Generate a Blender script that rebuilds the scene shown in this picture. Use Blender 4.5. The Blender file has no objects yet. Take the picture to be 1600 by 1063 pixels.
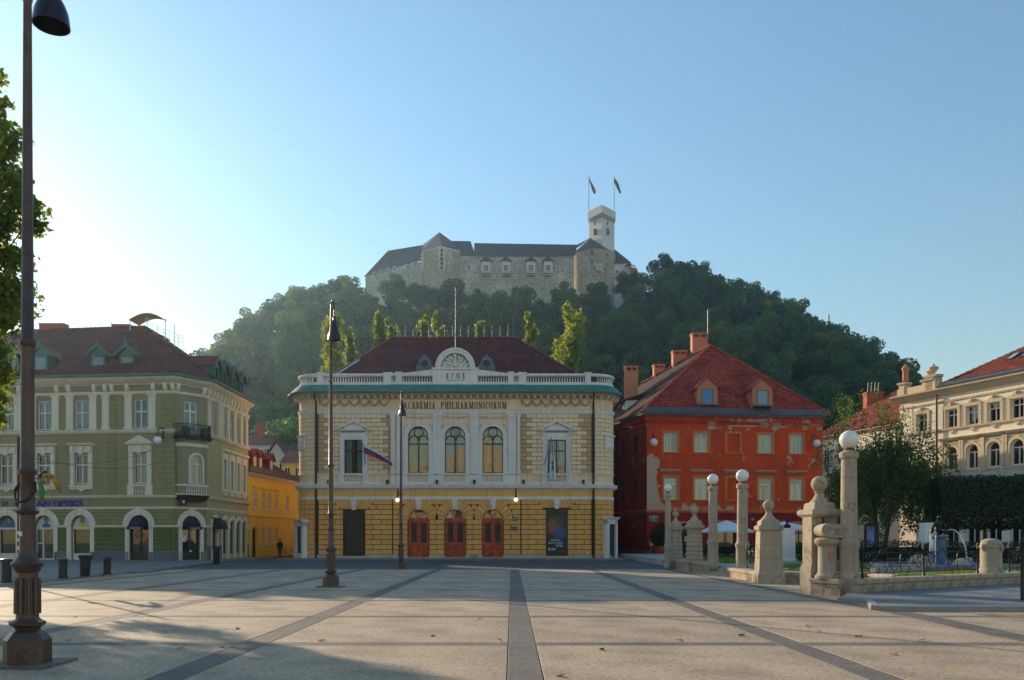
import bpy, math, random
from mathutils import Vector, Matrix, noise
R = math.radians
random.seed(7)
scene = bpy.context.scene
COL = scene.collection

# ------------------------------------------------------------------ camera
FPX, CX, HY, EYE = 1280.0, 800.0, 844.0, 1.65      # focal length in photo pixels, principal column, horizon row, eye height
cam_d = bpy.data.cameras.new('camera')
cam = bpy.data.objects.new('camera', cam_d); COL.objects.link(cam)
cam.location = (0, 0, EYE); cam.rotation_euler = (R(90), 0, 0)
cam_d.sensor_width = 36; cam_d.lens = FPX / 1600 * 36
cam_d.shift_y = (HY - 531.5) / 1600
cam_d.clip_start = 0.1; cam_d.clip_end = 5000
scene.camera = cam

# ------------------------------------------------------------------ sky, sun, exposure
SUN_AZ, SUN_EL = 40.0, 17.6                       # degrees left of the view direction, above the horizon
SUN_STRENGTH = 5.0
SKY_STRENGTH = 0.15
EXPOSURE = 0.33
HAZE = 0.0003                                      # density of the air in the haze box
world = bpy.data.worlds.new('World'); scene.world = world; world.use_nodes = True
wn = world.node_tree.nodes; wl = world.node_tree.links
bg = wn['Background']
sky = wn.new('ShaderNodeTexSky'); sky.sky_type = 'NISHITA'; sky.sun_disc = False
sky.sun_elevation = R(SUN_EL); sky.sun_rotation = R(-SUN_AZ)
sky.altitude = 300; sky.air_density = 1.8; sky.dust_density = 0.14; sky.ozone_density = 4.4
wl.new(sky.outputs[0], bg.inputs[0]); bg.inputs[1].default_value = SKY_STRENGTH
sun_d = bpy.data.lights.new('sun', 'SUN'); sun = bpy.data.objects.new('sun', sun_d); COL.objects.link(sun)
sun_d.energy = SUN_STRENGTH; sun_d.angle = R(0.5); sun_d.color = (1.0, 0.80, 0.55)
SUNV = Vector((-math.sin(R(SUN_AZ)) * math.cos(R(SUN_EL)), math.cos(R(SUN_AZ)) * math.cos(R(SUN_EL)), math.sin(R(SUN_EL))))
sun.rotation_euler = SUNV.to_track_quat('Z', 'Y').to_euler(); sun.location = SUNV * 200
scene.view_settings.view_transform = 'Standard'; scene.view_settings.look = 'None'
scene.view_settings.exposure = EXPOSURE; scene.view_settings.gamma = 1.0
scene.view_settings.use_curve_mapping = False
scene.render.engine = 'CYCLES'
cy = scene.cycles
cy.use_denoising = True; cy.max_bounces = 6; cy.diffuse_bounces = 3; cy.glossy_bounces = 3
cy.transmission_bounces = 4; cy.transparent_max_bounces = 12; cy.volume_bounces = 0
cy.caustics_reflective = False; cy.caustics_refractive = False
cy.sample_clamp_indirect = 6

# ------------------------------------------------------------------ pixel -> place helpers
def P(px, py, Y):                                   # the point at distance Y seen at that pixel
    return Vector(((px - CX) / FPX * Y, Y, EYE + (HY - py) / FPX * Y))
def GP(px, py, z=0.0):                              # the ground point seen at that pixel
    Y = FPX * (EYE - z) / (py - HY)
    return Vector(((px - CX) / FPX * Y, Y, z))
class Plane:
    """vertical facade plane through ground points a -> b (left to right); q(px,py) -> local (u, z)"""
    def __init__(s, a, b):
        s.a = Vector((a[0], a[1])); s.d = (Vector((b[0], b[1])) - s.a).normalized()
        s.ang = math.atan2(s.d.y, s.d.x); s.n = Vector((s.d.y, -s.d.x))
    def hit(s, px, py):
        r = Vector(((px - CX) / FPX, 1.0)); Y = s.a.dot(s.n) / r.dot(s.n); return P(px, py, Y)
    def q(s, px, py):
        p = s.hit(px, py); return ((Vector((p.x, p.y)) - s.a).dot(s.d), p.z)
    def u(s, px): return s.q(px, HY)[0]
    def z(s, py, px): return s.q(px, py)[1]

# ------------------------------------------------------------------ mesh builder
class MB:
    def __init__(s): s.v = []; s.f = []
    def quad(s, *p):
        i = len(s.v); s.v += [tuple(q) for q in p]; s.f.append(tuple(range(i, i + len(p)))); return s
    def box(s, x0, x1, y0, y1, z0, z1):
        i = len(s.v)
        s.v += [(x0,y0,z0),(x1,y0,z0),(x1,y1,z0),(x0,y1,z0),(x0,y0,z1),(x1,y0,z1),(x1,y1,z1),(x0,y1,z1)]
        s.f += [tuple(i + k for k in q) for q in ((0,3,2,1),(4,5,6,7),(0,1,5,4),(1,2,6,5),(2,3,7,6),(3,0,4,7))]; return s
    def block(s, x0, x1, z0, z1, d, c, y=0.0):       # rusticated block proud of the plane y, chamfered face towards -y
        i = len(s.v)
        s.v += [(x0,y,z0),(x1,y,z0),(x1,y,z1),(x0,y,z1)]
        s.v += [(x0,y-d+c,z0),(x1,y-d+c,z0),(x1,y-d+c,z1),(x0,y-d+c,z1)]
        s.v += [(x0+c,y-d,z0+c),(x1-c,y-d,z0+c),(x1-c,y-d,z1-c),(x0+c,y-d,z1-c)]
        for a, b in ((0, 4), (4, 8)):
            for k in range(4):
                l = (k + 1) % 4; s.f.append((i+a+k, i+a+l, i+b+l, i+b+k))
        s.f.append((i+8, i+9, i+10, i+11)); return s
    def prism(s, poly, y0, y1):                      # polygon in (x, z), extruded in y; y0 is the side towards the viewer
        n = len(poly); i = len(s.v)
        s.v += [(p[0], y0, p[1]) for p in poly] + [(p[0], y1, p[1]) for p in poly]
        s.f.append(tuple(range(i, i + n))); s.f.append(tuple(range(i + 2*n - 1, i + n - 1, -1)))
        for k in range(n):
            l = (k + 1) % n; s.f.append((i+k, i+n+k, i+n+l, i+l))
        return s
    def slab(s, poly, z0, z1):                       # polygon in (x, y), extruded in z
        n = len(poly); i = len(s.v)
        s.v += [(p[0], p[1], z0) for p in poly] + [(p[0], p[1], z1) for p in poly]
        s.f.append(tuple(range(i + n - 1, i - 1, -1))); s.f.append(tuple(range(i + n, i + 2*n)))
        for k in range(n):
            l = (k + 1) % n; s.f.append((i+k, i+l, i+n+l, i+n+k))
        return s
    def xsweep(s, prof, x0, x1):                     # moulding profile [(y, z)] swept along x
        n = len(prof); i = len(s.v)
        s.v += [(x0, y, z) for y, z in prof] + [(x1, y, z) for y, z in prof]
        for k in range(n):
            l = (k + 1) % n; s.f.append((i+k, i+l, i+n+l, i+n+k))
        s.f.append(tuple(range(i + n - 1, i - 1, -1))); s.f.append(tuple(range(i + n, i + 2*n))); return s
    def psweep(s, prof, path, closed=False):         # profile [(out, z)] swept along a plan path [(x, y)] with mitred corners; out = right-hand side of travel
        m = len(path); n = len(prof); i = len(s.v)
        for k in range(m):
            p = Vector(path[k])
            t0 = (p - Vector(path[k-1])).normalized() if (k or closed) else None
            t1 = (Vector(path[(k+1) % m]) - p).normalized() if (k < m-1 or closed) else None
            t0 = t0 or t1; t1 = t1 or t0
            n0 = Vector((t0.y, -t0.x)); n1 = Vector((t1.y, -t1.x)); b = (n0 + n1)
            b = b / max(0.3, b.dot(n0))
            s.v += [(p.x + b.x*o, p.y + b.y*o, z) for o, z in prof]
        for k in range(m if closed else m - 1):
            for j in range(n):
                a = i + k*n; c = i + ((k+1) % m)*n; l = (j+1) % n
                s.f.append((a+j, c+j, c+l, a+l))
        if not closed:
            s.f.append(tuple(range(i, i+n))); s.f.append(tuple(range(i+(m-1)*n+n-1, i+(m-1)*n-1, -1)))
        return s
    def lathe(s, prof, n=16, c=(0,0,0), sq=False, rot=0.0):   # profile [(r, z)]; sq: square plan with half-width r
        i = len(s.v); n = 4 if sq else n
        for r, z in prof:
            for k in range(n):
                a = 2*math.pi*k/n + (math.pi/4 if sq else 0) + rot; rr = r*math.sqrt(2) if sq else r
                s.v.append((c[0] + rr*math.cos(a), c[1] + rr*math.sin(a), c[2] + z))
        for j in range(len(prof) - 1):
            for k in range(n):
                l = (k+1) % n; s.f.append((i+j*n+k, i+j*n+l, i+(j+1)*n+l, i+(j+1)*n+k))
        s.f.append(tuple(range(i+n-1, i-1, -1))); m = i + (len(prof)-1)*n
        s.f.append(tuple(range(m, m+n))); return s
    def sphere(s, c, r, n=16, sz=1.0):
        return s.lathe([(max(1e-4, r*math.sin(math.pi*k/(n//2))), -r*sz*math.cos(math.pi*k/(n//2))) for k in range(n//2+1)], n, c)
    def tube(s, pts, r, n=6):                        # r: number or list
        i = len(s.v); m = len(pts); pts = [Vector(p) for p in pts]
        for k, p in enumerate(pts):
            t = (pts[min(k+1, m-1)] - pts[max(k-1, 0)]).normalized()
            up = Vector((0,0,1)) if abs(t.z) < 0.9 else Vector((1,0,0))
            a = t.cross(up).normalized(); b = a.cross(t)
            rr = r[k] if isinstance(r, (list, tuple)) else r
            for j in range(n):
                w = 2*math.pi*j/n; s.v.append(tuple(p + (a*math.cos(w) + b*math.sin(w))*rr))
        for k in range(m-1):
            for j in range(n):
                l = (j+1) % n; s.f.append((i+k*n+j, i+k*n+l, i+(k+1)*n+l, i+(k+1)*n+j))
        s.f.append(tuple(range(i+n-1, i-1, -1))); s.f.append(tuple(range(i+(m-1)*n, i+m*n))); return s
    def arc(s, cx, cz, r0, r1, y0, y1, a0=0.0, a1=math.pi, n=14):     # arch ring, extruded in y
        ps = []
        for k in range(n+1):
            a = a0 + (a1-a0)*k/n; ps.append((math.cos(a), math.sin(a)))
        for k in range(n):
            (c0, s0), (c1, s1) = ps[k], ps[k+1]
            s.prism([(cx+r0*c0, cz+r0*s0), (cx+r1*c0, cz+r1*s0), (cx+r1*c1, cz+r1*s1), (cx+r0*c1, cz+r0*s1)], y0, y1)
        return s
    def xf(s, M, start=0):
        s.v[start:] = [tuple(M @ Vector(p)) for p in s.v[start:]]; return s
    def add(s, o, M=None):
        i = len(s.v); s.v += [tuple(M @ Vector(p)) for p in o.v] if M else o.v
        s.f += [tuple(k + i for k in q) for q in o.f]; return s
    def mesh(s, name, mat, smooth=None):
        me = bpy.data.meshes.new(name); me.from_pydata(s.v, [], s.f)
        if mat is not None: me.materials.append(mat)
        if smooth:
            me.shade_smooth(); me.set_sharp_from_angle(angle=R(smooth))
        return me
    def build(s, name, mat, parent=None, loc=None, smooth=None, **props):
        return link(name, s.mesh(name, mat, smooth), parent, loc, **props)
def link(name, me, parent=None, loc=None, rz=0.0, **props):
    o = bpy.data.objects.new(name, me); COL.objects.link(o)
    if parent is not None: o.parent = parent
    if loc is not None: o.location = loc
    if rz: o.rotation_euler.z = rz
    for k, v in props.items(): o[k] = v
    return o
def thing(name, label, cat, loc=(0,0,0), rz=0.0, group=None):
    o = link(name, None, None, loc, rz); o['label'] = label; o['category'] = cat; o.empty_display_size = 0.3
    if group: o['group'] = group
    return o
def tag(o, label, cat, group=None):
    o['label'] = label; o['category'] = cat
    if group: o['group'] = group
    return o
def copy_tree(o, parent=None):
    c = o.copy(); COL.objects.link(c)
    if parent is not None: c.parent = parent
    for ch in list(o.children): copy_tree(ch, c)
    return c
def text_mb(txt, size, depth=0.02, font_scale_x=1.0, weight=0.0):
    cu = bpy.data.curves.new('t', 'FONT'); cu.body = txt; cu.size = size; cu.extrude = depth
    cu.align_x = 'CENTER'; cu.offset = weight; cu.resolution_u = 3
    o = bpy.data.objects.new('t', cu); COL.objects.link(o)
    me = bpy.data.meshes.new_from_object(o)
    mb = MB(); mb.v = [(v.co.x*font_scale_x, -v.co.z, v.co.y) for v in me.vertices]; mb.f = [tuple(p.vertices) for p in me.polygons]
    bpy.data.objects.remove(o); bpy.data.curves.remove(cu); bpy.data.meshes.remove(me)
    return mb
def fit_text(txt, x0, x1, z0, z1, y, depth=0.015, weight=0.0):
    mb = text_mb(txt, 1.0, depth, 1.0, weight)
    ax = min(v[0] for v in mb.v); bx = max(v[0] for v in mb.v); az = min(v[2] for v in mb.v); bz = max(v[2] for v in mb.v)
    mb.v = [(x0+(v[0]-ax)/(bx-ax)*(x1-x0), y+v[1], z0+(v[2]-az)/(bz-az)*(z1-z0)) for v in mb.v]
    return mb

# ------------------------------------------------------------------ materials
def C(r, g, b):
    f = lambda c: (c/255/12.92) if c/255 <= 0.04045 else ((c/255 + 0.055)/1.055)**2.4
    return (f(r), f(g), f(b), 1.0)
MATS = {}
def mat(name, col, rough=0.8, var=0.12, scale=1.5, bump=0.0, bscale=None, metal=0.0, spec=None, col2=None,
        streak=0.0, stain=None, stain_scale=0.4, stain_amt=0.5, rnd=0.0, coords='Object', fine=0.0, trans=None):
    m = bpy.data.materials.new(name); m.use_nodes = True; nt = m.node_tree; N = nt.nodes; L = nt.links
    b = N['Principled BSDF']; b.inputs['Roughness'].default_value = rough; b.inputs['Metallic'].default_value = metal
    if spec is not None: b.inputs['Specular IOR Level'].default_value = spec
    tc = N.new('ShaderNodeTexCoord').outputs[coords]
    def nz(sc, det=4, vec=None, rgh=0.55):
        t = N.new('ShaderNodeTexNoise'); t.inputs['Scale'].default_value = sc; t.inputs['Detail'].default_value = det
        t.inputs['Roughness'].default_value = rgh; L.new(vec or tc, t.inputs['Vector']); return t.outputs['Fac']
    def ramp(x, a, bb):
        r = N.new('ShaderNodeMapRange'); r.inputs[1].default_value = a; r.inputs[2].default_value = bb; L.new(x, r.inputs[0]); return r.outputs[0]
    def mix(fac, c1, c2, mode='MIX'):
        x = N.new('ShaderNodeMix'); x.data_type = 'RGBA'; x.blend_type = mode
        for sock, val in ((x.inputs[0], fac), (x.inputs[6], c1), (x.inputs[7], c2)):
            if hasattr(val, 'default_value') or hasattr(val, 'is_linked'): L.new(val, sock)
            else: sock.default_value = val
        return x.outputs[2]
    c1 = tuple(min(1, k*(1+var)) for k in col[:3]) + (1,); c2 = col2 or tuple(k*(1-var) for k in col[:3]) + (1,)
    out = mix(ramp(nz(scale), 0.3, 0.7), c2, c1)
    if fine: out = mix(ramp(nz(scale*14, 3), 0.35, 0.65), out, tuple(k*(1-fine) for k in col[:3])+(1,))
    if streak:
        mp = N.new('ShaderNodeMapping'); mp.inputs['Scale'].default_value = (3.0, 3.0, 0.18); L.new(tc, mp.inputs[0])
        f = N.new('ShaderNodeMath'); f.operation = 'MULTIPLY'; L.new(ramp(nz(1.0, 5, mp.outputs[0]), 0.5, 0.75), f.inputs[0]); f.inputs[1].default_value = streak
        out = mix(f.outputs[0], out, tuple(k*0.45 for k in col[:3])+(1,))
    if stain:
        f = N.new('ShaderNodeMath'); f.operation = 'MULTIPLY'; L.new(ramp(nz(stain_scale, 8, None, 0.7), 0.56, 0.62), f.inputs[0]); f.inputs[1].default_value = stain_amt
        out = mix(f.outputs[0], out, stain)
    if rnd:
        oi = N.new('ShaderNodeObjectInfo'); mr = N.new('ShaderNodeMapRange'); L.new(oi.outputs['Random'], mr.inputs[0])
        mr.inputs[3].default_value = 1-rnd; mr.inputs[4].default_value = 1+rnd
        h = N.new('ShaderNodeHueSaturation'); L.new(out, h.inputs['Color']); L.new(mr.outputs[0], h.inputs['Value']); out = h.outputs[0]
    L.new(out, b.inputs['Base Color'])
    if bump:
        bp = N.new('ShaderNodeBump'); bp.inputs['Strength'].default_value = bump; bp.inputs['Distance'].default_value = 0.03
        L.new(nz(bscale or scale*8, 5), bp.inputs['Height']); L.new(bp.outputs[0], b.inputs['Normal'])
    if trans:                                        # translucent leaf
        t = N.new('ShaderNodeBsdfTranslucent'); t.inputs[0].default_value = trans
        ms = N.new('ShaderNodeMixShader'); ms.inputs[0].default_value = 0.45
        L.new(b.outputs[0], ms.inputs[1]); L.new(t.outputs[0], ms.inputs[2]); L.new(ms.outputs[0], N['Material Output'].inputs[0])
    MATS[name] = m; return m
def glass_mat(name='window_glass', refl=0.10, tint=(0.9, 0.95, 0.93, 1)):
    m = bpy.data.materials.new(name); m.use_nodes = True; N = m.node_tree.nodes; L = m.node_tree.links
    N.remove(N['Principled BSDF'])
    t = N.new('ShaderNodeBsdfTransparent'); t.inputs[0].default_value = tint
    g = N.new('ShaderNodeBsdfGlossy'); g.inputs['Roughness'].default_value = 0.02
    f = N.new('ShaderNodeFresnel'); f.inputs[0].default_value = 1.5
    a = N.new('ShaderNodeMath'); a.operation = 'ADD'; a.inputs[1].default_value = refl; L.new(f.outputs[0], a.inputs[0])
    tc = N.new('ShaderNodeTexCoord'); nz = N.new('ShaderNodeTexNoise'); nz.inputs['Scale'].default_value = 1.3; nz.inputs['Detail'].default_value = 1
    L.new(tc.outputs['Object'], nz.inputs['Vector'])
    bp = N.new('ShaderNodeBump'); bp.inputs['Strength'].default_value = 0.06; bp.inputs['Distance'].default_value = 0.03
    L.new(nz.outputs[0], bp.inputs['Height']); L.new(bp.outputs[0], g.inputs['Normal'])
    ms = N.new('ShaderNodeMixShader'); L.new(a.outputs[0], ms.inputs[0]); L.new(t.outputs[0], ms.inputs[1]); L.new(g.outputs[0], ms.inputs[2])
    L.new(ms.outputs[0], N['Material Output'].inputs[0]); MATS[name] = m; return m
GLASS = glass_mat()
M_DARK = mat('dark_interior', (0.012, 0.012, 0.014, 1), 0.9)
M_IRON = mat('black_iron', C(38, 36, 38), 0.45, 0.2, 6, 0.15, 40, metal=0.3)
M_TRIM = mat('grey_white_plaster', C(232, 222, 214), 0.8, 0.06, 1.2, 0.08, 25, streak=0.45)
M_STONE = mat('pale_stone', C(184, 166, 142), 0.85, 0.16, 1.3, 0.6, 16, streak=0.6, fine=0.22, stain=C(104, 92, 78), stain_scale=1.6, stain_amt=0.65)
M_CURTAIN = mat('curtain', C(150, 165, 175), 0.9, 0.1, 3)
M_NET = mat('pale_net_curtain', C(215, 208, 190), 0.9, 0.06, 3)
M_WFRAME = mat('white_window_paint', C(222, 222, 218), 0.5, 0.04, 3)
M_BFRAME = mat('brown_window_paint', C(62, 34, 26), 0.45, 0.15, 3)
M_COPPER = mat('green_copper', C(50, 126, 110), 0.6, 0.18, 1.2, 0.1, 12, streak=0.4, stain=C(45, 70, 66), stain_scale=1.0, stain_amt=0.5)
M_ZINC = mat('dull_zinc', C(92, 100, 104), 0.45, 0.15, 2, metal=0.4)

# ------------------------------------------------------------------ wall with real openings
def wall(mb, x0, x1, z0, z1, ops, rev=0.3, y=0.0):
    """front face at y with openings [(x0, x1, z0, z1, arched)], reveals going back by rev"""
    xs = sorted({x0, x1} | {k for o in ops for k in (max(x0, o[0]), min(x1, o[1]))})
    zs = sorted({z0, z1} | {k for o in ops for k in (max(z0, o[2]), min(z1, o[3]))})
    for a, b in zip(xs, xs[1:]):
        run = None
        for c, d in zip(zs, zs[1:]):
            mx, mz = (a+b)/2, (c+d)/2
            if any(o[0] < mx < o[1] and o[2] < mz < o[3] for o in ops):
                if run: mb.quad((a,y,run[0]), (b,y,run[0]), (b,y,run[1]), (a,y,run[1])); run = None
            else: run = (run[0], d) if run else (c, d)
        if run: mb.quad((a,y,run[0]), (b,y,run[0]), (b,y,run[1]), (a,y,run[1]))
    for o in ops:
        a, b, c, d = o[:4]; w = (b-a)/2; cx = (a+b)/2
        sp = d - w if o[4] else d
        mb.quad((a,y,c), (a,y,sp), (a,y+rev,sp), (a,y+rev,c)); mb.quad((b,y,sp), (b,y,c), (b,y+rev,c), (b,y+rev,sp))
        mb.quad((a,y,c), (a,y+rev,c), (b,y+rev,c), (b,y,c))
        if o[4]:
            n = 14; pt = [(cx - w*math.cos(math.pi*k/n), sp + w*math.sin(math.pi*k/n)) for k in range(n+1)]
            for k in range(n):
                (p, q), (r_, t) = pt[k], pt[k+1]
                mb.quad((p,y,q), (r_,y,t), (r_,y,d), (p,y,d)) if max(q, t) < d - 1e-6 or min(q, t) < d - 1e-6 else None
                mb.quad((p,y,q), (p,y+rev,q), (r_,y+rev,t), (r_,y,t))
        else: mb.quad((a,y,d), (b,y,d), (b,y+rev,d), (a,y+rev,d))
    return mb
def window(parent, x0, x1, z0, z1, y, fm, style='cross', arched=False, curtain=None, fw=0.07, depth=1.0, cmat=None, split=0.62, name='window', bars=0.05, at=None):
    """frame, panes, curtain and dark room behind; front of the frame at depth y"""
    w = link(name, None, parent, *(at or ())); r = (x1-x0)/2; cx = (x0+x1)/2; sp = z1 - r if arched else z1
    f = MB(); f.box(x0, x0+fw, y, y+0.08, z0, sp); f.box(x1-fw, x1, y, y+0.08, z0, sp); f.box(x0+fw, x1-fw, y, y+0.08, z0, z0+fw)
    zt = z0 + (z1-z0)*split
    if arched: f.arc(cx, sp, r-fw, r, y, y+0.08)
    else: f.box(x0+fw, x1-fw, y, y+0.08, z1-fw, z1)
    if style in ('cross', 'T', 'rose', 'sash'):
        f.box(x0+fw, x1-fw, y-0.015, y+0.07, zt-bars, zt+bars)
    if style in ('cross', 'rose', 'two'): f.box(cx-bars, cx+bars, y-0.006, y+0.075, z0+fw, (zt-bars) if style == 'rose' else (z1-fw if not arched else sp))
    if style == 'T': f.box(cx-bars, cx+bars, y-0.006, y+0.075, z0+fw, zt-bars)
    if style == 'rose':
        q = r*0.46
        f.arc(cx, z1-fw-q*0.98, q*0.86, q*1.06, y-0.01, y+0.07, 0, 2*math.pi, 18)
        for sgn in (-1, 1):
            f.box(cx+sgn*0.03-0.03, cx+sgn*0.03+0.03, y-0.004, y+0.06, zt+bars, z1-fw-2*q)
            f.arc(cx+sgn*r*0.48, zt+bars+(sp-zt)*0.5, r*0.36, r*0.46, y-0.008, y+0.065, 0, math.pi, 8)
    fo = f.build('frame', fm, w)
    def outline(za, zb, xa, xb):
        if not arched or zb <= sp: return [(xa,za),(xb,za),(xb,zb),(xa,zb)]
        return [(x0+fw*.5,za),(x1-fw*.5,za)] + [(cx+(r-fw*.5)*math.cos(math.pi*k/12), sp+(r-fw*.5)*math.sin(math.pi*k/12)) for k in range(13)]
    cells = []
    if style in ('cross', 'rose'): cells = [(z0, zt, x0, cx), (z0, zt, cx, x1), (zt, z1, x0, cx), (zt, z1, cx, x1)] if not arched else [(z0, zt, x0, cx), (z0, zt, cx, x1), (zt, z1, x0, x1)]
    elif style == 'T': cells = [(z0, zt, x0, cx), (z0, zt, cx, x1), (zt, z1, x0, x1)]
    elif style == 'two': cells = [(z0, z1, x0, cx), (z0, z1, cx, x1)] if not arched else [(z0, z1, x0, x1)]
    else: cells = [(z0, z1, x0, x1)]
    for c in cells:
        tilt = random.uniform(-0.012, 0.012)
        p = outline(c[0], c[1], c[2], c[3]); mb = MB(); i = 0
        mb.quad(*[(a, y+0.04+tilt*(a-c[2])+random.uniform(0, 1e-4), b) for a, b in p]); mb.build('pane', GLASS, w)
    bk = MB(); bk.box(x0-0.1, x1+0.1, y+depth, y+depth+0.02, z0-0.1, z1+0.1)
    bk.quad((x0-.1,y+.1,z0-.1),(x0-.1,y+depth,z0-.1),(x0-.1,y+depth,z1+.1),(x0-.1,y+.1,z1+.1)); bk.quad((x1+.1,y+.1,z0-.1),(x1+.1,y+depth,z0-.1),(x1+.1,y+depth,z1+.1),(x1+.1,y+.1,z1+.1))
    bk.quad((x0-.1,y+.1,z1+.1),(x1+.1,y+.1,z1+.1),(x1+.1,y+depth,z1+.1),(x0-.1,y+depth,z1+.1)); bk.quad((x0-.1,y+.1,z0-.1),(x1+.1,y+.1,z0-.1),(x1+.1,y+depth,z0-.1),(x0-.1,y+depth,z0-.1))
    bk.build('room', M_DARK, w)
    if curtain:
        for (ca, cb, cz0, cz1) in curtain:               # fractions of the opening
            a, b = x0+(x1-x0)*ca, x0+(x1-x0)*cb; c, d = z0+(z1-z0)*cz0, z0+(z1-z0)*cz1
            n = max(4, int((b-a)/0.07)); mb = MB()
            pts = [(a+(b-a)*k/n, y+0.22+0.03*math.sin(k*2.1+a*7)) for k in range(n+1)]
            for (p, q), (p2, q2) in zip(pts, pts[1:]): mb.quad((p,q,c), (p2,q2,c), (p2,q2,d), (p,q,d))
            mb.build('curtain', cmat or M_CURTAIN, w)
    return w

M_TILESHADE = mat('tile_gap_shade', C(44, 26, 24), .9)  # dark colour supplies the shade between the tile courses
# ------------------------------------------------------------------ tiled roof plane
def tiles(parent, pts, tm, tw=0.30, th=0.36, t=0.035, name='roof_tiles', lift=0.02, jit=0.004):
    """one plane of a roof: pts = polygon (first edge = eave, left to right seen from outside); overlapping tiles clipped to it"""
    pts = [Vector(p) for p in pts]; ex = (pts[1]-pts[0]).normalized()
    nrm = None
    nrm = ex.cross(pts[2]-pts[0]).normalized()
    if nrm.z < 0: nrm = -nrm
    ey = nrm.cross(ex).normalized()
    if ey.z < 0: ey = -ey
    q = [((p-pts[0]).dot(ex), (p-pts[0]).dot(ey)) for p in pts]
    base = MB(); base.quad(*pts); bo = base.build('roof_plane', M_TILESHADE, parent)
    def spans(yv):
        xs = []
        for (a, b), (c, d) in zip(q, q[1:]+q[:1]):
            if (b-yv)*(d-yv) < 0: xs.append(a+(c-a)*(yv-b)/(d-b))
        xs.sort(); return xs
    mb = MB(); ymax = max(k[1] for k in q); r = 0; yv = 0.0
    rnd = random.Random(int(abs(pts[0].x)*100)+len(pts))
    while yv < ymax - 0.02:
        xs = spans(min(yv+th*0.5, ymax-0.01))
        for a, b in zip(xs[::2], xs[1::2]):
            n0 = math.floor(a/tw - (0.5 if r & 1 else 0)); x = (n0 + (0.5 if r & 1 else 0))*tw
            while x < b:
                xa, xb = max(a, x)+0.014, min(b, x+tw)-0.014
                if xb-xa > 0.05:
                    l = lift + t + rnd.uniform(-jit, jit); l2 = lift + rnd.uniform(-jit, jit)*0.5; tl = rnd.uniform(-jit, jit)
                    A = pts[0]+ex*xa+ey*(yv-0.03)+nrm*(l+tl); B = pts[0]+ex*xb+ey*(yv-0.03)+nrm*(l-tl)
                    Cc = pts[0]+ex*xb+ey*min(yv+th*.76, ymax)+nrm*l2; D = pts[0]+ex*xa+ey*min(yv+th*.76, ymax)+nrm*l2
                    mid0 = (A+B)/2+nrm*0.016; mid1 = (Cc+D)/2+nrm*0.012
                    i = len(mb.v); mb.v += [tuple(k) for k in (A, mid0, B, Cc, mid1, D, A-nrm*(t+lift), B-nrm*(t+lift))]
                    mb.f += [(i, i+1, i+4, i+5), (i+1, i+2, i+3, i+4), (i+6, i+7, i+2, i+1, i)]
                x += tw
        yv += th; r += 1
    o = mb.build(name, tm, parent); o['kind'] = 'stuff'
    return o
def tile_mat(name, c, c2, rough=0.75):
    """each tile takes its own shade from a cell pattern"""
    m = mat(name, c, rough, 0.15, 0.5, col2=c2, stain=tuple(k*0.55 for k in c[:3])+(1,), stain_scale=0.7, stain_amt=0.5)
    nt = m.node_tree; N = nt.nodes; L = nt.links; b = N['Principled BSDF']
    g = N.new('ShaderNodeNewGeometry'); h = N.new('ShaderNodeHueSaturation'); mr = N.new('ShaderNodeMapRange')
    L.new(g.outputs['Random Per Island'], mr.inputs[0]); mr.inputs[3].default_value = 0.62; mr.inputs[4].default_value = 1.28
    src = b.inputs['Base Color'].links[0].from_socket; L.new(src, h.inputs['Color']); L.new(mr.outputs[0], h.inputs['Value']); L.new(h.outputs[0], b.inputs['Base Color'])
    return m

class Fac:
    """a facade plane of a building: parts are built in local (u, depth, z) and placed under the root"""
    def __init__(s, root, a, b):
        s.root = root; s.pl = Plane(a, b); s.loc = Vector((a[0]-root.location.x, a[1]-root.location.y, 0)); s.rz = s.pl.ang
        s.len = (Vector((b[0], b[1]))-Vector((a[0], a[1]))).length
    def u(s, px): return s.pl.u(px)
    def z(s, px, py): return s.pl.q(px, py)[1]
    def b(s, mb, name, m, smooth=None, **k): return link(name, mb.mesh(name, m, smooth), s.root, s.loc, s.rz, **k)
    def inst(s, name, me, u, y, z):
        p = s.loc + Vector((u*math.cos(s.rz)-y*math.sin(s.rz), u*math.sin(s.rz)+y*math.cos(s.rz), z)); return link(name, me, s.root, p, s.rz)
    def win(s, *a, **k): return window(s.root, *a, at=(s.loc, s.rz), **k)
    def sub(s, name): return link(name, None, s.root, s.loc, s.rz)

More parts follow.
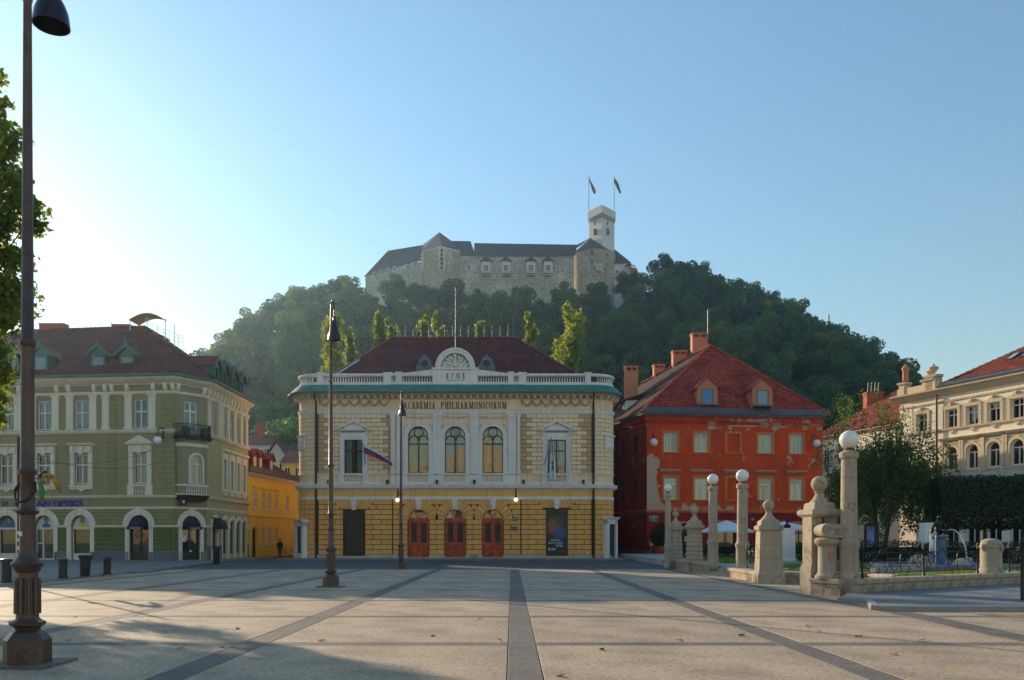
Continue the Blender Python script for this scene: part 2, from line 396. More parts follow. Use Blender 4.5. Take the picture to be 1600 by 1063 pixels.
# ------------------------------------------------------------------ a bold serif capital alphabet made of strokes
def serif_text(txt, x0, x1, z0, z1, y, d=0.02, gap=0.16):
    def glyph(c):
        T, t, sf = 0.2, 0.085, 0.09                    # stem, hairline, serif overhang (height = 1)
        b = MB(); st = lambda x, a=0.0, e=1.0, w=T: b.prism([(x, a), (x+w, a), (x+w, e), (x, e)], 0, d)
        def ser(x, z, w=T): b.prism([(x-sf, z), (x+w+sf, z), (x+w+sf, z+t), (x-sf, z+t)], 0.0005, d)
        def ell(cx, cz, rx, rz_, a0, a1, n=14):
            for k in range(n):
                p, q = a0+(a1-a0)*k/n, a0+(a1-a0)*(k+1)/n
                f = lambda a, i: (cx+(rx-(t+(T-t)*abs(math.cos(a)))*i)*math.cos(a), cz+(rz_-t*i)*math.sin(a))
                b.prism([f(p, 1), f(p, 0), f(q, 0), f(q, 1)], 0.001, d)
        def bar(x, e, z, h=t): b.prism([(x, z), (e, z), (e, z+h), (x, z+h)], 0.0015, d)
        dg = lambda ax, az, bx, bz, w: b.prism([(ax, az), (ax+w, az), (bx+w, bz), (bx, bz)], 0.001, d)
        W = 0.62
        if c == 'I': st(sf); ser(sf, 0); ser(sf, 1-t); W = T+2*sf
        elif c == 'H': st(sf); st(0.52); bar(sf, 0.6, 0.47); [ser(x, z) for x in (sf, 0.52) for z in (0, 1-t)]; W = 0.81
        elif c == 'N': st(sf, w=t*1.2); st(0.60, w=t*1.2); dg(sf, 1, 0.52, 0, T); ser(sf, 0, t); ser(sf, 1-t, t); ser(0.6, 1-t, t); W = 0.8
        elif c == 'M': st(sf, w=t*1.2); st(0.72); dg(sf, 1, 0.36, 0, T); dg(0.42, 0, 0.72, 1, t); ser(sf, 0, t); ser(sf, 1-t, t); ser(0.72, 0); ser(0.72, 1-t); W = 1.02
        elif c == 'U': st(sf, 0.3); st(0.56, 0.3, w=t*1.2); ell(0.36, 0.3, 0.27, 0.3, math.pi, 2*math.pi); ser(sf, 1-t); ser(0.56, 1-t, t); W = 0.76
        elif c == 'A': dg(sf, 0, 0.32, 1, t); dg(0.50, 0, 0.28, 1, T); bar(0.18, 0.55, 0.28); ser(sf, 0, t); ser(0.5, 0); W = 0.8
        elif c in 'DPR':
            st(sf); ser(sf, 0); ser(sf, 1-t); h = 0.5 if c == 'D' else 0.27; cz = 0.5 if c == 'D' else 0.73
            ell(0.32, cz, 0.36, h, -math.pi/2, math.pi/2); bar(sf, 0.34, 1-t)
            bar(sf, 0.34, 0 if c == 'D' else 0.46)
            if c == 'R': dg(0.54, 0, 0.3, 0.5, T); ser(0.54, 0)
            W = 0.72 if c != 'R' else 0.84
        elif c in 'EL':
            st(sf); ser(sf, 0); ser(sf, 1-t); bar(sf, 0.6, 0); bar(0.54, 0.6, 0, 0.28)
            if c == 'E': bar(sf, 0.58, 1-t); bar(0.52, 0.58, 0.75, 0.25); bar(sf, 0.46, 0.46); bar(0.42, 0.47, 0.36, 0.27)
            W = 0.64
        elif c == 'O' or c == '0': ell(0.36, 0.5, 0.36, 0.5, 0, 2*math.pi, 22); W = 0.72
        elif c == 'C': ell(0.37, 0.5, 0.37, 0.5, R(48), R(318), 18); bar(0.56, 0.62, 0.68, 0.3); W = 0.66
        elif c == '1': st(0.14); ser(0.14, 0); dg(0.02, 0.78, 0.14, 1, t); W = 0.42
        elif c == '7': bar(0, 0.5, 1-t); bar(0, 0.05, 0.75, 0.25); dg(0.14, 0, 0.42, 1, t*1.4); W = 0.54
        else: W = 0.45
        return b, W
    out = MB(); x = 0.0
    for c in txt:
        b, W = glyph(c); out.add(b, Matrix.Translation((x, 0, 0))); x += W+gap
    x -= gap; k = (x1-x0)/x
    out.v = [(x0+p[0]*k, y+p[1]-d, z0+p[2]*(z1-z0)) for p in out.v]
    return out
# ================================================================== ground, square, road
M_EARTH = mat('bare_ground', C(96, 92, 84), 0.95, 0.15, 0.3)
g = MB(); g.quad((-520,-260,-0.35),(520,-260,-0.35),(520,620,-0.35),(-520,620,-0.35)); g.build('ground', M_EARTH, kind='structure')
def paving_mat(name, c, rnd, spk=0.22):
    m = mat(name, c, 0.78, 0.10, 0.35, 0.25, 60, fine=0.0, rnd=rnd, stain=tuple(k*0.72 for k in c[:3])+(1,), stain_scale=0.5, stain_amt=0.5)
    N = m.node_tree.nodes; L = m.node_tree.links; b = N['Principled BSDF']
    tc = N.new('ShaderNodeTexCoord'); src = b.inputs['Base Color'].links[0].from_socket
    for sc, amt, lo, hi in ((55, spk, 0.42, 0.68), (14, 0.3, 0.38, 0.68), (0.9, 0.3, 0.4, 0.72)):
        nz = N.new('ShaderNodeTexNoise'); nz.inputs['Scale'].default_value = sc; nz.inputs['Detail'].default_value = 4; L.new(tc.outputs['Object'], nz.inputs['Vector'])
        mr = N.new('ShaderNodeMapRange'); mr.inputs[1].default_value = lo; mr.inputs[2].default_value = hi; mr.inputs[3].default_value = 1+amt*0.5; mr.inputs[4].default_value = 1-amt; L.new(nz.outputs[0], mr.inputs[0])
        mx = N.new('ShaderNodeVectorMath'); mx.operation = 'SCALE'; L.new(src, mx.inputs[0]); L.new(mr.outputs[0], mx.inputs['Scale']); src = mx.outputs[0]
    L.new(src, b.inputs['Base Color'])
    return m
M_PAVE = paving_mat('washed_concrete', C(178, 154, 126), 0.07, 0.55)
M_BAND = paving_mat('dark_stone_band', C(112, 102, 92), 0.10, 0.5)
M_ASPH = paving_mat('road_asphalt', C(78, 80, 84), 0.0, 0.3)
M_KERB = mat('kerb_stone', C(150, 145, 138), 0.8, 0.12, 2, 0.3, 20)
SX, SY, BAND, TB = 4.28, 4.66, 0.43, 0.38            # paving module, width of the long bands and of the cross bands
X_LINES = [0.16 + SX*k for k in range(-13, 5)]
Y_LINES = [13.0 + SY*k for k in range(-12, 8)]        # last line: the road edge
Y_END = 46.4
sq = MB(); sq.quad((-62,-52,-0.03),(30,-52,-0.03),(30,Y_END,-0.03),(-62,Y_END,-0.03)); sq = sq.build('square', M_BAND, kind='structure')
cache = {}
def slab_obj(name, x0, x1, y0, y1, z, m, parent, th=0.05, ch=0.006):
    key = (name, round(x1-x0, 3), round(y1-y0, 3))
    if key not in cache:
        w, d = x1-x0, y1-y0; b = MB(); i = 0
        b.v = [(0,0,-th),(w,0,-th),(w,d,-th),(0,d,-th),(0,0,-ch),(w,0,-ch),(w,d,-ch),(0,d,-ch),(ch,ch,0),(w-ch,ch,0),(w-ch,d-ch,0),(ch,d-ch,0)]
        for a, e in ((0,4),(4,8)):
            for k in range(4): l = (k+1) % 4; b.f.append((a+k,a+l,e+l,e+k))
        b.f.append((8,9,10,11)); cache[key] = b.mesh(name, m)
    return link(name, cache[key], parent, (x0, y0, z))
def x_right(y):                                       # where the park wall and pavement bound the square
    return 30.0 if y < 8 else 30.0
for i, xa in enumerate(X_LINES):
    xb = X_LINES[i+1] if i+1 < len(X_LINES) else 30
    for j, ya in enumerate(Y_LINES):
        if ya > Y_END: continue
        yb = min(ya+SY, Y_END)
        if yb-ya < 0.5: continue
        if xa > 13 and ya > 26: continue
        slab_obj('paving_slab', xa+BAND/2+0.012, xb-BAND/2-0.012, ya+TB/2+0.008, yb-TB/2-0.008, random.uniform(-0.0015, 0.0015), M_PAVE, sq)
    yy = -52.0
    while yy < Y_END:                                 # the long dark bands, laid in lengths
        e = min(yy+SY/2, Y_END)
        slab_obj('band_stone', xa-BAND/2, xa+BAND/2, yy+0.004, e-0.004, random.uniform(-0.002, 0.0), M_BAND, sq); yy = e
    for j, ya in enumerate(Y_LINES):
        if ya < Y_END: slab_obj('cross_band_stone', xa+BAND/2+0.006, xb-BAND/2-0.006, ya-TB/2, ya+TB/2, -0.003, M_BAND, sq)
rd = MB(); rd.quad((-90,Y_END,-0.02),(60,Y_END,-0.02),(60,140,-0.02),(-90,140,-0.02)); rd.build('road', M_ASPH, kind='structure')
# flush setts along the road edge
ed = MB()
x = -44.0
while x < 9:
    ed.block(x+0.01, x+0.89, 0, 0.45, 0.02, 0.004); x += 0.9
ed.xf(Matrix.Translation((0, Y_END+0.02, -0.015)) @ Matrix.Rotation(R(-90), 4, 'X'))
ed.build('road_edge_setts', M_BAND, kind='structure')
# pavement round the concert hall and round the green house
M_PAVE2 = paving_mat('pavement_stone', C(120, 118, 116), 0.05)
pv = MB(); pv.slab([(-18.5, 66.6), (9.2, 66.6), (10.2, 67.6), (10.2, 96), (-19.8, 96), (-19.8, 67.8)], -0.1, 0.09); pv.build('pavement', M_PAVE2, kind='structure')
a = GP(-60, 923); b_ = GP(192, 897)
pv = MB(); pv.slab([(a.x, a.y), (b_.x, b_.y), (b_.x+0.6, b_.y+1.0), (-21.2, 58.5), (-21.6, 75), (-60, 75), (-60, 25)], -0.1, 0.10); pv.build('pavement', M_PAVE2, kind='structure')
kb = MB()
dv = Vector((b_.x-a.x, b_.y-a.y)).normalized(); ln = (Vector((b_.x, b_.y))-Vector((a.x, a.y))).length
k = 0.0
while k < ln:
    e = min(k+1.2, ln-0.0); s0 = MB(); s0.box(k+0.006, e-0.006, -0.14, 0.0, -0.08, 0.115)
    kb.add(s0, Matrix.Translation((a.x, a.y, 0)) @ Matrix.Rotation(math.atan2(dv.y, dv.x), 4, 'Z')); k += 1.2
kb.build('kerb', M_KERB, kind='structure')
# ================================================================== concert hall
HALL_Y = 70.4; HS = HALL_Y/FPX
M_YEL = mat('ochre_plaster', C(240, 174, 94), 0.85, 0.07, 1.0, 0.12, 30, streak=0.3, rnd=0.07, fine=0.06)
M_YELW = mat('ochre_joint', C(102, 66, 28), 0.9, 0.08, 1.0)
M_FRZ = mat('ochre_frieze', C(242, 184, 104), 0.85, 0.07, 0.8, 0.1, 30, streak=0.4)
M_CRM = mat('cream_block', C(252, 216, 172), 0.85, 0.06, 1.0, 0.12, 30, streak=0.25, rnd=0.06, fine=0.05)
M_CRMW = mat('cream_joint', C(120, 96, 70), 0.9, 0.06, 1.0)
M_QUOIN = mat('brown_quoin_block', C(206, 166, 126), 0.85, 0.07, 1.0, 0.12, 30, streak=0.25, rnd=0.06)
M_CRMF = mat('cream_frieze', C(248, 208, 164), 0.85, 0.07, 0.9, 0.1, 30, streak=0.45)
M_LET = mat('brown_letter', C(92, 48, 30), 0.6)
M_LETD = mat('dark_letter', C(60, 56, 60), 0.6)
M_MAROON = tile_mat('maroon_tile', C(112, 46, 46), C(80, 32, 38))
M_DOOR = mat('varnished_oak_door', C(196, 72, 22), 0.35, 0.25, 2.5, 0.1, 30, col2=C(120, 40, 12))
M_PLINTH = mat('plinth_stone', C(182, 174, 158), 0.8, 0.15, 1.4, 0.3, 16, stain=C(112, 104, 94), stain_scale=0.9, stain_amt=0.6)

hall = thing('concert_hall', 'cream and ochre concert hall with rounded corners, green copper cornice and three wooden doors', 'concert hall', ((711-CX)*HS, HALL_Y, 0))
def U(px): return (px-711)*HS
def Zp(py): return (874-py)*HS
M_REFLNET = mat('warm_reflection_net', C(190, 164, 108), 0.9, 0.2, 2)  # curtain colour warmed to imitate reflections in the panes
RC = 1.93; UW = U(927)-0.02; UE = UW+RC; DEP = 24.0; CV = -0.15; CL, CR = U(614), U(813.5)
def corner(sgn, n=10):
    return [(sgn*(UW + RC*math.sin(a)), RC - RC*math.cos(a)) for a in [math.pi/2*k/n for k in range(n+1)]]
lc = corner(-1)[::-1]; rc = corner(1)
HPATH = [(-UE, DEP)] + lc + [(CL, 0), (CL, CV), (CR, CV), (CR, 0)] + rc + [(UE, DEP)]
# ---- openings
aw = HS*16.4
doors = [U(654.3), U(711.6), U(770)]
g_l = [(U(536.5), U(570), Zp(867), Zp(796), False)]
g_r = [(U(853.5), U(886.5), Zp(866), Zp(794), False)]
g_c = [(d-aw, d+aw, 0.12, Zp(796), True) for d in doors]
wins = [U(654), U(711.4), U(770)]
ww = HS*16
u_c = [(w-ww, w+ww, Zp(740), Zp(667), True) for w in wins]
u_l = [(U(538.5), U(567), Zp(741), Zp(684), False)]
u_r = [(U(855.5), U(884), Zp(741), Zp(684), False)]
ZB1, ZG = Zp(781), Zp(867)
lw = MB()
wall(lw, -UW, CL, 0, ZB1, g_l, 0.35); wall(lw, CR, UW, 0, ZB1, g_r, 0.35); wall(lw, CL, CR, 0, ZB1, g_c, 0.5, CV)
lw.psweep([(0, 0), (0, ZB1), (-0.02, ZB1), (-0.02, 0)], [(-UE, DEP)] + lc); lw.psweep([(0, 0), (0, ZB1), (-0.02, ZB1), (-0.02, 0)], rc + [(UE, DEP)])
lw.quad((-UE, DEP, 0), (-UE, DEP, 14), (UE, DEP, 14), (UE, DEP, 0))
lw.build('ground_floor_wall', M_YELW, hall); MB().box(-UW, UW, 2.5, 2.6, 0, 14.2).build('inner_wall', M_DARK, hall)
Z6, Z7 = Zp(757), Zp(640)
for pth, a_, b_, o_ in (([(-UE, DEP)] + lc, -UW, CL, u_l), (rc + [(UE, DEP)], CR, UW, u_r)):
    uw = MB(); wall(uw, a_, b_, Z6, Zp(647), o_, 0.3); uw.psweep([(0, Z6), (0, Zp(647)), (-0.02, Zp(647)), (-0.02, Z6)], pth)
    uw.build('upper_wall', M_CRMW, hall)
cw = MB(); wall(cw, CL, CR, Z6, Zp(647), u_c, 0.35, CV); cw.build('central_bay_wall', M_CRMF, hall)
fz = MB(); fz.psweep([(0.0, Zp(647)), (0.0, Zp(616)), (-0.1, Zp(616)), (-0.1, Zp(647))], HPATH); fz.build('frieze', M_CRMF, hall)
fz = MB(); fz.psweep([(0.03, ZB1+0.2), (0.03, Zp(764)), (-0.1, Zp(764)), (-0.1, ZB1+0.2)], HPATH); fz.build('lower_frieze', M_FRZ, hall)
# ---- mouldings
def mould(name, prof, m=M_TRIM, path=HPATH):
    b = MB(); b.psweep(prof, path); return b.build(name, m, hall)
pl = MB()
for a, b in ((-UW, g_l[0][0]), (g_l[0][1], CL), (CR, g_r[0][0]), (g_r[0][1], UW)): MB().box(a, b, -0.13, 0.05, 0, ZG).build('plinth_stone', M_PLINTH, hall)
xs = [CL] + [k for o in g_c for k in o[:2]] + [CR]
for a, b in zip(xs[::2], xs[1::2]): MB().box(a+(0.0 if a != CL else -0.1), b+(0.1 if b == CR else 0), CV-0.13, CV+0.1, 0, ZG).build('plinth_stone', M_PLINTH, hall)
for pth in ([(-UE, DEP)] + lc, rc + [(UE, DEP)]): MB().psweep([(0.13, 0), (0.13, ZG), (-0.05, ZG), (-0.05, 0)], pth).build('corner_plinth', M_PLINTH, hall)
for o in (g_l[0], g_r[0]): MB().box(o[0]-0.05, o[1]+0.05, -0.16, 0.3, 0.09, ZG-0.12).build('door_sill', M_PLINTH, hall)
for o in g_c: MB().box(o[0]-0.02, o[1]+0.02, CV-0.22, CV+0.55, 0.02, 0.17).build('step', M_PLINTH, hall)
mould('band', [(-0.02, ZB1), (0.09, ZB1), (0.10, ZB1+0.2), (0.06, ZB1+0.26), (-0.02, ZB1+0.26)])
z = Zp(766)
mould('middle_cornice', [(-0.02, z), (0.08, z), (0.14, z+0.10), (0.34, z+0.16), (0.38, z+0.30), (0.42, z+0.42), (0.36, z+0.46), (0.02, z+0.52), (-0.02, z+0.5)])
z = Zp(742)
mould('string_course', [(-0.02, z), (0.09, z), (0.12, z+0.05), (0.10, z+0.11), (-0.02, z+0.12)])
mould('pedestal_band', [(0.025, Zp(757)), (0.025, Zp(741.5)), (-0.05, Zp(741.5)), (-0.05, Zp(757))], M_CRMF)
z = Zp(757)
mould('pedestal_foot', [(-0.02, z-0.05), (0.10, z-0.05), (0.08, z+0.16), (-0.02, z+0.2)])
z = Zp(647)
mould('architrave', [(-0.02, z), (0.08, z), (0.08, z+0.12), (0.13, z+0.14), (0.13, z+0.27), (0.18, z+0.36), (-0.02, z+0.38)])
z = Zp(623)
mould('main_cornice', [(-0.05, z-0.02), (0.10, z), (0.16, z+0.14), (0.62, z+0.20), (0.66, z+0.36), (0.80, z+0.46), (0.80, z+0.52), (-0.05, z+0.52)], mat('cornice_plaster', C(196, 178, 146), 0.85, 0.08, 1.0, streak=0.5))
zc = Zp(616)+0.12
mould('copper_cover', [(0.84, zc-0.10), (0.92, zc-0.10), (0.92, zc), (0.30, zc+0.62), (-0.3, zc+0.62), (-0.3, zc-0.10)], M_COPPER)
mould('gutter', [(0.80, zc-0.16), (0.98, zc-0.16), (1.0, zc-0.02), (0.93, zc-0.02), (0.93, zc-0.09), (0.80, zc-0.09)], M_ZINC)
sm = MB()                                            # standing seams of the copper
for k in range(-9, 10):
    x = k*1.27+0.3; y0 = CV if CL < x < CR else 0
    sm.quad((x-0.02, y0-0.93, zc+0.03), (x+0.02, y0-0.93, zc+0.03), (x+0.02, y0-0.29, zc+0.67), (x-0.02, y0-0.29, zc+0.67))
    sm.quad((x-0.02, y0-0.93, zc+0.0), (x-0.02, y0-0.93, zc+0.03), (x-0.02, y0-0.29, zc+0.67), (x-0.02, y0-0.29, zc+0.63))
sm.build('copper_seams', M_COPPER, hall, kind='stuff')
def along(path_pts, step, start=0.0):                # points + outward normal along a plan path
    out = []; rem = start
    for (ax, ay), (bx, by) in zip(path_pts, path_pts[1:]):
        d = Vector((bx-ax, by-ay)); l = d.length
        if l < 1e-6: continue
        t = d/l; k = rem
        while k < l: out.append((ax+t.x*k, ay+t.y*k, math.atan2(t.y, t.x))); k += step
        rem = k - l
    return out
md = MB(); z = Zp(623)
one = MB(); one.prism([(-0.5, z+0.19), (-0.5, z+0.06), (-0.42, z+0.0), (-0.3, z+0.05), (-0.1, z-0.1), (0.0, z-0.12), (0.0, z+0.19)], -0.09, 0.09)
one.xf(Matrix.Rotation(R(90), 4, 'Z'))
for x, y, a in along(HPATH[1:-1], 0.56, 0.2): md.add(one, Matrix.Translation((x, y, 0)) @ Matrix.Rotation(a, 4, 'Z'))
md.build('modillions', M_TRIM, hall, kind='stuff')
M_FEST = mat('festoon_stone', C(176, 158, 126), 0.85)
for a, b in ((U(500), U(608)), (U(816), U(922))):    # festoons
    fs = MB(); n = 7; w = (b-a)/n
    for k in range(n):
        x0 = a+w*k+0.05; pts = [(x0+(w-0.1)*t/8, -0.06-0.03*math.sin(math.pi*t/8), Zp(626)-0.45*math.sin(math.pi*t/8)) for t in range(9)]
        fs.tube(pts, [0.035+0.06*math.sin(math.pi*t/8) for t in range(9)], 6); fs.sphere((x0-0.05, -0.07, Zp(626)), 0.1, 8)
        fs.tube([(x0-0.05, -0.05, Zp(627)), (x0-0.05, -0.05, Zp(634))], [0.06, 0.02], 5)
    fs.build('festoon', M_FEST, hall, smooth=50)
for w_, x0, x1 in (('ACADEMIA', 631, 680.5), ('PHILHARMONICORUM', 689, 792)): serif_text(w_, U(x0), U(x1), Zp(639.3), Zp(628.8), CV-0.004, 0.03).build('lettering', M_LET, hall)
# ---- rusticated blocks
bcache = {}
def blk(name, x0, x1, z0, z1, y, m, d=0.07, c=0.035):
    k = (round(x1-x0, 2), round(z1-z0, 2), d, m.name)
    if k not in bcache: bcache[k] = MB().block(0, round(x1-x0, 2), 0, round(z1-z0, 2), d, c).mesh(name, m)
    return link(name, bcache[k], hall, (x0, y, z0))
def rows(x0, x1, z0, z1, n, L, holes, y, name, m, quoin=None, d=0.07, c=0.035, g=0.02):
    h = (z1-z0)/n
    for r in range(n):
        za, zb = z0+h*r, z0+h*(r+1); zm = (za+zb)/2
        iv = [(x0, x1)]
        for hole in holes:
            e = hole(za, zb)
            if not e: continue
            nx = []
            for a, b in iv:
                if e[1] <= a or e[0] >= b: nx.append((a, b)); continue
                if e[0]-a > 0.12: nx.append((a, e[0]))
                if b-e[1] > 0.12: nx.append((e[1], b))
            iv = nx
        for a, b in iv:
            k = max(1, round((b-a)/L)); cuts = [a]
            if b-a < L*0.75: cuts = [a, b]
            else:
                off = L*0.5 if r & 1 else L
                x = a+off
                while x < b-L*0.3: cuts.append(x); x += L
                cuts.append(b)
            for p, q in zip(cuts, cuts[1:]):
                mm = m
                if quoin and (p == x0 or q == x1): mm = quoin
                blk(name, p+g, q-g, za+g, zb-g, y, mm, d, c)
def rect_hole(o, m=0.0): return lambda a, b: (o[0]-m, o[1]+m) if b > o[2]+0.02 and a < o[3]-0.02 else None
def fan_hole(o):
    def f(a, b):
        if b <= o[3]+.02: return None
        w = o[1]-o[0]; k = min(1, max(0, ((a+b)/2-o[3])/(ZB1-o[3]))); h = (w+.5)/2+.625*k; c = (o[0]+o[1])/2
        return (c-h+.02, c+h-.02)
    return f
def arch_hole(cx, r, sp, inner):
    def f(a, b):
        if a < sp-.05: return (cx-inner, cx+inner)
        zm = max((a+b)/2, sp)-sp
        return (cx-math.sqrt(r*r-zm*zm), cx+math.sqrt(r*r-zm*zm)) if zm < r else None
    return f
DT = Zp(796); NR = 11; RH = (ZB1-ZG)/NR
fan_l = (g_l[0][0]-0.9, g_l[0][1]+0.9, DT, ZB1); fan_r = (g_r[0][0]-0.9, g_r[0][1]+0.9, Zp(794), ZB1)
rows(-UW+0.12, CL-0.03, ZG, ZB1, NR, 1.42, [rect_hole(g_l[0], 0.02), fan_hole(g_l[0])], 0, 'stone_block', M_YEL)
rows(CR+0.03, UW-0.12, ZG, ZB1, NR, 1.42, [rect_hole(g_r[0], 0.02), fan_hole(g_r[0])], 0, 'stone_block', M_YEL)
SPR = g_c[0][3]-aw; RV = aw+0.86
rows(CL+0.02, CR-0.02, ZG, ZB1, NR, 1.3, [arch_hole(d, RV, SPR, aw+0.02) for d in doors], CV, 'stone_block', M_YEL)
def wedge(poly, y, m=M_YEL, name='voussoir', d=0.085, ins=0.03):
    cx = sum(p[0] for p in poly)/len(poly); cz = sum(p[1] for p in poly)/len(poly); n = len(poly)
    b = MB(); b.v = [(p[0], y, p[1]) for p in poly] + [(p[0], y-d+ins, p[1]) for p in poly]
    for p in poly:
        v = Vector((cx-p[0], cz-p[1])); v = v.normalized()*min(ins*1.3, v.length*0.4); b.v.append((p[0]+v.x, y-d, p[1]+v.y))
    for a, e in ((0, n), (n, 2*n)):
        for k in range(n): l = (k+1) % n; b.f.append((a+k, a+l, e+l, e+k))
    b.f.append(tuple(range(2*n, 3*n))); return b.build(name, m, hall)
for d in doors:
    n = 11
    for k in range(n):
        if k == 5: continue
        a0, a1 = math.pi*k/n+0.008, math.pi*(k+1)/n-0.008; r0 = aw+0.06; r1 = RV+(0.22 if k in (3, 4, 6, 7) else 0.0)-0.02
        f = lambda r, a: (d+r*math.cos(a), min(SPR+r*math.sin(a), ZB1-0.015))
        wedge([f(r0, a0), f(r1, a0), f(r1, a1), f(r0, a1)], CV)
    MB().arc(d, SPR, aw-0.02, aw+0.05, CV-0.05, CV+0.05).build('arch_ring', M_FRZ, hall)
    kz = Zp(796.5); b = MB(); b.prism([(d-0.17, kz), (d+0.17, kz), (d+0.27, ZB1+0.02), (d-0.27, ZB1+0.02)], CV-0.2, CV)
    b.prism([(d-0.1, kz+0.12), (d+0.1, kz+0.12), (d+0.16, ZB1-0.12), (d-0.16, ZB1-0.12)], CV-0.25, CV-0.2); b.sphere((d, CV-0.24, kz+0.35), 0.11, 8); b.build('keystone', M_TRIM, hall)
for o, fn in ((g_l[0], fan_l), (g_r[0], fan_r)):
    cx = (o[0]+o[1])/2; w0 = o[1]-o[0]; n = 9; zt = o[3]
    for k in range(n):
        if k == 4: continue
        a = -0.5+k/n; b = -0.5+(k+1)/n; zu = ZB1-0.015
        lo = lambda t: cx+t*(w0+0.5); up = lambda t: cx+t*(w0+1.75)
        wedge([(lo(a)+0.01, zt+0.01), (lo(b)-0.01, zt+0.01), (up(b)-0.01, zu), (up(a)+0.01, zu)], 0)
    b = MB(); b.prism([(cx-0.16, zt-0.06), (cx+0.16, zt-0.06), (cx+0.25, ZB1+0.02), (cx-0.25, ZB1+0.02)], -0.2, 0); b.sphere((cx, -0.2, zt+0.35), 0.11, 8); b.build('keystone', M_TRIM, hall)
ZU0, ZU1, NU = Zp(740), Zp(647), 14
rows(-UW+0.12, CL-0.02, ZU0, ZU1, NU, 0.9, [rect_hole((U(530), U(574.5), 0, Zp(668)))], 0, 'ashlar_block', M_CRM, M_QUOIN, 0.05, 0.022, 0.016)
rows(CR+0.02, UW-0.12, ZU0, ZU1, NU, 0.9, [rect_hole((U(848), U(892), 0, Zp(668)))], 0, 'ashlar_block', M_CRM, M_QUOIN, 0.05, 0.022, 0.016)
def curved_rows(sgn, z0, z1, n, L, m, name, d, c):
    mb = MB(); h = (z1-z0)/n; arcl = RC*math.pi/2; tot = arcl+6.0
    for r in range(n):
        x = 0.14; first = L*(0.5 if r & 1 else 1.0); e = x+first
        while x < tot:
            e = min(e, tot); N_ = 3 if x < arcl else 1
            cs = [(x+0.012, c), (x+0.012+c, 0)] + [(x+(e-x)*k/(N_+1), 0) for k in range(1, N_+1)] + [(e-0.012-c, 0), (e-0.012, c)]
            za, zb = z0+h*r+0.012, z0+h*(r+1)-0.012; i = len(mb.v)
            for (s_, back) in cs:
                for (zz, bb) in ((za, c), (za+c, 0), (zb-c, 0), (zb, c)):
                    out = d-max(back, bb)
                    if s_ < arcl:
                        a = s_/RC; X = UW+(RC+out)*math.sin(a); Y = RC-(RC+out)*math.cos(a)
                    else: X = UE+out; Y = RC+(s_-arcl)
                    mb.v.append((sgn*X, Y, zz))
            for k in range(len(cs)-1):
                for j in range(3): q = (i+k*4+j, i+(k+1)*4+j, i+(k+1)*4+j+1, i+k*4+j+1); mb.f.append(q if sgn > 0 else q[::-1])
            x = e; e = x+L
    mb.build(name, m, hall, kind='stuff')
for sgn in (-1, 1):
    curved_rows(sgn, ZG, ZB1, NR, 1.1, M_YEL, 'corner_blocks', 0.07, 0.035)
    curved_rows(sgn, ZU0, ZU1, NU, 0.9, M_CRM, 'corner_blocks', 0.05, 0.022)
# ---- upper side windows: surround, pediment, balustrade
BAL = MB().lathe([(0.055, 0), (0.055, 0.04), (0.03, 0.07), (0.062, 0.2), (0.05, 0.3), (0.028, 0.44), (0.05, 0.52), (0.055, 0.54), (0.055, 0.6)], 8).mesh('baluster', M_TRIM, 40)
def balusters(x0, x1, z0, h, y, n, parent=hall):
    for k in range(n):
        o = link('baluster', BAL, parent, (x0+(x1-x0)*(k+0.5)/n, y, z0)); o.scale = (1, 1, h/0.6)
for o in (u_l[0], u_r[0]):
    a, b, c, d = o[:4]; w = 0.42
    s_ = MB(); s_.box(a-w, a, -0.16, 0.06, c, d); s_.box(b, b+w, -0.16, 0.06, c, d); s_.box(a-w, b+w, -0.16, 0.06, d, d+0.42)
    s_.box(a-0.14, a, -0.22, -0.15, c, d); s_.box(b, b+0.14, -0.22, -0.15, c, d); s_.box(a-0.14, b+0.14, -0.22, -0.15, d, d+0.16)
    s_.box(a-w-0.08, b+w+0.08, -0.18, -0.02, d-0.2, d+0.02)
    for sg in (a-w-0.02, b+w-0.2): s_.box(sg, sg+0.22, -0.26, -0.1, d+0.3, d+0.55)
    s_.build('window_surround', M_TRIM, hall)
    cx = (a+b)/2; hw = (b-a)/2+w+0.34; z0 = d+0.50; p = MB()
    p.xsweep([(0, z0), (-0.25, z0), (-0.38, z0+0.1), (-0.40, z0+0.18), (0, z0+0.22)], cx-hw, cx+hw)
    for sg in (-1, 1):
        p.prism([(cx+sg*(hw-0.35), z0+0.22), (cx+sg*hw*0.0, z0+0.80), (cx, z0+0.98), (cx+sg*(hw-0.02), z0+0.22)], -0.36, 0)
    p.prism([(cx-hw+0.45, z0+0.2), (cx+hw-0.45, z0+0.2), (cx, z0+0.85)], -0.12, 0)
    p.build('pediment', M_TRIM, hall)
    q = MB(); zb = Zp(756); q.box(a-w-0.1, a-0.02, -0.2, 0.02, zb, c); q.box(b+0.02, b+w+0.1, -0.2, 0.02, zb, c); q.box(a-0.02, b+0.02, -0.16, 0.02, zb, zb+0.14); q.box(a-w-0.14, b+w+0.14, -0.24, 0.02, c-0.12, c)
    q.build('window_parapet', M_TRIM, hall); MB().box(a-0.02, b+0.02, 0.005, 0.03, zb+0.14, c-0.12).build('parapet_back', M_CRMF, hall)
    balusters(a, b, zb+0.14, c-0.12-zb-0.14, -0.1, 8)
    window(hall, a, b, c, d, 0.16, M_BFRAME, 'cross', False, [(0.0, 0.36, 0, 0.98), (0.66, 1.0, 0, 0.98)], split=0.64)
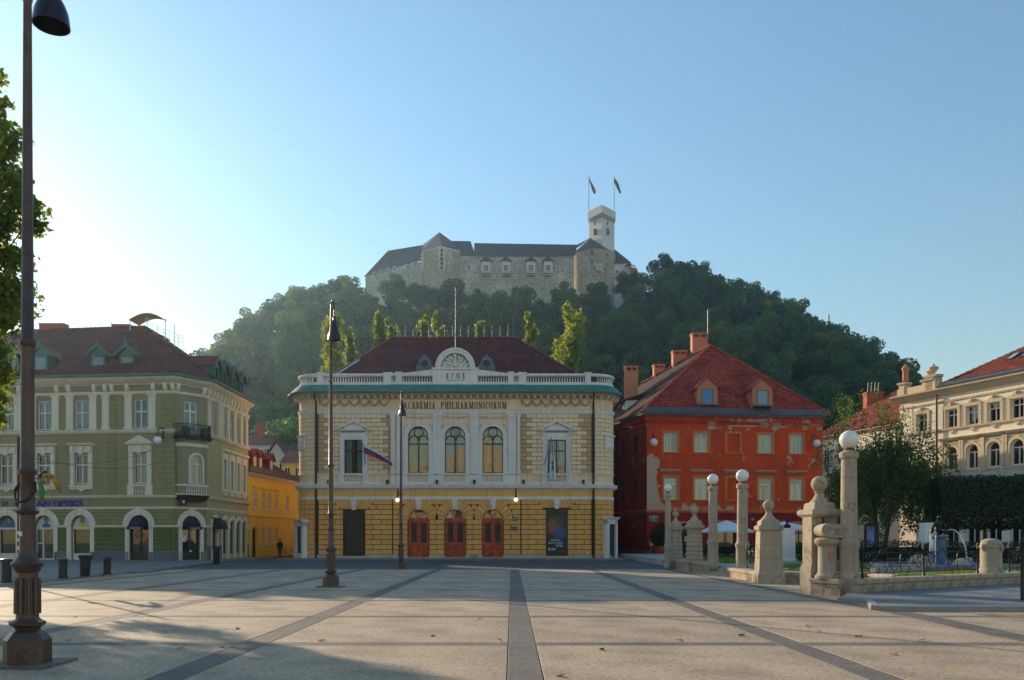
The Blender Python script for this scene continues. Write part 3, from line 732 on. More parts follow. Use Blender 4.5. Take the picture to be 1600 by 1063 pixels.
# ---- central arched windows and pilasters
for k, w in enumerate(wins):
    a, b, c, d = u_c[k][:4]; sp = d-ww; y = CV
    s_ = MB(); s_.arc(w, sp, ww, ww+0.36, y-0.12, y+0.05, n=18); s_.arc(w, sp, ww+0.02, ww+0.12, y-0.17, y-0.1, n=18); s_.arc(w, sp, ww+0.3, ww+0.40, y-0.16, y-0.1, n=18)
    for sg in (-1, 1):
        x0, x1 = sorted((w+sg*ww, w+sg*(ww+0.40))); s_.box(x0, x1, y-0.12, y+0.05, c, sp-0.14); s_.box(x0-0.03, x1+0.03, y-0.17, y+0.05, sp-0.14, sp+0.0)
        x0, x1 = sorted((w+sg*(ww+0.06), w+sg*(ww+0.34))); s_.box(x0, x1, y-0.145, y-0.11, c+0.2, sp-0.3)
    s_.prism([(w-0.12, d-0.03), (w+0.12, d-0.03), (w+0.2, d+0.45), (w-0.2, d+0.45)], y-0.24, y)
    s_.build('arch_surround', M_TRIM, hall)
    orn = MB()                                      # scrollwork in the spandrels
    for sg in (-1, 1):
        for t in range(3):
            cx_, cz_, r_ = w+sg*(ww+0.10+0.14*t), d-0.10-0.27*t+0.18, 0.13-0.02*t
            orn.tube([(cx_+r_*(1-q/14)*math.cos(q*0.9), y-0.06, cz_+r_*(1-q/14)*math.sin(q*0.9)) for q in range(12)], 0.035, 5)
    x0, x1 = w-1.15, w+1.15; zz = Zp(653)
    for t in range(9):
        cx_ = x0+(x1-x0)*(t+0.5)/9; orn.tube([(cx_+0.12*(1-q/14)*math.cos(q*0.9+t), y-0.05, zz+0.13*(1-q/14)*math.sin(q*0.9+t)) for q in range(11)], 0.028, 5)
    orn.build('scrollwork', M_TRIM, hall, smooth=60, kind='stuff')
    window(hall, a, b, c, d, CV+0.2, M_BFRAME, 'rose', True, [(0.02, 0.42, 0, 0.95), (0.62, 0.98, 0, 0.95)] if k == 1 else [(0.02, 0.47, 0, 0.95), (0.53, 0.98, 0, 0.95)], split=0.63, cmat=None if k == 1 else M_REFLNET)
    q = MB(); zb = Zp(756); q.box(a-0.42, a, y-0.14, y+0.02, zb, c); q.box(b, b+0.42, y-0.14, y+0.02, zb, c); q.box(a, b, y-0.12, y+0.02, zb, zb+0.14); q.box(a-0.45, b+0.45, y-0.2, y+0.02, c-0.12, c)
    q.build('window_parapet', M_TRIM, hall); balusters(a, b, zb+0.14, c-0.12-zb-0.14, y-0.07, 9)
for x0, x1 in ((611, 617.5), (620.5, 630), (677.5, 689.5), (735.5, 747.5), (794, 806), (808.5, 813)):
    a, b = U(x0), U(x1); y = CV; z0, z1 = Zp(741), Zp(647); s_ = MB()
    s_.box(a, b, y-0.14, y+0.02, z0, z1-0.5); s_.box(a-0.05, b+0.05, y-0.18, y+0.02, z0, z0+0.25); s_.box(a-0.03, b+0.03, y-0.17, y+0.02, Zp(707), Zp(704))
    s_.prism([(a, z1-0.5), (b, z1-0.5), (b+0.07, z1-0.1), (a-0.07, z1-0.1)], y-0.18, y); s_.box(a-0.09, b+0.09, y-0.22, y+0.02, z1-0.1, z1-0.005)
    if b-a > 0.45:
        for t in range(4): s_.sphere((a+(b-a)*(t+0.5)/4, y-0.19, z1-0.33+0.12*(t in (0, 3))), 0.075, 8)
    s_.box(a-0.03, b+0.03, y-0.12, y+0.02, Zp(756), z0-0.1)
    s_.build('pilaster', M_TRIM, hall)
# ---- doors
def hall_door(d):
    y = CV+0.22; t = link('doorway', None, hall); zb = 0.17; zt = SPR-0.02
    f = MB(); f.box(d-aw+0.0, d-aw+0.09, y, y+0.1, zb, zt); f.box(d+aw-0.09, d+aw, y, y+0.1, zb, zt); f.box(d-aw, d+aw, y-0.04, y+0.1, zt, zt+0.18); f.arc(d, SPR, aw-0.09, aw, y, y+0.1)
    for a in (60, 120): f.tube([(d, y+0.04, zt+0.18), (d+(aw-0.05)*math.cos(R(a)), y+0.04, SPR+(aw-0.05)*math.sin(R(a)))], 0.025, 4)
    f.build('frame', M_DOOR, t)
    p = MB(); p.quad(*[(d+(aw-0.04)*math.cos(math.pi*k/12), y+0.05, SPR+0.1+(aw-0.1)*math.sin(math.pi*k/12)) for k in range(13)]); p.build('pane', GLASS, t)
    MB().box(d-aw, d+aw, y+0.7, y+0.72, zb, SPR+aw).build('room', M_DARK, t)
    for sg in (-1, 1):
        lf = link('door_leaf', None, hall); x0, x1 = sorted((d+sg*0.012, d+sg*(aw-0.09))); m = MB(); yy = y+0.03; H_ = zt-zb
        m.box(x0, x1, yy, yy+0.06, zb, zt)
        m.box(x0+0.02, x1-0.02, yy-0.03, yy, zb+0.02, zb+0.12)
        for z0, z1 in ((0.06, 0.2), (0.22, 0.30)): m.block(x0+0.1, x1-0.1, zb+H_*z0, zb+H_*z1, 0.045, 0.03, yy)
        for a_, b_ in ((x0, x0+0.11), (x1-0.11, x1)): m.box(a_, b_, yy-0.025, yy, zb+H_*0.34, zt)
        m.box(x0+0.11, x1-0.11, yy-0.025, yy, zb+H_*0.34, zb+H_*0.38); m.box(x0+0.11, x1-0.11, yy-0.025, yy, zt-0.18, zt)
        m.build('panelling', M_DOOR, lf)
        MB().box(x0+0.15, x1-0.15, yy-0.008, yy-0.004, zb+H_*0.40, zt-0.22).build('pane', M_BFRAME, lf)
        g_ = MB(); xm = (x0+x1)/2
        for q in range(7):
            zz = zb+H_*0.42+q*(H_*0.52-0.22)/6.5; g_.tube([(x0+0.16, yy-0.02, zz), (xm, yy-0.02, zz+0.12), (x1-0.16, yy-0.02, zz)], 0.012, 4)
        g_.tube([(xm, yy-0.02, zb+H_*0.4), (xm, yy-0.02, zt-0.22)], 0.014, 4); g_.build('grille', M_IRON, lf)
        MB().tube([(d+sg*0.07, yy-0.09, zb+H_*0.30), (d+sg*0.07, yy-0.09, zb+H_*0.36)], 0.02, 6).build('handle', mat('brass', C(150, 112, 52), 0.35, metal=0.8) if 'brass' not in MATS else MATS['brass'], lf)
for d in doors: hall_door(d)
o = g_l[0]; b = MB(); M_BLACKD = mat('black_door_paint', C(22, 22, 26), 0.35, 0.2, 3)
b.box(o[0], o[1], 0.18, 0.26, o[2], o[3])
for z0, z1 in ((0.03, 0.30), (0.32, 0.74), (0.80, 0.97)):
    hh = o[3]-o[2]
    for k in range(2): xa = o[0]+(o[1]-o[0])*(0.05+0.475*k); b.block(xa, xa+(o[1]-o[0])*0.425, o[2]+hh*z0, o[2]+hh*z1, 0.03, 0.02, 0.18)
b.box(o[0], o[1], 0.12, 0.2, o[2]+hh*0.75, o[2]+hh*0.785)
b.build('side_door', M_BLACKD, hall)
o = g_r[0]; MB().box(o[0], o[1], 0.25, 0.3, o[2], o[3]).build('blind_niche', M_BLACKD, hall)
# corner doorways, turned with the rounded corner
for sgn, x0, x1, zt in ((-1, 461.5, 481, 812), (1, 941, 962, 808)):
    a = R(52); cx = sgn*(UW+RC*math.sin(a)); cyy = RC-RC*math.cos(a); nd = link('corner_doorway', None, hall, (cx, cyy, 0), sgn*a)
    h = Zp(zt); q = MB(); w = 0.85
    q.box(-w, -w+0.32, -0.3, 0.2, 0, h-0.3); q.box(w-0.32, w, -0.3, 0.2, 0, h-0.3); q.box(-w, w, -0.3, 0.2, h-0.6, h-0.2); q.xsweep([(0.2, h-0.2), (-0.34, h-0.2), (-0.48, h-0.06), (-0.48, h), (0.2, h)], -w-0.14, w+0.14); q.box(-w-0.05, w+0.05, -0.36, 0.2, 0, 0.5 if sgn < 0 else 0.12)
    q.build('surround', M_TRIM, nd); MB().box(-w+0.3, w-0.3, -0.12, -0.06, 0.12, h-0.58).build('door_leaf', M_BLACKD, nd)
    rp = link('relief_panel', None, hall, (sgn*(UW+RC*math.sin(R(48))), RC-RC*math.cos(R(48)), Zp(692)), sgn*R(48)); q = MB(); q.block(-0.62, 0.62, -0.6, 0.6, 0.12, 0.06); q.box(-0.72, 0.72, -0.16, 0, 0.6, 0.74); q.build('panel_frame', M_TRIM, rp)
    MB().block(-0.4, 0.4, -0.4, 0.36, 0.05, 0.04, -0.12).build('tablet', M_TRIM, rp)
# drainpipes and spotlights
for u in (U(494.3), U(927)):
    q = MB(); q.tube([(u, -0.75, zc-0.1), (u, -0.7, zc-0.3), (u, -0.16, zc-0.9), (u, -0.16, 0.1)], 0.09, 8)
    for zz in (2, 4.2, 7, 9, 11.2): q.lathe([(0.115, 0), (0.115, 0.08)], 8, (u, -0.16, zz))
    q.build('drainpipe', M_IRON, hall, smooth=50)
for px in (515, 606, 683.5, 741.5, 818, 911): 
    y = CV if CL < U(px) < CR else 0; q = MB(); q.box(U(px)-0.1, U(px)+0.1, y-0.5, y-0.2, Zp(756), Zp(750.5)); q.box(U(px)-0.04, U(px)+0.04, y-0.38, y-0.3, Zp(757.6), Zp(756)); q.build('spotlight', M_IRON, hall)
# ---- attic balustrade, tympanum, roof
za, zr0, zr1 = zc+0.62, Zp(588.3), Zp(584.2); AO = -0.05
mould('attic_base', [(AO+0.12, za-0.02), (AO+0.12, za+0.24), (AO+0.06, za+0.3), (AO-0.3, za+0.3), (AO-0.3, za-0.02)])
ra, rb = U(678), U(745.5)
def clip_path(x0, x1): return [(x0, HPATH_Y(x0))] + [p for p in HPATH[1:-1] if x0 < p[0] < x1] + [(x1, HPATH_Y(x1))]
def HPATH_Y(x): return CV if CL < x < CR else 0.0
rail = [(AO+0.16, zr0), (AO+0.2, zr0+0.1), (AO+0.16, zr1), (AO-0.28, zr1), (AO-0.28, zr0)]
for pth in ([(-UE, DEP)] + lc + [(CL, 0), (CL, CV), (U(629), CV)], [(U(794), CV), (CR, CV), (CR, 0)] + rc + [(UE, DEP)]):
    q = MB(); q.psweep(rail, pth); q.build('handrail', M_TRIM, hall)
for x0, x1, s0, s1 in ((U(628), U(679), 0.0, 0.33), (U(744), U(795), 0.33, 0.0)):
    q = MB(); q.prism([(x0, zr0), (x1, zr0), (x1, zr1+s1), (x0, zr1+s0)], CV+0.05-0.16, CV+0.05+0.28); q.build('ramped_rail', M_TRIM, hall)
for x0, x1 in ((496, 504.5), (600, 612), (619.5, 628.5), (794, 802.5), (810.5, 822.5), (914, 923)):
    a, b = U(x0), U(x1); y = HPATH_Y((a+b)/2)-AO; q = MB(); q.box(a, b, y-0.24, y+0.34, za-0.03, zr1+0.03); q.box(a-0.05, b+0.05, y-0.29, y+0.38, za-0.03, za+0.26); q.box(a-0.05, b+0.05, y-0.29, y+0.38, zr1-0.02, zr1+0.1); q.build('attic_pier', M_TRIM, hall)
for x0, x1, n in ((505, 600, 23), (612.5, 619, 2), (629, 678, 12), (745.5, 793.5, 12), (803, 810, 2), (823, 913.5, 22)):
    balusters(U(x0), U(x1), za+0.3, zr0-za-0.3, HPATH_Y(U((x0+x1)/2))-AO+0.07, n)
for sgn, pth in ((-1, lc[::-1]), (1, rc)):
    for x, y, a in along([(p[0], p[1]) for p in pth] + [(sgn*UE, RC+7)], 0.235, 0.45):
        nx = (x-sgn*UW); n_ = Vector((nx, y-RC)).normalized() if y < RC else Vector((sgn, 0)); o = link('baluster', BAL, hall, (x-n_.x*0.1, y-n_.y*0.1, za+0.3)); o.scale = (1, 1, (zr0-za-0.3)/0.6)
y = CV
q = MB(); q.box(ra, rb, y-0.2, y+0.5, za-0.02, Zp(577.5)); q.box(ra-0.04, ra+0.55, y-0.27, y+0.3, za-0.03, Zp(579)); q.box(rb-0.55, rb+0.04, y-0.27, y+0.3, za-0.03, Zp(579)); q.box(U(689.5), U(736.5), y-0.28, y+0.1, za-0.03, za+0.35)
q.box(U(675.5), U(748), y-0.34, y+0.5, Zp(579), Zp(576.2)); q.build('year_block', M_TRIM, hall)
q = MB(); q.box(U(690), U(736), y-0.245, y-0.19, Zp(598), Zp(581)); q.build('year_tablet', M_TRIM, hall)
serif_text('1701', U(697.5), U(726.5), Zp(593.5), Zp(585), y-0.247, 0.02, 0.55).build('year_numerals', M_LETD, hall)
MB().box(U(699), U(725.5), y-0.262, y-0.24, Zp(596.2), Zp(595.4)).build('year_underline', M_LETD, hall)
tz = Zp(576.2); tx = U(711.7); ro, ri = 30*HS, 23.4*HS
q = MB(); q.arc(tx, tz, ri, ro, y-0.3, y+0.4, n=24); q.arc(tx, tz, ro-0.12, ro+0.06, y-0.36, y+0.42, n=24); q.arc(tx, tz, ri-0.04, ri+0.08, y-0.34, y+0.1, n=24); q.build('tympanum_arch', M_TRIM, hall)
q = MB(); q.prism([(tx+ri*math.cos(math.pi*k/20), tz+ri*math.sin(math.pi*k/20)) for k in range(21)], y-0.05, y+0.3); q.build('tympanum_field', mat('tympanum_grey', C(158, 154, 152), 0.85), hall)
q = MB()
for k in range(9):                                   # shell ribs and scrolls of the tympanum relief
    a = math.pi*(k+0.5)/9; q.tube([(tx+ri*t*math.cos(a+0.12*math.sin(t*9)), y-0.1, tz+ri*t*math.sin(a+0.12*math.sin(t*9))) for t in (0.18, 0.35, 0.5, 0.65, 0.8, 0.93)], [0.05, 0.07, 0.08, 0.09, 0.1, 0.05], 5)
for sg in (-1, 1):
    for cx_, cz_, r_ in ((0.55, 0.28, 0.26), (0.95, 0.22, 0.2), (0.45, 0.72, 0.22)):
        q.tube([(tx+sg*(cx_+r_*(1-t/15)*math.cos(t*0.8)), y-0.14, tz+cz_+r_*(1-t/15)*math.sin(t*0.8)) for t in range(13)], 0.05, 5)
q.tube([(tx, y-0.16, tz+0.1), (tx, y-0.16, tz+0.6), (tx, y-0.14, tz+ri-0.1)], [0.16, 0.09, 0.12], 8)
q.build('tympanum_relief', M_TRIM, hall, smooth=60)
MB().slab([(x, y) for x, y in [(-UE+.2, DEP)] + [(p[0]*0.985, p[1]+0.2) for p in lc] + [(p[0]*0.985, p[1]+0.2) for p in rc] + [(UE-.2, DEP)]], 14.2, 14.4).build('attic_deck', M_ZINC, hall)
ez, ev0, ev1, eu = 15.0, 1.5, 17.5, 12.55; rz, rv = 21.25, 9.5; rl, rr_ = U(711)+(-11.78+4.895), 0.31+4.895
roof = link('roof', None, hall)
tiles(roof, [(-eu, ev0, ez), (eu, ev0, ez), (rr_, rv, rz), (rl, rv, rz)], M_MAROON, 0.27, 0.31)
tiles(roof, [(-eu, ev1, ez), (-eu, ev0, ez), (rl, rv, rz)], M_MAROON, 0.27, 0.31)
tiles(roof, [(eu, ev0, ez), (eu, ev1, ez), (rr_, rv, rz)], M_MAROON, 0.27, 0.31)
MB().quad((-eu, ev1, ez), (eu, ev1, ez), (rr_, rv, rz), (rl, rv, rz)).build('roof_plane', M_MAROON, roof)
q = MB()
for a, b in (((-eu, ev0, ez), (rl, rv, rz)), ((eu, ev0, ez), (rr_, rv, rz)), ((rl, rv, rz), (rr_, rv, rz)), ((-eu, ev1, ez), (rl, rv, rz)), ((eu, ev1, ez), (rr_, rv, rz))):
    a, b = Vector(a), Vector(b); n = max(2, int((b-a).length/0.38))
    for k in range(n): q.tube([a.lerp(b, k/n)+Vector((0, 0, 0.05)), a.lerp(b, (k+1.1)/n)+Vector((0, 0, 0.08))], [0.11, 0.13], 6)
q.build('ridge_tiles', M_MAROON, roof, kind='stuff')
a, b = Vector((-eu, ev0, ez)), Vector((rl, rv, rz)); q = MB(); q.tube([a.lerp(b, 0.0)+Vector((0.35, -0.1, 0.1)), a.lerp(b, 0.52)+Vector((0.35, -0.1, 0.1))], 0.09, 6); q.build('sunlit_hip_edge', mat('hip_sunlight', C(190, 200, 210), 0.35, metal=0.5), roof)  # pale strip painted as the sunlit edge of this hip
for px in (664, 760.5):                              # round roof windows
    Yr = 73.6; pz = P(px, 570, Yr); ux = pz.x-hall.location.x; v = Yr-HALL_Y; w = 0.72; b = MB()
    z0 = pz.z-0.95
    prof = [(ux-w*1.15, z0), (ux+w*1.15, z0), (ux+w, z0+0.9)] + [(ux+w*0.8*math.cos(math.pi*k/10), z0+0.95+0.75*math.sin(math.pi*k/10)) for k in range(11)] + [(ux-w, z0+0.9)]
    dm = link('bullseye_dormer', None, hall); b.prism(prof, v-0.3, v+2.2); b.arc(ux, z0+0.95, 0.34, 0.5, v-0.42, v-0.28, 0, 2*math.pi, 18); b.box(ux-w*1.2, ux+w*1.2, v-0.42, v, z0-0.1, z0+0.12); b.sphere((ux, v-0.2, z0+1.78), 0.1, 8); b.build('hood', M_ZINC, dm)
    q = MB(); q.quad(*[(ux+0.34*math.cos(2*math.pi*k/16), v-0.305, z0+0.95+0.42*math.sin(2*math.pi*k/16)) for k in range(16)]); q.build('pane', M_BLACKD, dm)
# iron cresting on the ridge, rods, mast
q = MB(); x = rl+0.6; zt = rz+0.12
M_GIRON = mat('galvanised_iron', C(112, 116, 120), 0.5, metal=0.4)
while x < rr_-0.05:
    q.tube([(x, rv, zt), (x, rv, zt+1.2)], 0.015, 5); q.sphere((x, rv, zt+0.62), 0.07, 6); q.sphere((x, rv, zt+0.25), 0.055, 6)
    for sg in (-1, 1): q.tube([(x, rv, zt+1.05), (x+sg*0.09, rv, zt+0.93), (x, rv, zt+0.8)], 0.018, 4)
    if x+0.77 < rr_: q.tube([(x+0.385+0.26*math.cos(2*math.pi*t/12), rv, zt+0.58+0.26*math.sin(2*math.pi*t/12)) for t in range(13)], 0.016, 4)
    x += 0.77
for zz in (0.14, 0.9): q.tube([(rl+0.6, rv, zt+zz), (rr_, rv, zt+zz)], 0.02, 4)
q.build('ridge_cresting', M_GIRON, roof)
for x, z1 in ((rl+0.25, rz+2.6), (rr_-0.2, rz+2.6)): MB().tube([(x, rv, rz), (x, rv, z1)], 0.045, 6).build('lightning_rod', M_GIRON, roof)
MB().tube([(tx, y+0.2, tz+ro), (tx, y+0.2, Zp(449))], [0.042, 0.02], 8).build('mast', M_GIRON, hall)
# ---- things on the hall
def globe_lamp(name, label, px, py, Y, wallY, r=0.16, group=None):
    c = P(px, py, Y); t = thing(name, label, 'wall lamp', (c.x, wallY, c.z), 0, group); d = Y-wallY
    q = MB(); q.box(-0.06, 0.06, -0.03, 0.03, 0.2, 1.1); q.tube([(0, 0, 0.9), (0, d*0.5, 1.05), (0, d, 0.75), (0, d, r)], 0.03, 6); q.tube([(0, -0.02, 0.35), (0, d*0.6, 0.55), (0, d*0.8, 0.9)], 0.02, 5); q.lathe([(0.1, 0), (0.07, 0.1), (0.03, 0.14)], 8, (0, d, r-0.02)); q.build('bracket', M_IRON, t)
    MB().sphere((0, d, 0), r, 16).build('globe', M_GLOBE, t, smooth=80); return t
M_GLOBE = mat('opal_glass_globe', C(238, 234, 226), 0.25, 0.02, 2, spec=0.5)
M_GLOW = mat('lit_opal_globe', C(245, 236, 215), 0.3, 0.02, 2)
nb = M_GLOW.node_tree.nodes['Principled BSDF']; nb.inputs['Emission Color'].default_value = (1.0, 0.85, 0.6, 1); nb.inputs['Emission Strength'].default_value = 0.9
for px, py, side in ((621, 781.5, 'door nearest the black side door'), (806, 781, 'door nearest the tall poster')):
    t = globe_lamp('wall_lamp', 'small lit globe lamp on an iron bracket, hall ' + side, px, py, HALL_Y-0.55, HALL_Y-0.17, 0.19); t.children[1].data.materials[0] = M_GLOW
def flag(name, label, bands, pole_a, pole_b, drop, width, cat='flag', seedv=1, fold=0.12, emblem=None):
    """cloth hanging from a pole; bands = materials across the width"""
    t = thing(name, label, cat, pole_a); A = Vector((0, 0, 0)); B = Vector(pole_b)-Vector(pole_a)
    MB().tube([A, B], 0.025, 6).build('pole', M_GIRON, t)
    return t
M_FW = mat('flag_white', C(225, 225, 228), 0.85); M_FB = mat('flag_blue', C(28, 60, 150), 0.85); M_FR = mat('flag_red', C(190, 28, 34), 0.85); M_FG = mat('flag_green', C(40, 120, 60), 0.85)
def cloth(fn, nu, nv, u0, u1):
    b = MB()
    for i in range(nu):
        for j in range(nv):
            q = [fn(u0+(u1-u0)*(i+a)/nu, (j+c)/nv) for a, c in ((0, 0), (1, 0), (1, 1), (0, 1))]; b.quad(*q)
    return b
y0 = HALL_Y-0.2
A = P(571, 727, y0); B = P(566.5, 692, y0-1.1)
t = thing('flag', 'white, blue and red flag streaming from the window above the black side door', 'flag', A)
MB().tube([(0, 0, 0), B-A], 0.03, 6).build('pole', M_GIRON, t)
def fl(s_, v):                                        # s_: along the stream, v: across the bands
    top = P(566.5+42*s_, 693+22*s_+4*s_*s_, y0-1.1); w = (14.5-3.5*s_)*HS*(1-0.12*s_)
    return top-A+Vector((0.10*math.sin(v*3)+0.25*v*s_, 0.18*math.sin(s_*9+v*2)+0.1*v, -w*v))
for name, m, v0, v1 in (('white_band', M_FW, 0, 1/3), ('blue_band', M_FB, 1/3, 2/3), ('red_band', M_FR, 2/3, 1)):
    b = MB()
    for i in range(14):
        for j in range(3):
            b.quad(*[fl((i+a)/14, v0+(v1-v0)*(j+c)/3) for a, c in ((0, 0), (1, 0), (1, 1), (0, 1))])
    b.build(name, m, t, smooth=80)
A = P(850, 727, y0); B = P(862, 684, y0-1.1)
t = thing('flag', 'white flag with a green emblem hanging limp before the window above the tall poster', 'flag', A)
MB().tube([(0, 0, 0), B-A], 0.03, 6).build('pole', M_GIRON, t)
def fl2(s_, v):
    p = P(862, 686+60*v, y0-1.1); w = (0.2+9.5*min(1, v*1.4))*HS
    return p-A+Vector((w*(s_-0.35), 0.16*math.sin(s_*11+v*3)-0.05, -0.25*s_*(v > 0.9)))
b = MB()
for i in range(8):
    for j in range(14): b.quad(*[fl2((i+a)/8, (j+c)/14) for a, c in ((0, 0), (1, 0), (1, 1), (0, 1))])
b.build('cloth', M_FW, t, smooth=80)
b = MB()
for (s_, v) in ((0.42, 0.62), (0.5, 0.72), (0.4, 0.76)): b.sphere(tuple(fl2(s_, v)+Vector((0, -0.06, 0))), 0.13, 8)
b.xf(Matrix.Translation((0, 0, 0))); b.build('emblem', M_FG, t)
# poster in the niche
o = g_r[0]; cx = hall.location.x+(o[0]+o[1])/2; hw = (o[1]-o[0])/2-0.04
pt = thing('poster', 'tall dark concert poster with coloured splashes and white lettering in the hall wall', 'poster', (cx, HALL_Y+0.10, o[2]+0.02)); hh = o[3]-o[2]-0.06
def poster_mat():
    m = mat('poster_print', C(14, 22, 44), 0.35, 0.1, 1); N = m.node_tree.nodes; L = m.node_tree.links; b = N['Principled BSDF']
    tc = N.new('ShaderNodeTexCoord'); src = None
    vals = [((-0.25, 0.66), 0.5, C(120, 98, 30)), ((0.2, 0.72), 0.35, C(60, 62, 20)), ((-0.5, 0.55), 0.4, C(150, 74, 62)), ((-0.15, 0.56), 0.28, C(170, 36, 70)), ((0.3, 0.46), 0.55, C(22, 80, 130)), ((0.55, 0.78), 0.25, C(20, 40, 90))]
    prev = C(12, 18, 40)
    nz = N.new('ShaderNodeTexNoise'); nz.inputs['Scale'].default_value = 2.5; nz.inputs['Detail'].default_value = 5; L.new(tc.outputs['Object'], nz.inputs['Vector'])
    ad = N.new('ShaderNodeVectorMath'); ad.operation = 'MULTIPLY_ADD'; L.new(nz.outputs['Color'], ad.inputs[0]); ad.inputs[1].default_value = (0.9, 0, 0.9); L.new(tc.outputs['Object'], ad.inputs[2])
    for (u, v), r, c in vals:
        d = N.new('ShaderNodeVectorMath'); d.operation = 'DISTANCE'; L.new(ad.outputs[0], d.inputs[0]); d.inputs[1].default_value = (u*hw+0.45, 0, v*hh+0.45)
        mr = N.new('ShaderNodeMapRange'); mr.inputs[1].default_value = r*0.4; mr.inputs[2].default_value = r*1.5; mr.inputs[3].default_value = 1; mr.inputs[4].default_value = 0; L.new(d.outputs['Value'], mr.inputs[0])
        mx = N.new('ShaderNodeMix'); mx.data_type = 'RGBA'; L.new(mr.outputs[0], mx.inputs[0]); mx.inputs[7].default_value = c
        if src is None: mx.inputs[6].default_value = prev
        else: L.new(src, mx.inputs[6])
        src = mx.outputs[2]
    L.new(src, b.inputs['Base Color']); return m
MB().box(-hw, hw, -0.02, 0.02, 0, hh).build('printed_panel', poster_mat(), pt)
fr = MB(); fr.box(-hw-0.03, -hw+0.05, -0.06, 0.03, 0, hh); fr.box(hw-0.05, hw+0.03, -0.06, 0.03, 0, hh); fr.box(-hw+0.05, hw-0.05, -0.06, 0.03, hh*0.86, hh); fr.box(-hw+0.05, hw-0.05, -0.06, 0.03, 0, 0.05); fr.build('frame', M_BLACKD, pt)
M_PW = mat('poster_white', C(215, 215, 220), 0.6)
for txt, x0, x1, z0, z1 in (('Nakup', -0.55, 0.35, 0.27, 0.325), ('abonmajev', -0.85, 0.65, 0.215, 0.265), ('25/26', -0.1, 0.6, 0.155, 0.205), ('III', -0.85, -0.55, 0.075, 0.13), ('III', -0.45, -0.15, 0.075, 0.13)):
    fit_text(txt, x0*hw, x1*hw, z0*hh, z1*hh, -0.024, 0.002, 0.01).build('lettering', M_PW, pt)
MB().box(hw*0.6, hw*0.8, -0.024, -0.018, hh*0.03, hh*0.06).build('red_mark', M_FR, pt)
sg = thing('number_plate', 'small green house number plate beside the third hall door', 'sign', P(804.5, 811, HALL_Y-0.25)); MB().block(-0.22, 0.22, -0.15, 0.15, 0.03, 0.01).build('plate', mat('green_enamel', C(20, 84, 66), 0.3), sg); fit_text('10', -0.1, 0.1, -0.09, 0.09, -0.032, 0.002).build('digits', M_PW, sg)
lb = thing('letter_box', 'small grey letter box on the hall wall under the house number plate', 'letter box', P(803, 826, HALL_Y-0.25)); MB().block(-0.25, 0.25, -0.16, 0.16, 0.12, 0.02).build('case', M_ZINC, lb); MB().box(-0.2, 0.2, -0.13, -0.118, 0.06, 0.09).build('slot', M_BLACKD, lb)
# ================================================================== green corner house
M_GRN = mat('sage_plaster', C(152, 140, 100), 0.85, 0.08, 0.7, 0.1, 25, streak=0.3)
M_GRND = mat('green_plaster_band', C(146, 138, 94), 0.85, 0.08, 0.8, 0.1, 25, streak=0.35)
M_GRNL = mat('moss_green_band', C(94, 104, 56), 0.85, 0.1, 0.8, 0.1, 25, streak=0.3)
M_GW = mat('cream_stucco', C(232, 218, 194), 0.85, 0.06, 1.2, 0.06, 25, streak=0.3)
M_GPL = mat('blue_grey_plinth', C(104, 108, 116), 0.8, 0.12, 1.0, 0.2, 14, stain=C(140, 118, 110), stain_scale=0.6, stain_amt=0.5)
M_RTILE = tile_mat('red_brown_tile', C(122, 56, 44), C(92, 42, 36))
M_TEAL = mat('teal_copper', C(62, 120, 112), 0.55, 0.15, 1.5, streak=0.3)
M_NAVY = mat('navy_canvas', C(24, 26, 46), 0.85, 0.15, 2)
M_ALU = mat('white_aluminium', C(196, 204, 210), 0.4, 0.03, 3)
g_a, g_b = (-39.7, 63.5), (-25.6, 62.0); g_c2 = (-23.9, 64.2); g_d = (-23.95, 74.4)
g_ext = (g_a[0]-(g_b[0]-g_a[0])*0.55, g_a[1]-(g_b[1]-g_a[1])*0.55)
gh = thing('corner_house', 'sage green three storey corner house with white pilasters, corner bay and red hipped roof', 'house', (g_b[0], g_b[1], 0))
GF = Fac(gh, g_ext, g_b); GCH = Fac(gh, g_b, g_c2); GS = Fac(gh, g_c2, g_d)
def up(px): return GF.u(px)
GZ = dict(pl=0.78, imp=2.62, spr=2.77, crown=3.56, sb=4.02, sc=4.82, m0=5.95, m1=8.22, co=9.86, u0=10.12, u1=12.36, fr=12.74, ev=14.0)
wc = [up(k) for k in (-47, 11, 69.5, 128, 219.7)]; ac = [up(k) for k in (-45, 11, 69.5, 126.5, 218)]
GL = GF.len; hw = 0.56; AR = 0.79
# walls
ops_f = [(w-hw, w+hw, GZ['m0'], GZ['m1'], False) for w in wc] + [(w-hw, w+hw, GZ['u0'], GZ['u1'], False) for w in wc]
b = MB(); wall(b, 0, GL, GZ['sc'], GZ['ev'], ops_f, 0.2); GF.b(b, 'front_wall', M_GRN)
b = MB(); wall(b, 0, GL, 0, GZ['sc'], [(a-AR, a+AR, 0.12, GZ['crown'], True) for a in ac], 0.4); GF.b(b, 'shopfront_wall', M_GRND)
CLn = GCH.len
b = MB(); wall(b, 0, CLn, GZ['sc'], GZ['ev'], [(CLn/2-0.55, CLn/2+0.55, GZ['co']+0.1, GZ['u1']-0.05, False)], 0.2); GCH.b(b, 'corner_wall', M_GRN)
b = MB(); wall(b, 0, CLn, 0, GZ['sc'], [(CLn/2-0.75, CLn/2+0.75, 0.12, GZ['crown'], True)], 0.4); GCH.b(b, 'corner_shop_wall', M_GRND)
sw = [1.5, 3.9, 5.6, 7.25, 8.85]; SL = GS.len
M_GSIDE = mat('bounce_lit_sage', C(178, 168, 118), 0.85, 0.08, 0.7, 0.1, 25, streak=0.3)  # paler copy of the front plaster, bounced light put into its colour
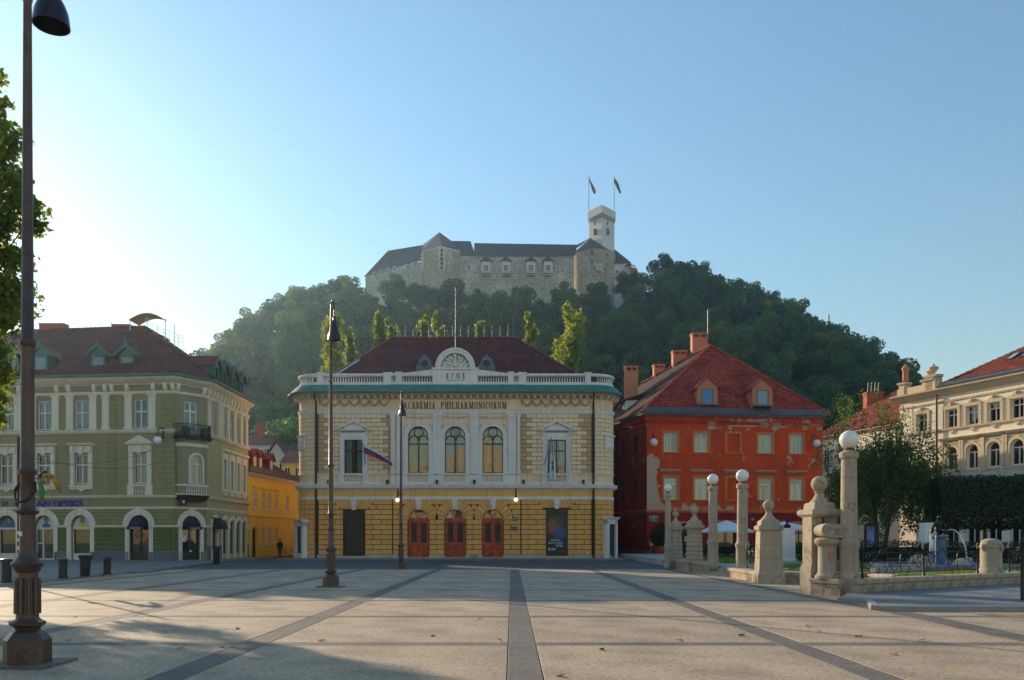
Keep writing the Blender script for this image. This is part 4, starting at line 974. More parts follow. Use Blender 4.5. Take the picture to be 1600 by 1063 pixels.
b = MB(); wall(b, 0, SL, GZ['sc'], GZ['ev'], [(w-0.42, w+0.42, GZ['m0'], GZ['m1'], False) for w in sw[1:]] + [(w-0.42, w+0.42, GZ['u0'], GZ['u1'], False) for w in sw], 0.2); GS.b(b, 'side_wall', M_GSIDE)
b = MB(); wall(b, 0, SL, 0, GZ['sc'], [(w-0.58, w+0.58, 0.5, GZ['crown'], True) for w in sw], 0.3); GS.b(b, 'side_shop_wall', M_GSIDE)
bk = MB(); bk.slab([(g_ext[0]-g_b[0]+0.2, g_ext[1]-g_b[1]+16), (g_ext[0]-g_b[0]+0.2, g_ext[1]-g_b[1]+0.6), (-0.3, 0.9), (g_c2[0]-g_b[0]-0.8, g_c2[1]-g_b[1]+0.4), (g_d[0]-g_b[0]-0.8, g_d[1]-g_b[1])], 13.6, 13.8)
bk.quad((g_d[0]-g_b[0], g_d[1]-g_b[1], 0), (g_d[0]-g_b[0], g_d[1]-g_b[1], 14), (-16, 13.2, 14), (-16, 13.2, 0))
bk.build('attic_floor', M_GW, gh)
iw = MB(); iw.box(0.3, GL-0.6, 2.2, 2.3, 0, 13.6); GF.b(iw, 'inner_wall', M_DARK); iw = MB(); iw.box(0.6, SL, 1.6, 1.7, 0, 13.6); GS.b(iw, 'inner_wall', M_DARK)
# mouldings follow the three faces
pv_ = [Vector(p)-Vector((g_b[0], g_b[1])) for p in (g_ext, g_b, g_c2, g_d)]; GP_ = [(p.x, p.y) for p in pv_]
def gm(name, prof, m=M_GW): MB().psweep(prof, GP_).build(name, m, gh)
gm('impost_band', [(-.02, GZ['imp']), (.10, GZ['imp']), (.12, GZ['imp']+.14), (-.02, GZ['imp']+.17)]) if False else None
gm('sign_band', [(-.02, GZ['sb']), (.07, GZ['sb']), (.1, GZ['sb']+.14), (-.02, GZ['sb']+.18)])
gm('first_cornice', [(-.02, GZ['sc']), (.08, GZ['sc']), (.22, GZ['sc']+.12), (.24, GZ['sc']+.2), (-.02, GZ['sc']+.24)])
gm('second_cornice', [(-.02, GZ['co']-.1), (.1, GZ['co']-.1), (.24, GZ['co']+.06), (.26, GZ['co']+.16), (-.02, GZ['co']+.2)])
gm('frieze_band', [(-.02, GZ['fr']), (.08, GZ['fr']), (.14, GZ['fr']+.12), (.14, GZ['fr']+.2), (-.02, GZ['fr']+.24)])
gm('eaves_cornice', [(-.02, 13.55), (.2, 13.6), (.5, 13.8), (.6, 13.98), (-.02, 14.0)])
gm('copper_gutter', [(.5, 13.99), (.78, 13.99), (.82, 14.16), (.5, 14.2)], M_TEAL)
dn = MB(); onb = MB(); onb.prism([(-.22, 13.56), (-.2, 13.2), (-.08, 13.0), (0, 13.0), (0, 13.56)], -.14, .14); onb.xf(Matrix.Rotation(R(90), 4, 'Z'))
dt = MB(); dt.box(-.05, .05, -.16, 0, 13.42, 13.55)
def gframe(f, u): return Matrix.Translation((f.loc.x, f.loc.y, 0)) @ Matrix.Rotation(f.rz, 4, 'Z') @ Matrix.Translation((u, 0, 0))
for f in (GF, GCH, GS):
    u = 0.1
    while u < f.len: dn.add(dt, gframe(f, u)); u += 0.2
dn.build('dentils', M_GW, gh, kind='stuff')
brk = onb.mesh('eaves_bracket', M_GW)
for f, us in ((GF, [w+k for w in wc for k in (-1.05, 1.05)] + [up(165), up(176), up(259), up(271)]), (GCH, [0.3, CLn-0.3]), (GS, [0.35+0.83*k for k in range(12)])):
    for u in us: o = f.inst('eaves_bracket', brk, u, 0, 0)
# plinth
b = MB(); cuts = [0]+[k for a in ac for k in (a-AR-0.02, a+AR+0.02)]+[GL]
for a, c in zip(cuts[::2], cuts[1::2]): GF.b(MB().block(a, c, 0, GZ['pl'], .1, .03), 'plinth_stone', M_GPL)
for a, c in ((0, CLn/2-.78), (CLn/2+.78, CLn)): GCH.b(MB().block(a, c, 0, GZ['pl'], .1, .03), 'plinth_stone', M_GPL)
cuts = [0]+[k for w in sw for k in (w-.6, w+.6)]+[SL]
for a, c in zip(cuts[::2], cuts[1::2]): GS.b(MB().block(a, c, 0, GZ['pl']+.4, .08, .03), 'plinth_stone', M_GPL)
# rusticated strips of the ground floor
def strips(f, cuts, z0, z1, n, m, arcs, cw=None):
    h = (z1-z0)/n
    for r in range(n):
        za, zb = z0+h*r, z0+h*(r+1); iv = [(0.02, f.len-0.02)]
        for (c, rr, sp) in arcs:
            dz = max(0, za-sp); e = math.sqrt(rr*rr-dz*dz) if dz < rr else 0
            if e <= 0: continue
            nx = []
            for a, b_ in iv:
                if c+e <= a or c-e >= b_: nx.append((a, b_)); continue
                if c-e-a > .1: nx.append((a, c-e))
                if b_-c-e > .1: nx.append((c+e, b_))
            iv = nx
        for a, b_ in iv: f.b(MB().block(a+.01, b_-.01, za+.025, zb-.025, .07, .035), 'rustic_strip', m)
for f, arcs in ((GF, [(a, AR+.42, GZ['spr']) for a in ac]), (GCH, [(CLn/2, 1.2, GZ['spr'])]), (GS, [(w, .86, GZ['spr']) for w in sw])):
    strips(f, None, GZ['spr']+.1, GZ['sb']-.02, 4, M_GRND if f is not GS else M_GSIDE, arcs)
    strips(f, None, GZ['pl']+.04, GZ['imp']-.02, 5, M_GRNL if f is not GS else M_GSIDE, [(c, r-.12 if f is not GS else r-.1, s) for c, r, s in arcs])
# arch surrounds + imposts
def arch_sur(f, c, r, w):
    b = MB(); b.arc(c, GZ['spr'], r, r+w, -.12, .05, n=18); b.arc(c, GZ['spr'], r+w*.55, r+w+.04, -.17, -.1, n=18); b.prism([(c-.13, GZ['spr']+r-.03), (c+.13, GZ['spr']+r-.03), (c+.2, GZ['spr']+r+w+.12), (c-.2, GZ['spr']+r+w+.12)], -.24, 0)
    for sg in (-1, 1):
        x0, x1 = sorted((c+sg*r, c+sg*(r+w*.75))); b.box(x0, x1, -.1, .05, 0.1, GZ['imp'])
    return f.b(b, 'arch_surround', M_GW)
for a in ac: arch_sur(GF, a, AR, .44)
arch_sur(GCH, CLn/2, .75, .40)
for w in sw: arch_sur(GS, w, .58, .24)
for f, cs, r in ((GF, ac, AR), (GCH, [CLn/2], .75), (GS, sw, .58)):
    cuts = [0]+[k for c in cs for k in (c-r, c+r)]+[f.len]
    for a, c in zip(cuts[::2], cuts[1::2]):
        if c-a > .05: f.b(MB().xsweep([(.02, GZ['imp']), (-.13, GZ['imp']), (-.17, GZ['imp']+.14), (.02, GZ['imp']+.17)], a, c), 'impost', M_GW)
# quoins
for u in (up(176), up(265)):
    z0 = GZ['sc']+.3; k = 0
    while z0 < 13.4:
        if not (9.6 < z0 < 10.1 or 12.5 < z0 < 13.0): GF.b(MB().block(u-.62 if u > up(200) else u-.42, u+.48 if u > up(200) else u+.3, z0, z0+.36, .05, .025), 'quoin', M_GRND)
        z0 += .4; k += 1
# upper floor pilasters
def pil(f, u, w=.27):
    b = MB(); z0, z1 = GZ['co']+.2, GZ['fr']
    b.box(u-w, u+w, -.13, .02, z0+.18, z1-.2); b.box(u-w-.05, u+w+.05, -.17, .02, z0-.0, z0+.18); b.box(u-w-.04, u+w+.04, -.17, .02, z1-.2, z1-.12); b.box(u-w-.07, u+w+.07, -.2, .02, z1-.12, z1)
    return f.b(b, 'pilaster', M_GW)
for w in wc:
    for sg in (-1, 1): pil(GF, w+sg*.95)
pil(GF, up(166)); 
for u in (.35, 2.6, 3.2, 4.75, 6.4, 8.05, 9.6): pil(GS, u, .2)
def cur(k): return [[(0, 1, 0.12, 1)], [(0, 1, 0, 1)], None, [(0, .5, 0, 1)]][k % 4]
for i, w in enumerate(wc):
    GF.win(w-hw, w+hw, GZ['u0'], GZ['u1'], .1, M_WFRAME if i < 4 else M_WFRAME, 'cross', False, [[(0, 1, 0.2, 1)], [(0, 1, .1, 1)], [(0, 1, 0.02, 1)], [(0, 1, .12, 1)], None][i], split=.58, cmat=M_CURTAIN, fw=.08)
    GF.win(w-hw, w+hw, GZ['m0'], GZ['m1'], .1, M_WFRAME, 'cross', False, [None, None, None, None, [(0, 1, 0, 1)]][i], split=.64, cmat=M_CURTAIN, fw=.08)
    b = MB(); z0, z1 = GZ['m0'], GZ['m1']
    for sg in (-1, 1):
        x0, x1 = sorted((w+sg*hw, w+sg*(hw+.34))); b.box(x0, x1, -.13, .02, z0-.1, z1+.1); x0, x1 = sorted((w+sg*(hw+.04), w+sg*(hw+.3))); b.box(x0, x1, -.17, -.12, z0+.1, z1+.0); b.prism([(x0, z1+.6), (x0, z1+.12), (x1, z1+.12), (x1, z1+.6)], -.26, -.1)
    b.box(w-hw-.34, w+hw+.34, -.13, .02, z1+.1, z1+.62); b.prism([(w-.14, z1-.02), (w+.14, z1-.02), (w+.22, z1+.6), (w-.22, z1+.6)], -.24, -.1)
    GF.b(b, 'window_surround', M_GW)
    b = MB(); zt = z1+.62; b.xsweep([(.02, zt), (-.2, zt), (-.36, zt+.1), (-.38, zt+.2), (.02, zt+.22)], w-hw-.5, w+hw+.5)
    if i == 4: b.prism([(w-hw-.5, zt+.2), (w+hw+.5, zt+.2), (w, zt+.75)], -.3, 0); b.prism([(w-hw-.05, zt+.26), (w+hw+.05, zt+.26), (w, zt+.58)], -.36, -.29)
    GF.b(b, 'window_hood', M_GW)
    b = MB(); b.box(w-hw-.42, w+hw+.42, -.22, .02, z0-.22, z0-.1)
    if i == 4:
        b.box(w-hw-.42, w-hw+.1, -.18, .02, GZ['sc']+.25, z0-.22); b.box(w+hw-.1, w+hw+.42, -.18, .02, GZ['sc']+.25, z0-.22)
        for k in range(5): b.lathe([(.05, 0), (.03, .1), (.06, .25), (.03, .45), (.05, .62)], 8, (w-.34+.17*k, -.1, GZ['sc']+.25))
    else:
        b.box(w-hw-.36, w+hw+.36, -.12, .02, z0-.42, z0-.22); b.prism([(w-.3, z0-.42), (w+.3, z0-.42), (w, z0-.6)], -.1, .0)
    GF.b(b, 'window_sill', M_GW)
for i, w in enumerate(sw):
    GS.win(w-.42, w+.42, GZ['u0'], GZ['u1'], .1, M_WFRAME, 'cross', split=.6, curtain=[(0, 1, .1, 1)])
    if i:
        GS.win(w-.42, w+.42, GZ['m0'], GZ['m1'], .1, M_WFRAME, 'cross', split=.64, curtain=[(0, 1, .1, 1)])
        b = MB(); b.box(w-.62, w-.42, -.12, .02, GZ['m0']-.1, GZ['m1']+.1); b.box(w+.42, w+.62, -.12, .02, GZ['m0']-.1, GZ['m1']+.1); b.box(w-.62, w+.62, -.14, .02, GZ['m1']+.1, GZ['m1']+.7); b.xsweep([(.02, GZ['m1']+.7), (-.3, GZ['m1']+.75), (-.34, GZ['m1']+.95), (.02, GZ['m1']+.95)], w-.72, w+.72); b.box(w-.7, w+.7, -.2, .02, GZ['m0']-.3, GZ['m0']-.1); b.box(w-.5, w+.5, -.14, .02, GZ['m0']-.6, GZ['m0']-.3); GS.b(b, 'window_surround', M_GW)
    GS.win(w-.58, w+.58, .5, GZ['crown'], .15, M_BFRAME, 'T', True, split=.7)
# shop windows, doors, awnings, printed lunettes
M_LUN = [mat('lunette_print_blue', C(120, 150, 180), 0.4, 0.3, 1.6, col2=C(60, 60, 80)), mat('lunette_print_teal', C(60, 130, 150), 0.4, 0.3, 1.4, col2=C(90, 50, 40)), mat('lunette_print_pale', C(196, 200, 206), 0.4, 0.08, 1.2)]
M_SKIN = mat('printed_skin', C(176, 118, 92), 0.5); M_HAIR = mat('printed_dark', C(40, 26, 22), 0.5); M_YTOP = mat('printed_yellow', C(206, 200, 40), 0.5); M_BTOP = mat('printed_blue', C(40, 90, 150), 0.5)
for i, a in enumerate(ac):
    y = .2; z0 = .12
    if i == 4: continue
    d = GF.sub('shopfront'); b = MB(); b.box(a-AR, a-AR+.07, y, y+.08, z0, GZ['spr']); b.box(a+AR-.07, a+AR, y, y+.08, z0, GZ['spr']); b.box(a-AR, a+AR, y-.02, y+.08, GZ['imp']-.14, GZ['imp']+.0)
    if i == 2: b.box(a-.3, a-.18, y, y+.09, z0, GZ['imp']-.14); b.box(a-AR, a-.3, y, y+.09, 1.35, 1.45)
    b.box(a-AR+.07, a+AR-.07, y, y+.08, z0, z0+.5 if i != 2 else z0+.12); b.build('frame', M_ALU if i == 2 else M_GW, d)
    MB().quad((a-AR+.05, y+.04, z0), (a+AR-.05, y+.04, z0), (a+AR-.05, y+.04, GZ['imp']-.1), (a-AR+.05, y+.04, GZ['imp']-.1)).build('pane', GLASS, d); MB().box(a-AR, a+AR, y+.9, y+.95, 0, GZ['crown']).build('room', M_DARK, d)
    b = MB(); rr = AR-.02; b.prism([(a+rr*math.cos(math.pi*k/14), GZ['imp']+rr*1.12*math.sin(math.pi*k/14)) for k in range(15)], y+.01, y+.05); b.build('printed_lunette', M_LUN[i % 3 if i != 3 else 2], d)
    zc_ = GZ['imp']; p = MB(); p.prism([(a+dx, zc_+dz) for dx, dz in [(-.34, 0), (.34, 0), (.3, .22), (.1, .34), (-.1, .34), (-.3, .22)]], y, y+.008) ; p.build('printed_top', M_YTOP if i == 3 else M_BTOP, d)
    p = MB(); p.prism([(a+.16*math.cos(2*math.pi*k/12), zc_+.52+.22*math.sin(2*math.pi*k/12)) for k in range(12)], y-.004, y+.004); p.build('printed_face', M_SKIN, d)
    p = MB(); p.prism([(a+.2*math.cos(math.pi*(k/8*1.5-.25)), zc_+.55+.26*math.sin(math.pi*(k/8*1.5-.25))) for k in range(9)], y-.002, y+.006); p.build('printed_hair', M_HAIR, d)
def awning_door(f, c, r, txt):
    y = .15; d = f.sub('shop_doorway'); b = MB(); b.box(c-r, c-r+.1, y, y+.1, .12, GZ['imp']); b.box(c+r-.1, c+r, y, y+.1, .12, GZ['imp']); b.box(c-.06, c+.06, y, y+.1, .12, GZ['imp']); b.box(c-r, c+r, y, y+.1, .12, .7); b.box(c-r, c+r, y, y+.1, 1.2, 1.27); b.build('door_frame', M_BLACKD, d)
    MB().quad((c-r, y+.05, .1), (c+r, y+.05, .1), (c+r, y+.05, GZ['imp']), (c-r, y+.05, GZ['imp'])).build('pane', GLASS, d); MB().box(c-r, c+r, y+.9, y+.95, 0, GZ['crown']).build('room', M_DARK, d)
    b = MB(); n = 10; N2 = 6                          # quarter-dome canvas hood
    for i in range(n):
        for j in range(N2):
            def q(i, j):
                al = math.pi*i/n; be = math.pi/2*j/N2; rad = r-.01
                return (c-rad*math.cos(al), .1-.7*math.sin(be)*math.sin(al)**.5, GZ['spr']-.12+(rad+.12)*math.sin(al)*math.cos(be))
            b.quad(q(i, j), q(i+1, j), q(i+1, j+1), q(i, j+1))
    f.b(b, 'canvas_hood', M_NAVY, smooth=60)
    v = MB(); v.xsweep([(-.62, GZ['spr']-.32), (-.63, GZ['spr']-.1), (-.61, GZ['spr']-.1), (-.60, GZ['spr']-.32)], c-r*.86, c+r*.86); f.b(v, 'hood_valance', M_NAVY)
    f.b(fit_text(txt, c-r*.5, c+r*.55, GZ['spr']-.27, GZ['spr']-.17, -.632, .002), 'hood_lettering', M_PW)
    return d
dd = awning_door(GF, ac[4], AR, 'ooooooo'); MB().block(ac[4]+.35, ac[4]+.6, 1.2, 1.75, .02, .01, .14).build('red_notice', mat('red_notice', C(170, 60, 30), 0.5), dd)
MB().tube([(ac[4]-.1+.33*math.cos(t*.5), .13, 2.05+.26*math.sin(t*.5)) for t in range(14)], .025, 5).build('window_emblem', mat('dull_red_paint', C(120, 34, 30), 0.5), dd)
dd = awning_door(GCH, CLn/2, .75, 'oooooo'); MB().block(CLn/2-.62, CLn/2-.35, 1.5, 2.0, .02, .01, .14).build('paper_notice', M_PW, dd); MB().block(CLn/2-.05, CLn/2+.2, .75, .85, .02, .01, .14).build('door_plate', M_PW, dd)
# side awning
b = MB(); 
for k in range(8):
    a0, a1 = math.pi/2*k/8, math.pi/2*(k+1)/8
    b.quad((sw[0]-.6, -.9*math.sin(a0), GZ['imp']-.1+.95*math.cos(a0)), (sw[0]+.6, -.9*math.sin(a0), GZ['imp']-.1+.95*math.cos(a0)), (sw[0]+.6, -.9*math.sin(a1), GZ['imp']-.1+.95*math.cos(a1)), (sw[0]-.6, -.9*math.sin(a1), GZ['imp']-.1+.95*math.cos(a1)))
for x in (sw[0]-.6, sw[0]+.6): b.quad((x, 0, GZ['imp']-.1), *[(x, -.9*math.sin(math.pi/2*k/8), GZ['imp']-.1+.95*math.cos(math.pi/2*k/8)) for k in range(9)])
GS.b(b, 'side_awning', M_NAVY)
# corner bay on the chamfer, three sided, with balcony above
bo = [(CLn/2-1.25, 0), (CLn/2-.95, -.75), (CLn/2+.95, -.75), (CLn/2+1.25, 0)]; bay0, bay1 = GZ['sc']+.25, GZ['co']-.55
pth = bo
b = MB(); wall(b, bo[1][0], bo[2][0], bay0, bay1, [(CLn/2-.5, CLn/2+.5, GZ['m0']-.0, GZ['m1']-.05, True)], .15, -.75)
for p, q in ((bo[0], bo[1]), (bo[2], bo[3])): b.quad((p[0], p[1], bay0), (q[0], q[1], bay0), (q[0], q[1], bay1), (p[0], p[1], bay1))
GCH.b(b, 'bay_wall', M_GRN)
GCH.win(CLn/2-.5, CLn/2+.5, GZ['m0'], GZ['m1']-.05, -.66, M_GW, 'cross', True, [(0, 1, 0, 1)], split=.68, depth=.7)
b = MB(); b.arc(CLn/2, GZ['m1']-.55, .5, .64, -.83, -.7); 
for sg in (-1, 1): x0, x1 = sorted((CLn/2+sg*.5, CLn/2+sg*.64)); b.box(x0, x1, -.83, -.7, GZ['m0'], GZ['m1']-.55)
b.box(CLn/2-.7, CLn/2+.7, -.86, -.7, GZ['m1']-.6, GZ['m1']-.5) if False else None
GCH.b(b, 'bay_window_surround', M_GW)
for pr_ in ([(-.02, bay1-.55), (.05, bay1-.55), (.07, bay1-.3), (-.02, bay1-.3)], [(-.02, bay0), (.1, bay0), (.14, bay0+.12), (-.02, bay0+.12)], [(-.02, GZ['m0']-.2), (.1, GZ['m0']-.2), (.12, GZ['m0']-.06), (-.02, GZ['m0']-.06)]):
    GCH.b(MB().psweep(pr_, bo), 'bay_moulding', M_GW)
for k in range(9): GCH.inst('baluster', BAL, CLn/2-.8+.2*k, -.83, bay0+.14).scale = (1.0, 1.0, (GZ['m0']-.2-bay0-.14)/.6)
b = MB(); b.psweep([(-.1, bay1), (.3, bay1), (.34, bay1+.18), (-.1, bay1+.22)], bo); b.slab([(x, y) for x, y in bo], bay1+.02, bay1+.2); GCH.b(b, 'balcony_floor', M_IRON)
b = MB(); b.psweep([(-.2, bay0), (.16, bay0), (.05, bay0-.25), (-.25, bay0-.45)], bo); GCH.b(b, 'bay_corbel', M_BFRAME)
b = MB(); zb = bay1+.2
rp_ = [(CLn/2-1.45, 0), (CLn/2-1.1, -.95), (CLn/2+1.1, -.95), (CLn/2+1.45, 0)]
for p, q in zip(rp_, rp_[1:]):
    for zz in (.1, .95): b.tube([(p[0], p[1], zb+zz), (q[0], q[1], zb+zz)], .03, 5)
    n = int((Vector(q)-Vector(p)).length/.1)
    for k in range(n+1): t = k/n; x, y = p[0]+(q[0]-p[0])*t, p[1]+(q[1]-p[1])*t; b.tube([(x, y, zb), (x, y-.04*math.sin(k), zb+.5), (x, y, zb+.98)], .017, 4)
GCH.b(b, 'balcony_railing', M_IRON)
for u in (CLn/2-.8, CLn/2+.75): GCH.b(MB().box(u-.25, u+.25, -.85, -.5, zb, zb+.75), 'planter_box', M_BLACKD)
GCH.win(CLn/2-.55, CLn/2+.55, GZ['co']+.12, GZ['u1']-.05, .1, M_WFRAME, 'cross', False, None, split=.68, fw=.1, bars=.07)
# ---- roof
rt = link('roof', None, gh); OX, OY = g_b
e0 = Vector((g_ext[0]-OX-.3, g_ext[1]-OY-.7, 14.15)); e1 = Vector((0.1, -.75, 14.15)); e2 = Vector((g_c2[0]-OX+.75, g_c2[1]-OY-.35, 14.15)); e3 = Vector((g_d[0]-OX+.75, g_d[1]-OY, 14.15))
r1 = P(226, 512, 69.5)-Vector((OX, OY, 0)); r0 = P(22, 512, 71)-Vector((OX, OY, 0)); r0.z = r1.z; r2 = Vector((r1.x, g_d[1]-OY, r1.z))
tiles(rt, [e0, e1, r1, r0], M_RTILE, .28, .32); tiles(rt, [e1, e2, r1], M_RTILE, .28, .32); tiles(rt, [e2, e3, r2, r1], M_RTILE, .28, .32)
MB().quad(e0, r0, (r0.x, r0.y+9, 14.15), (e0.x, e0.y+16, 14.15)).build('roof_plane', M_RTILE, rt); MB().quad(r0, r1, r2, (r0.x, r2.y, 14.2)).build('roof_plane', M_RTILE, rt)
q = MB()
for a, b_ in ((r0, r1), (r1, e1), (r1, e2), (r1, r2), (r0, e0)):
    n = int((b_-a).length/.4)
    for k in range(n): q.tube([a.lerp(b_, k/n)+Vector((0, 0, .06)), a.lerp(b_, (k+1.1)/n)+Vector((0, 0, .09))], [.1, .12], 6)
q.build('ridge_tiles', M_RTILE, rt, kind='stuff')
def dormer(px, Y, base_y, h=2.1, w=1.05, rz=0.0, x=None):
    p = P(px, base_y, Y) if x is None else Vector((x, Y, base_y)); d = link('dormer', None, gh, p-Vector((OX, OY, 0)), rz); b = MB(); hw_ = w/2; zt = h*.62
    b.box(-hw_, -hw_+.16, -.02, .2, 0, zt); b.box(hw_-.16, hw_, -.02, .2, 0, zt); b.box(-hw_, hw_, -.02, .2, 0, .12); b.box(-hw_, hw_, -.02, .2, zt-.14, zt); b.prism([(-hw_, zt), (hw_, zt), (0, h*.9)], 0, 2.6); b.box(-hw_, -hw_+.05, .2, 2.4, -.3, zt); b.box(hw_-.05, hw_, .2, 2.4, -.3, zt); b.build('cheeks', M_TEAL, d)
    MB().box(-hw_+.16, hw_-.16, .06, .1, .12, zt-.14).build('blind', M_CURTAIN if not rz else M_DARK, d)
    b = MB()
    for sg in (-1, 1): b.prism([(0, h*.88), (0, h*1.0), (sg*(hw_+.4), zt-.06), (sg*(hw_+.4), zt-.18)], -.18, 3.0)
    b.build('dormer_roof', M_RTILE, d); b = MB()
    for sg in (-1, 1): b.prism([(0, h*.9), (0, h*1.03), (sg*(hw_+.46), zt-.06), (sg*(hw_+.46), zt-.2)], -.26, -.17)
    b.lathe([(.1, 0), (.06, .1), (.1, .18), (.02, .32)], 8, (0, -.2, h*1.0)); b.build('gable_trim', M_TEAL, d)
for px in (-30, 17, 63, 153, 198): dormer(px, 63.2, 583, 2.2, 1.15)
for Y in (66.6, 68.4, 70.7, 72.8): dormer(0, Y, 14.5, 2.1, .95, R(90), g_c2[0]-.1)
# roof terrace: arched awning on posts, railing, snow rail, low chimneys
rp2 = r1+Vector((OX, OY, 0))
ca = thing('roof_canopy', 'small arched yellow canvas canopy on posts on the green house roof', 'canopy', (rp2.x, rp2.y, rp2.z)); xa, xb = -1.2, 2.0
M_CANV = mat('yellow_canvas', C(206, 182, 118), 0.9, 0.08, 2)
b = MB()
for k in range(10):
    t0, t1 = k/10, (k+1)/10; f = lambda t: (xa+(xb-xa)*t, .2+.95*math.sin(math.pi*min(1, .12+t*.78)))
    (p0, q0), (p1, q1) = f(t0), f(t1); b.quad((p0, -.4, q0), (p1, -.4, q1), (p1, 1.6, q1), (p0, 1.6, q0)); b.quad((p0, -.4, q0-.07), (p1, -.4, q1-.07), (p1, -.4, q1), (p0, -.4, q0))
b.build('canvas', M_CANV, ca)
for x, y in ((xa+.1, -.3), (xb-.1, -.3), (xb-.1, 1.5), (.4, -.3)): MB().tube([(x, y, -.6 if x < 1 else -1.9), (x, y, .75)], .035, 6).build('post', M_WFRAME, ca)
MB().tube([(.4+.22*math.cos(t*.5), -.42, .5+.22*math.sin(t*.5)) for t in range(14)], .02, 4).build('scroll', M_WFRAME, ca)
rl2 = thing('roof_railing', 'white tubular railing stepping down the end of the green house roof', 'railing', (rp2.x, rp2.y, rp2.z)); b = MB()
pts = [P(236, 510, 70.2), P(256, 519, 70.2), P(272, 526, 70.5), P(286, 530, 71)]
pts = [p-rp2 for p in pts]
for dz in (.0, .3, .6): b.tube([p+Vector((0, 0, dz-.35)) for p in pts], .022, 4)
for p in pts + [pts[1].lerp(pts[2], .5), pts[0].lerp(pts[1], .5), pts[2].lerp(pts[3], .5)]: b.tube([p+Vector((0, 0, -1.9)), p+Vector((0, 0, .3))], .025, 5)
b.build('tubes', M_WFRAME, rl2)
b = MB(); x = r0.x+1.0
while x < r1.x-.3: t = (x-r0.x)/(r1.x-r0.x); yy = r0.y+(r1.y-r0.y)*t; b.tube([(x, yy, r1.z), (x, yy, r1.z+.65)], .02, 4); x += 1.0
b.tube([r0+Vector((1, 0, .5)), r1+Vector((-.3, 0, .5))], .014, 4); b.build('snow_rail', M_GIRON, gh)
M_BRICK = mat('chimney_brick', C(176, 92, 62), 0.9, 0.15, 3, 0.2, 20)
for px0, px1, pt_ in ((64, 103, 506.5), (177, 205, 508)):
    a, c = P(px0, pt_, 70.8), P(px1, pt_, 70.8); q = MB(); q.box(a.x-OX, c.x-OX, 70.5-OY, 71.3-OY, 18.6, a.z-.08); q.box(a.x-OX-.05, c.x-OX+.05, 70.45-OY, 71.35-OY, a.z-.08, a.z); q.build('chimney', M_BRICK, gh)
# lettering and logo on the sign band, house sign on the bay
M_BLUE = mat('blue_sign_letter', C(24, 34, 150), 0.4); ss = thing('shop_sign', 'blue OPTIKA shop lettering along the green house above the arches', 'sign', (GF.loc.x+OX, GF.loc.y+OY, 0), GF.rz)
zz0, zz1 = GZ['sb']+.22, GZ['sc']-.12
for txt, x0, x1 in (('AN', 57.5, 79), ('OPTIKA', 84, 131), ('C', 24, 34)): fit_text(txt, up(x0), up(x1), zz0, zz1, -.06, .04, .03).build('lettering', M_BLUE, ss)
b = MB(); b.prism([(up(8)+.22*math.cos(2*math.pi*k/16), (zz0+zz1)/2+.17*math.sin(2*math.pi*k/16)) for k in range(16)], -.1, -.02); b.build('logo', M_BLUE, ss)
p = GCH.pl.hit(292, 783); hs = thing('hanging_sign', 'dark red shop sign with a pale figure hanging under the corner bay', 'sign', (p.x, p.y-.75, p.z), GCH.rz); MB().box(-.3, .3, -.03, .03, -.36, .36).build('board', mat('dark_red_board', C(74, 22, 26), 0.5), hs)
b = MB(); b.prism([(-.08, -.2), (.12, -.2), (.14, .02), (.06, .1), (-.04, .0)], -.036, -.03); b.prism([(.08+.09*math.cos(2*math.pi*k/10), .17+.11*math.sin(2*math.pi*k/10)) for k in range(10)], -.036, -.03); b.build('figure', M_TRIM, hs); MB().tube([(0, 0, .36), (0, 0, .62)], .02, 5).build('hanger', M_IRON, hs)
t = globe_lamp('wall_lamp', 'white globe lamp on an iron bracket at the corner of the green house', 246, 688, 60.9, 61.9, .3)
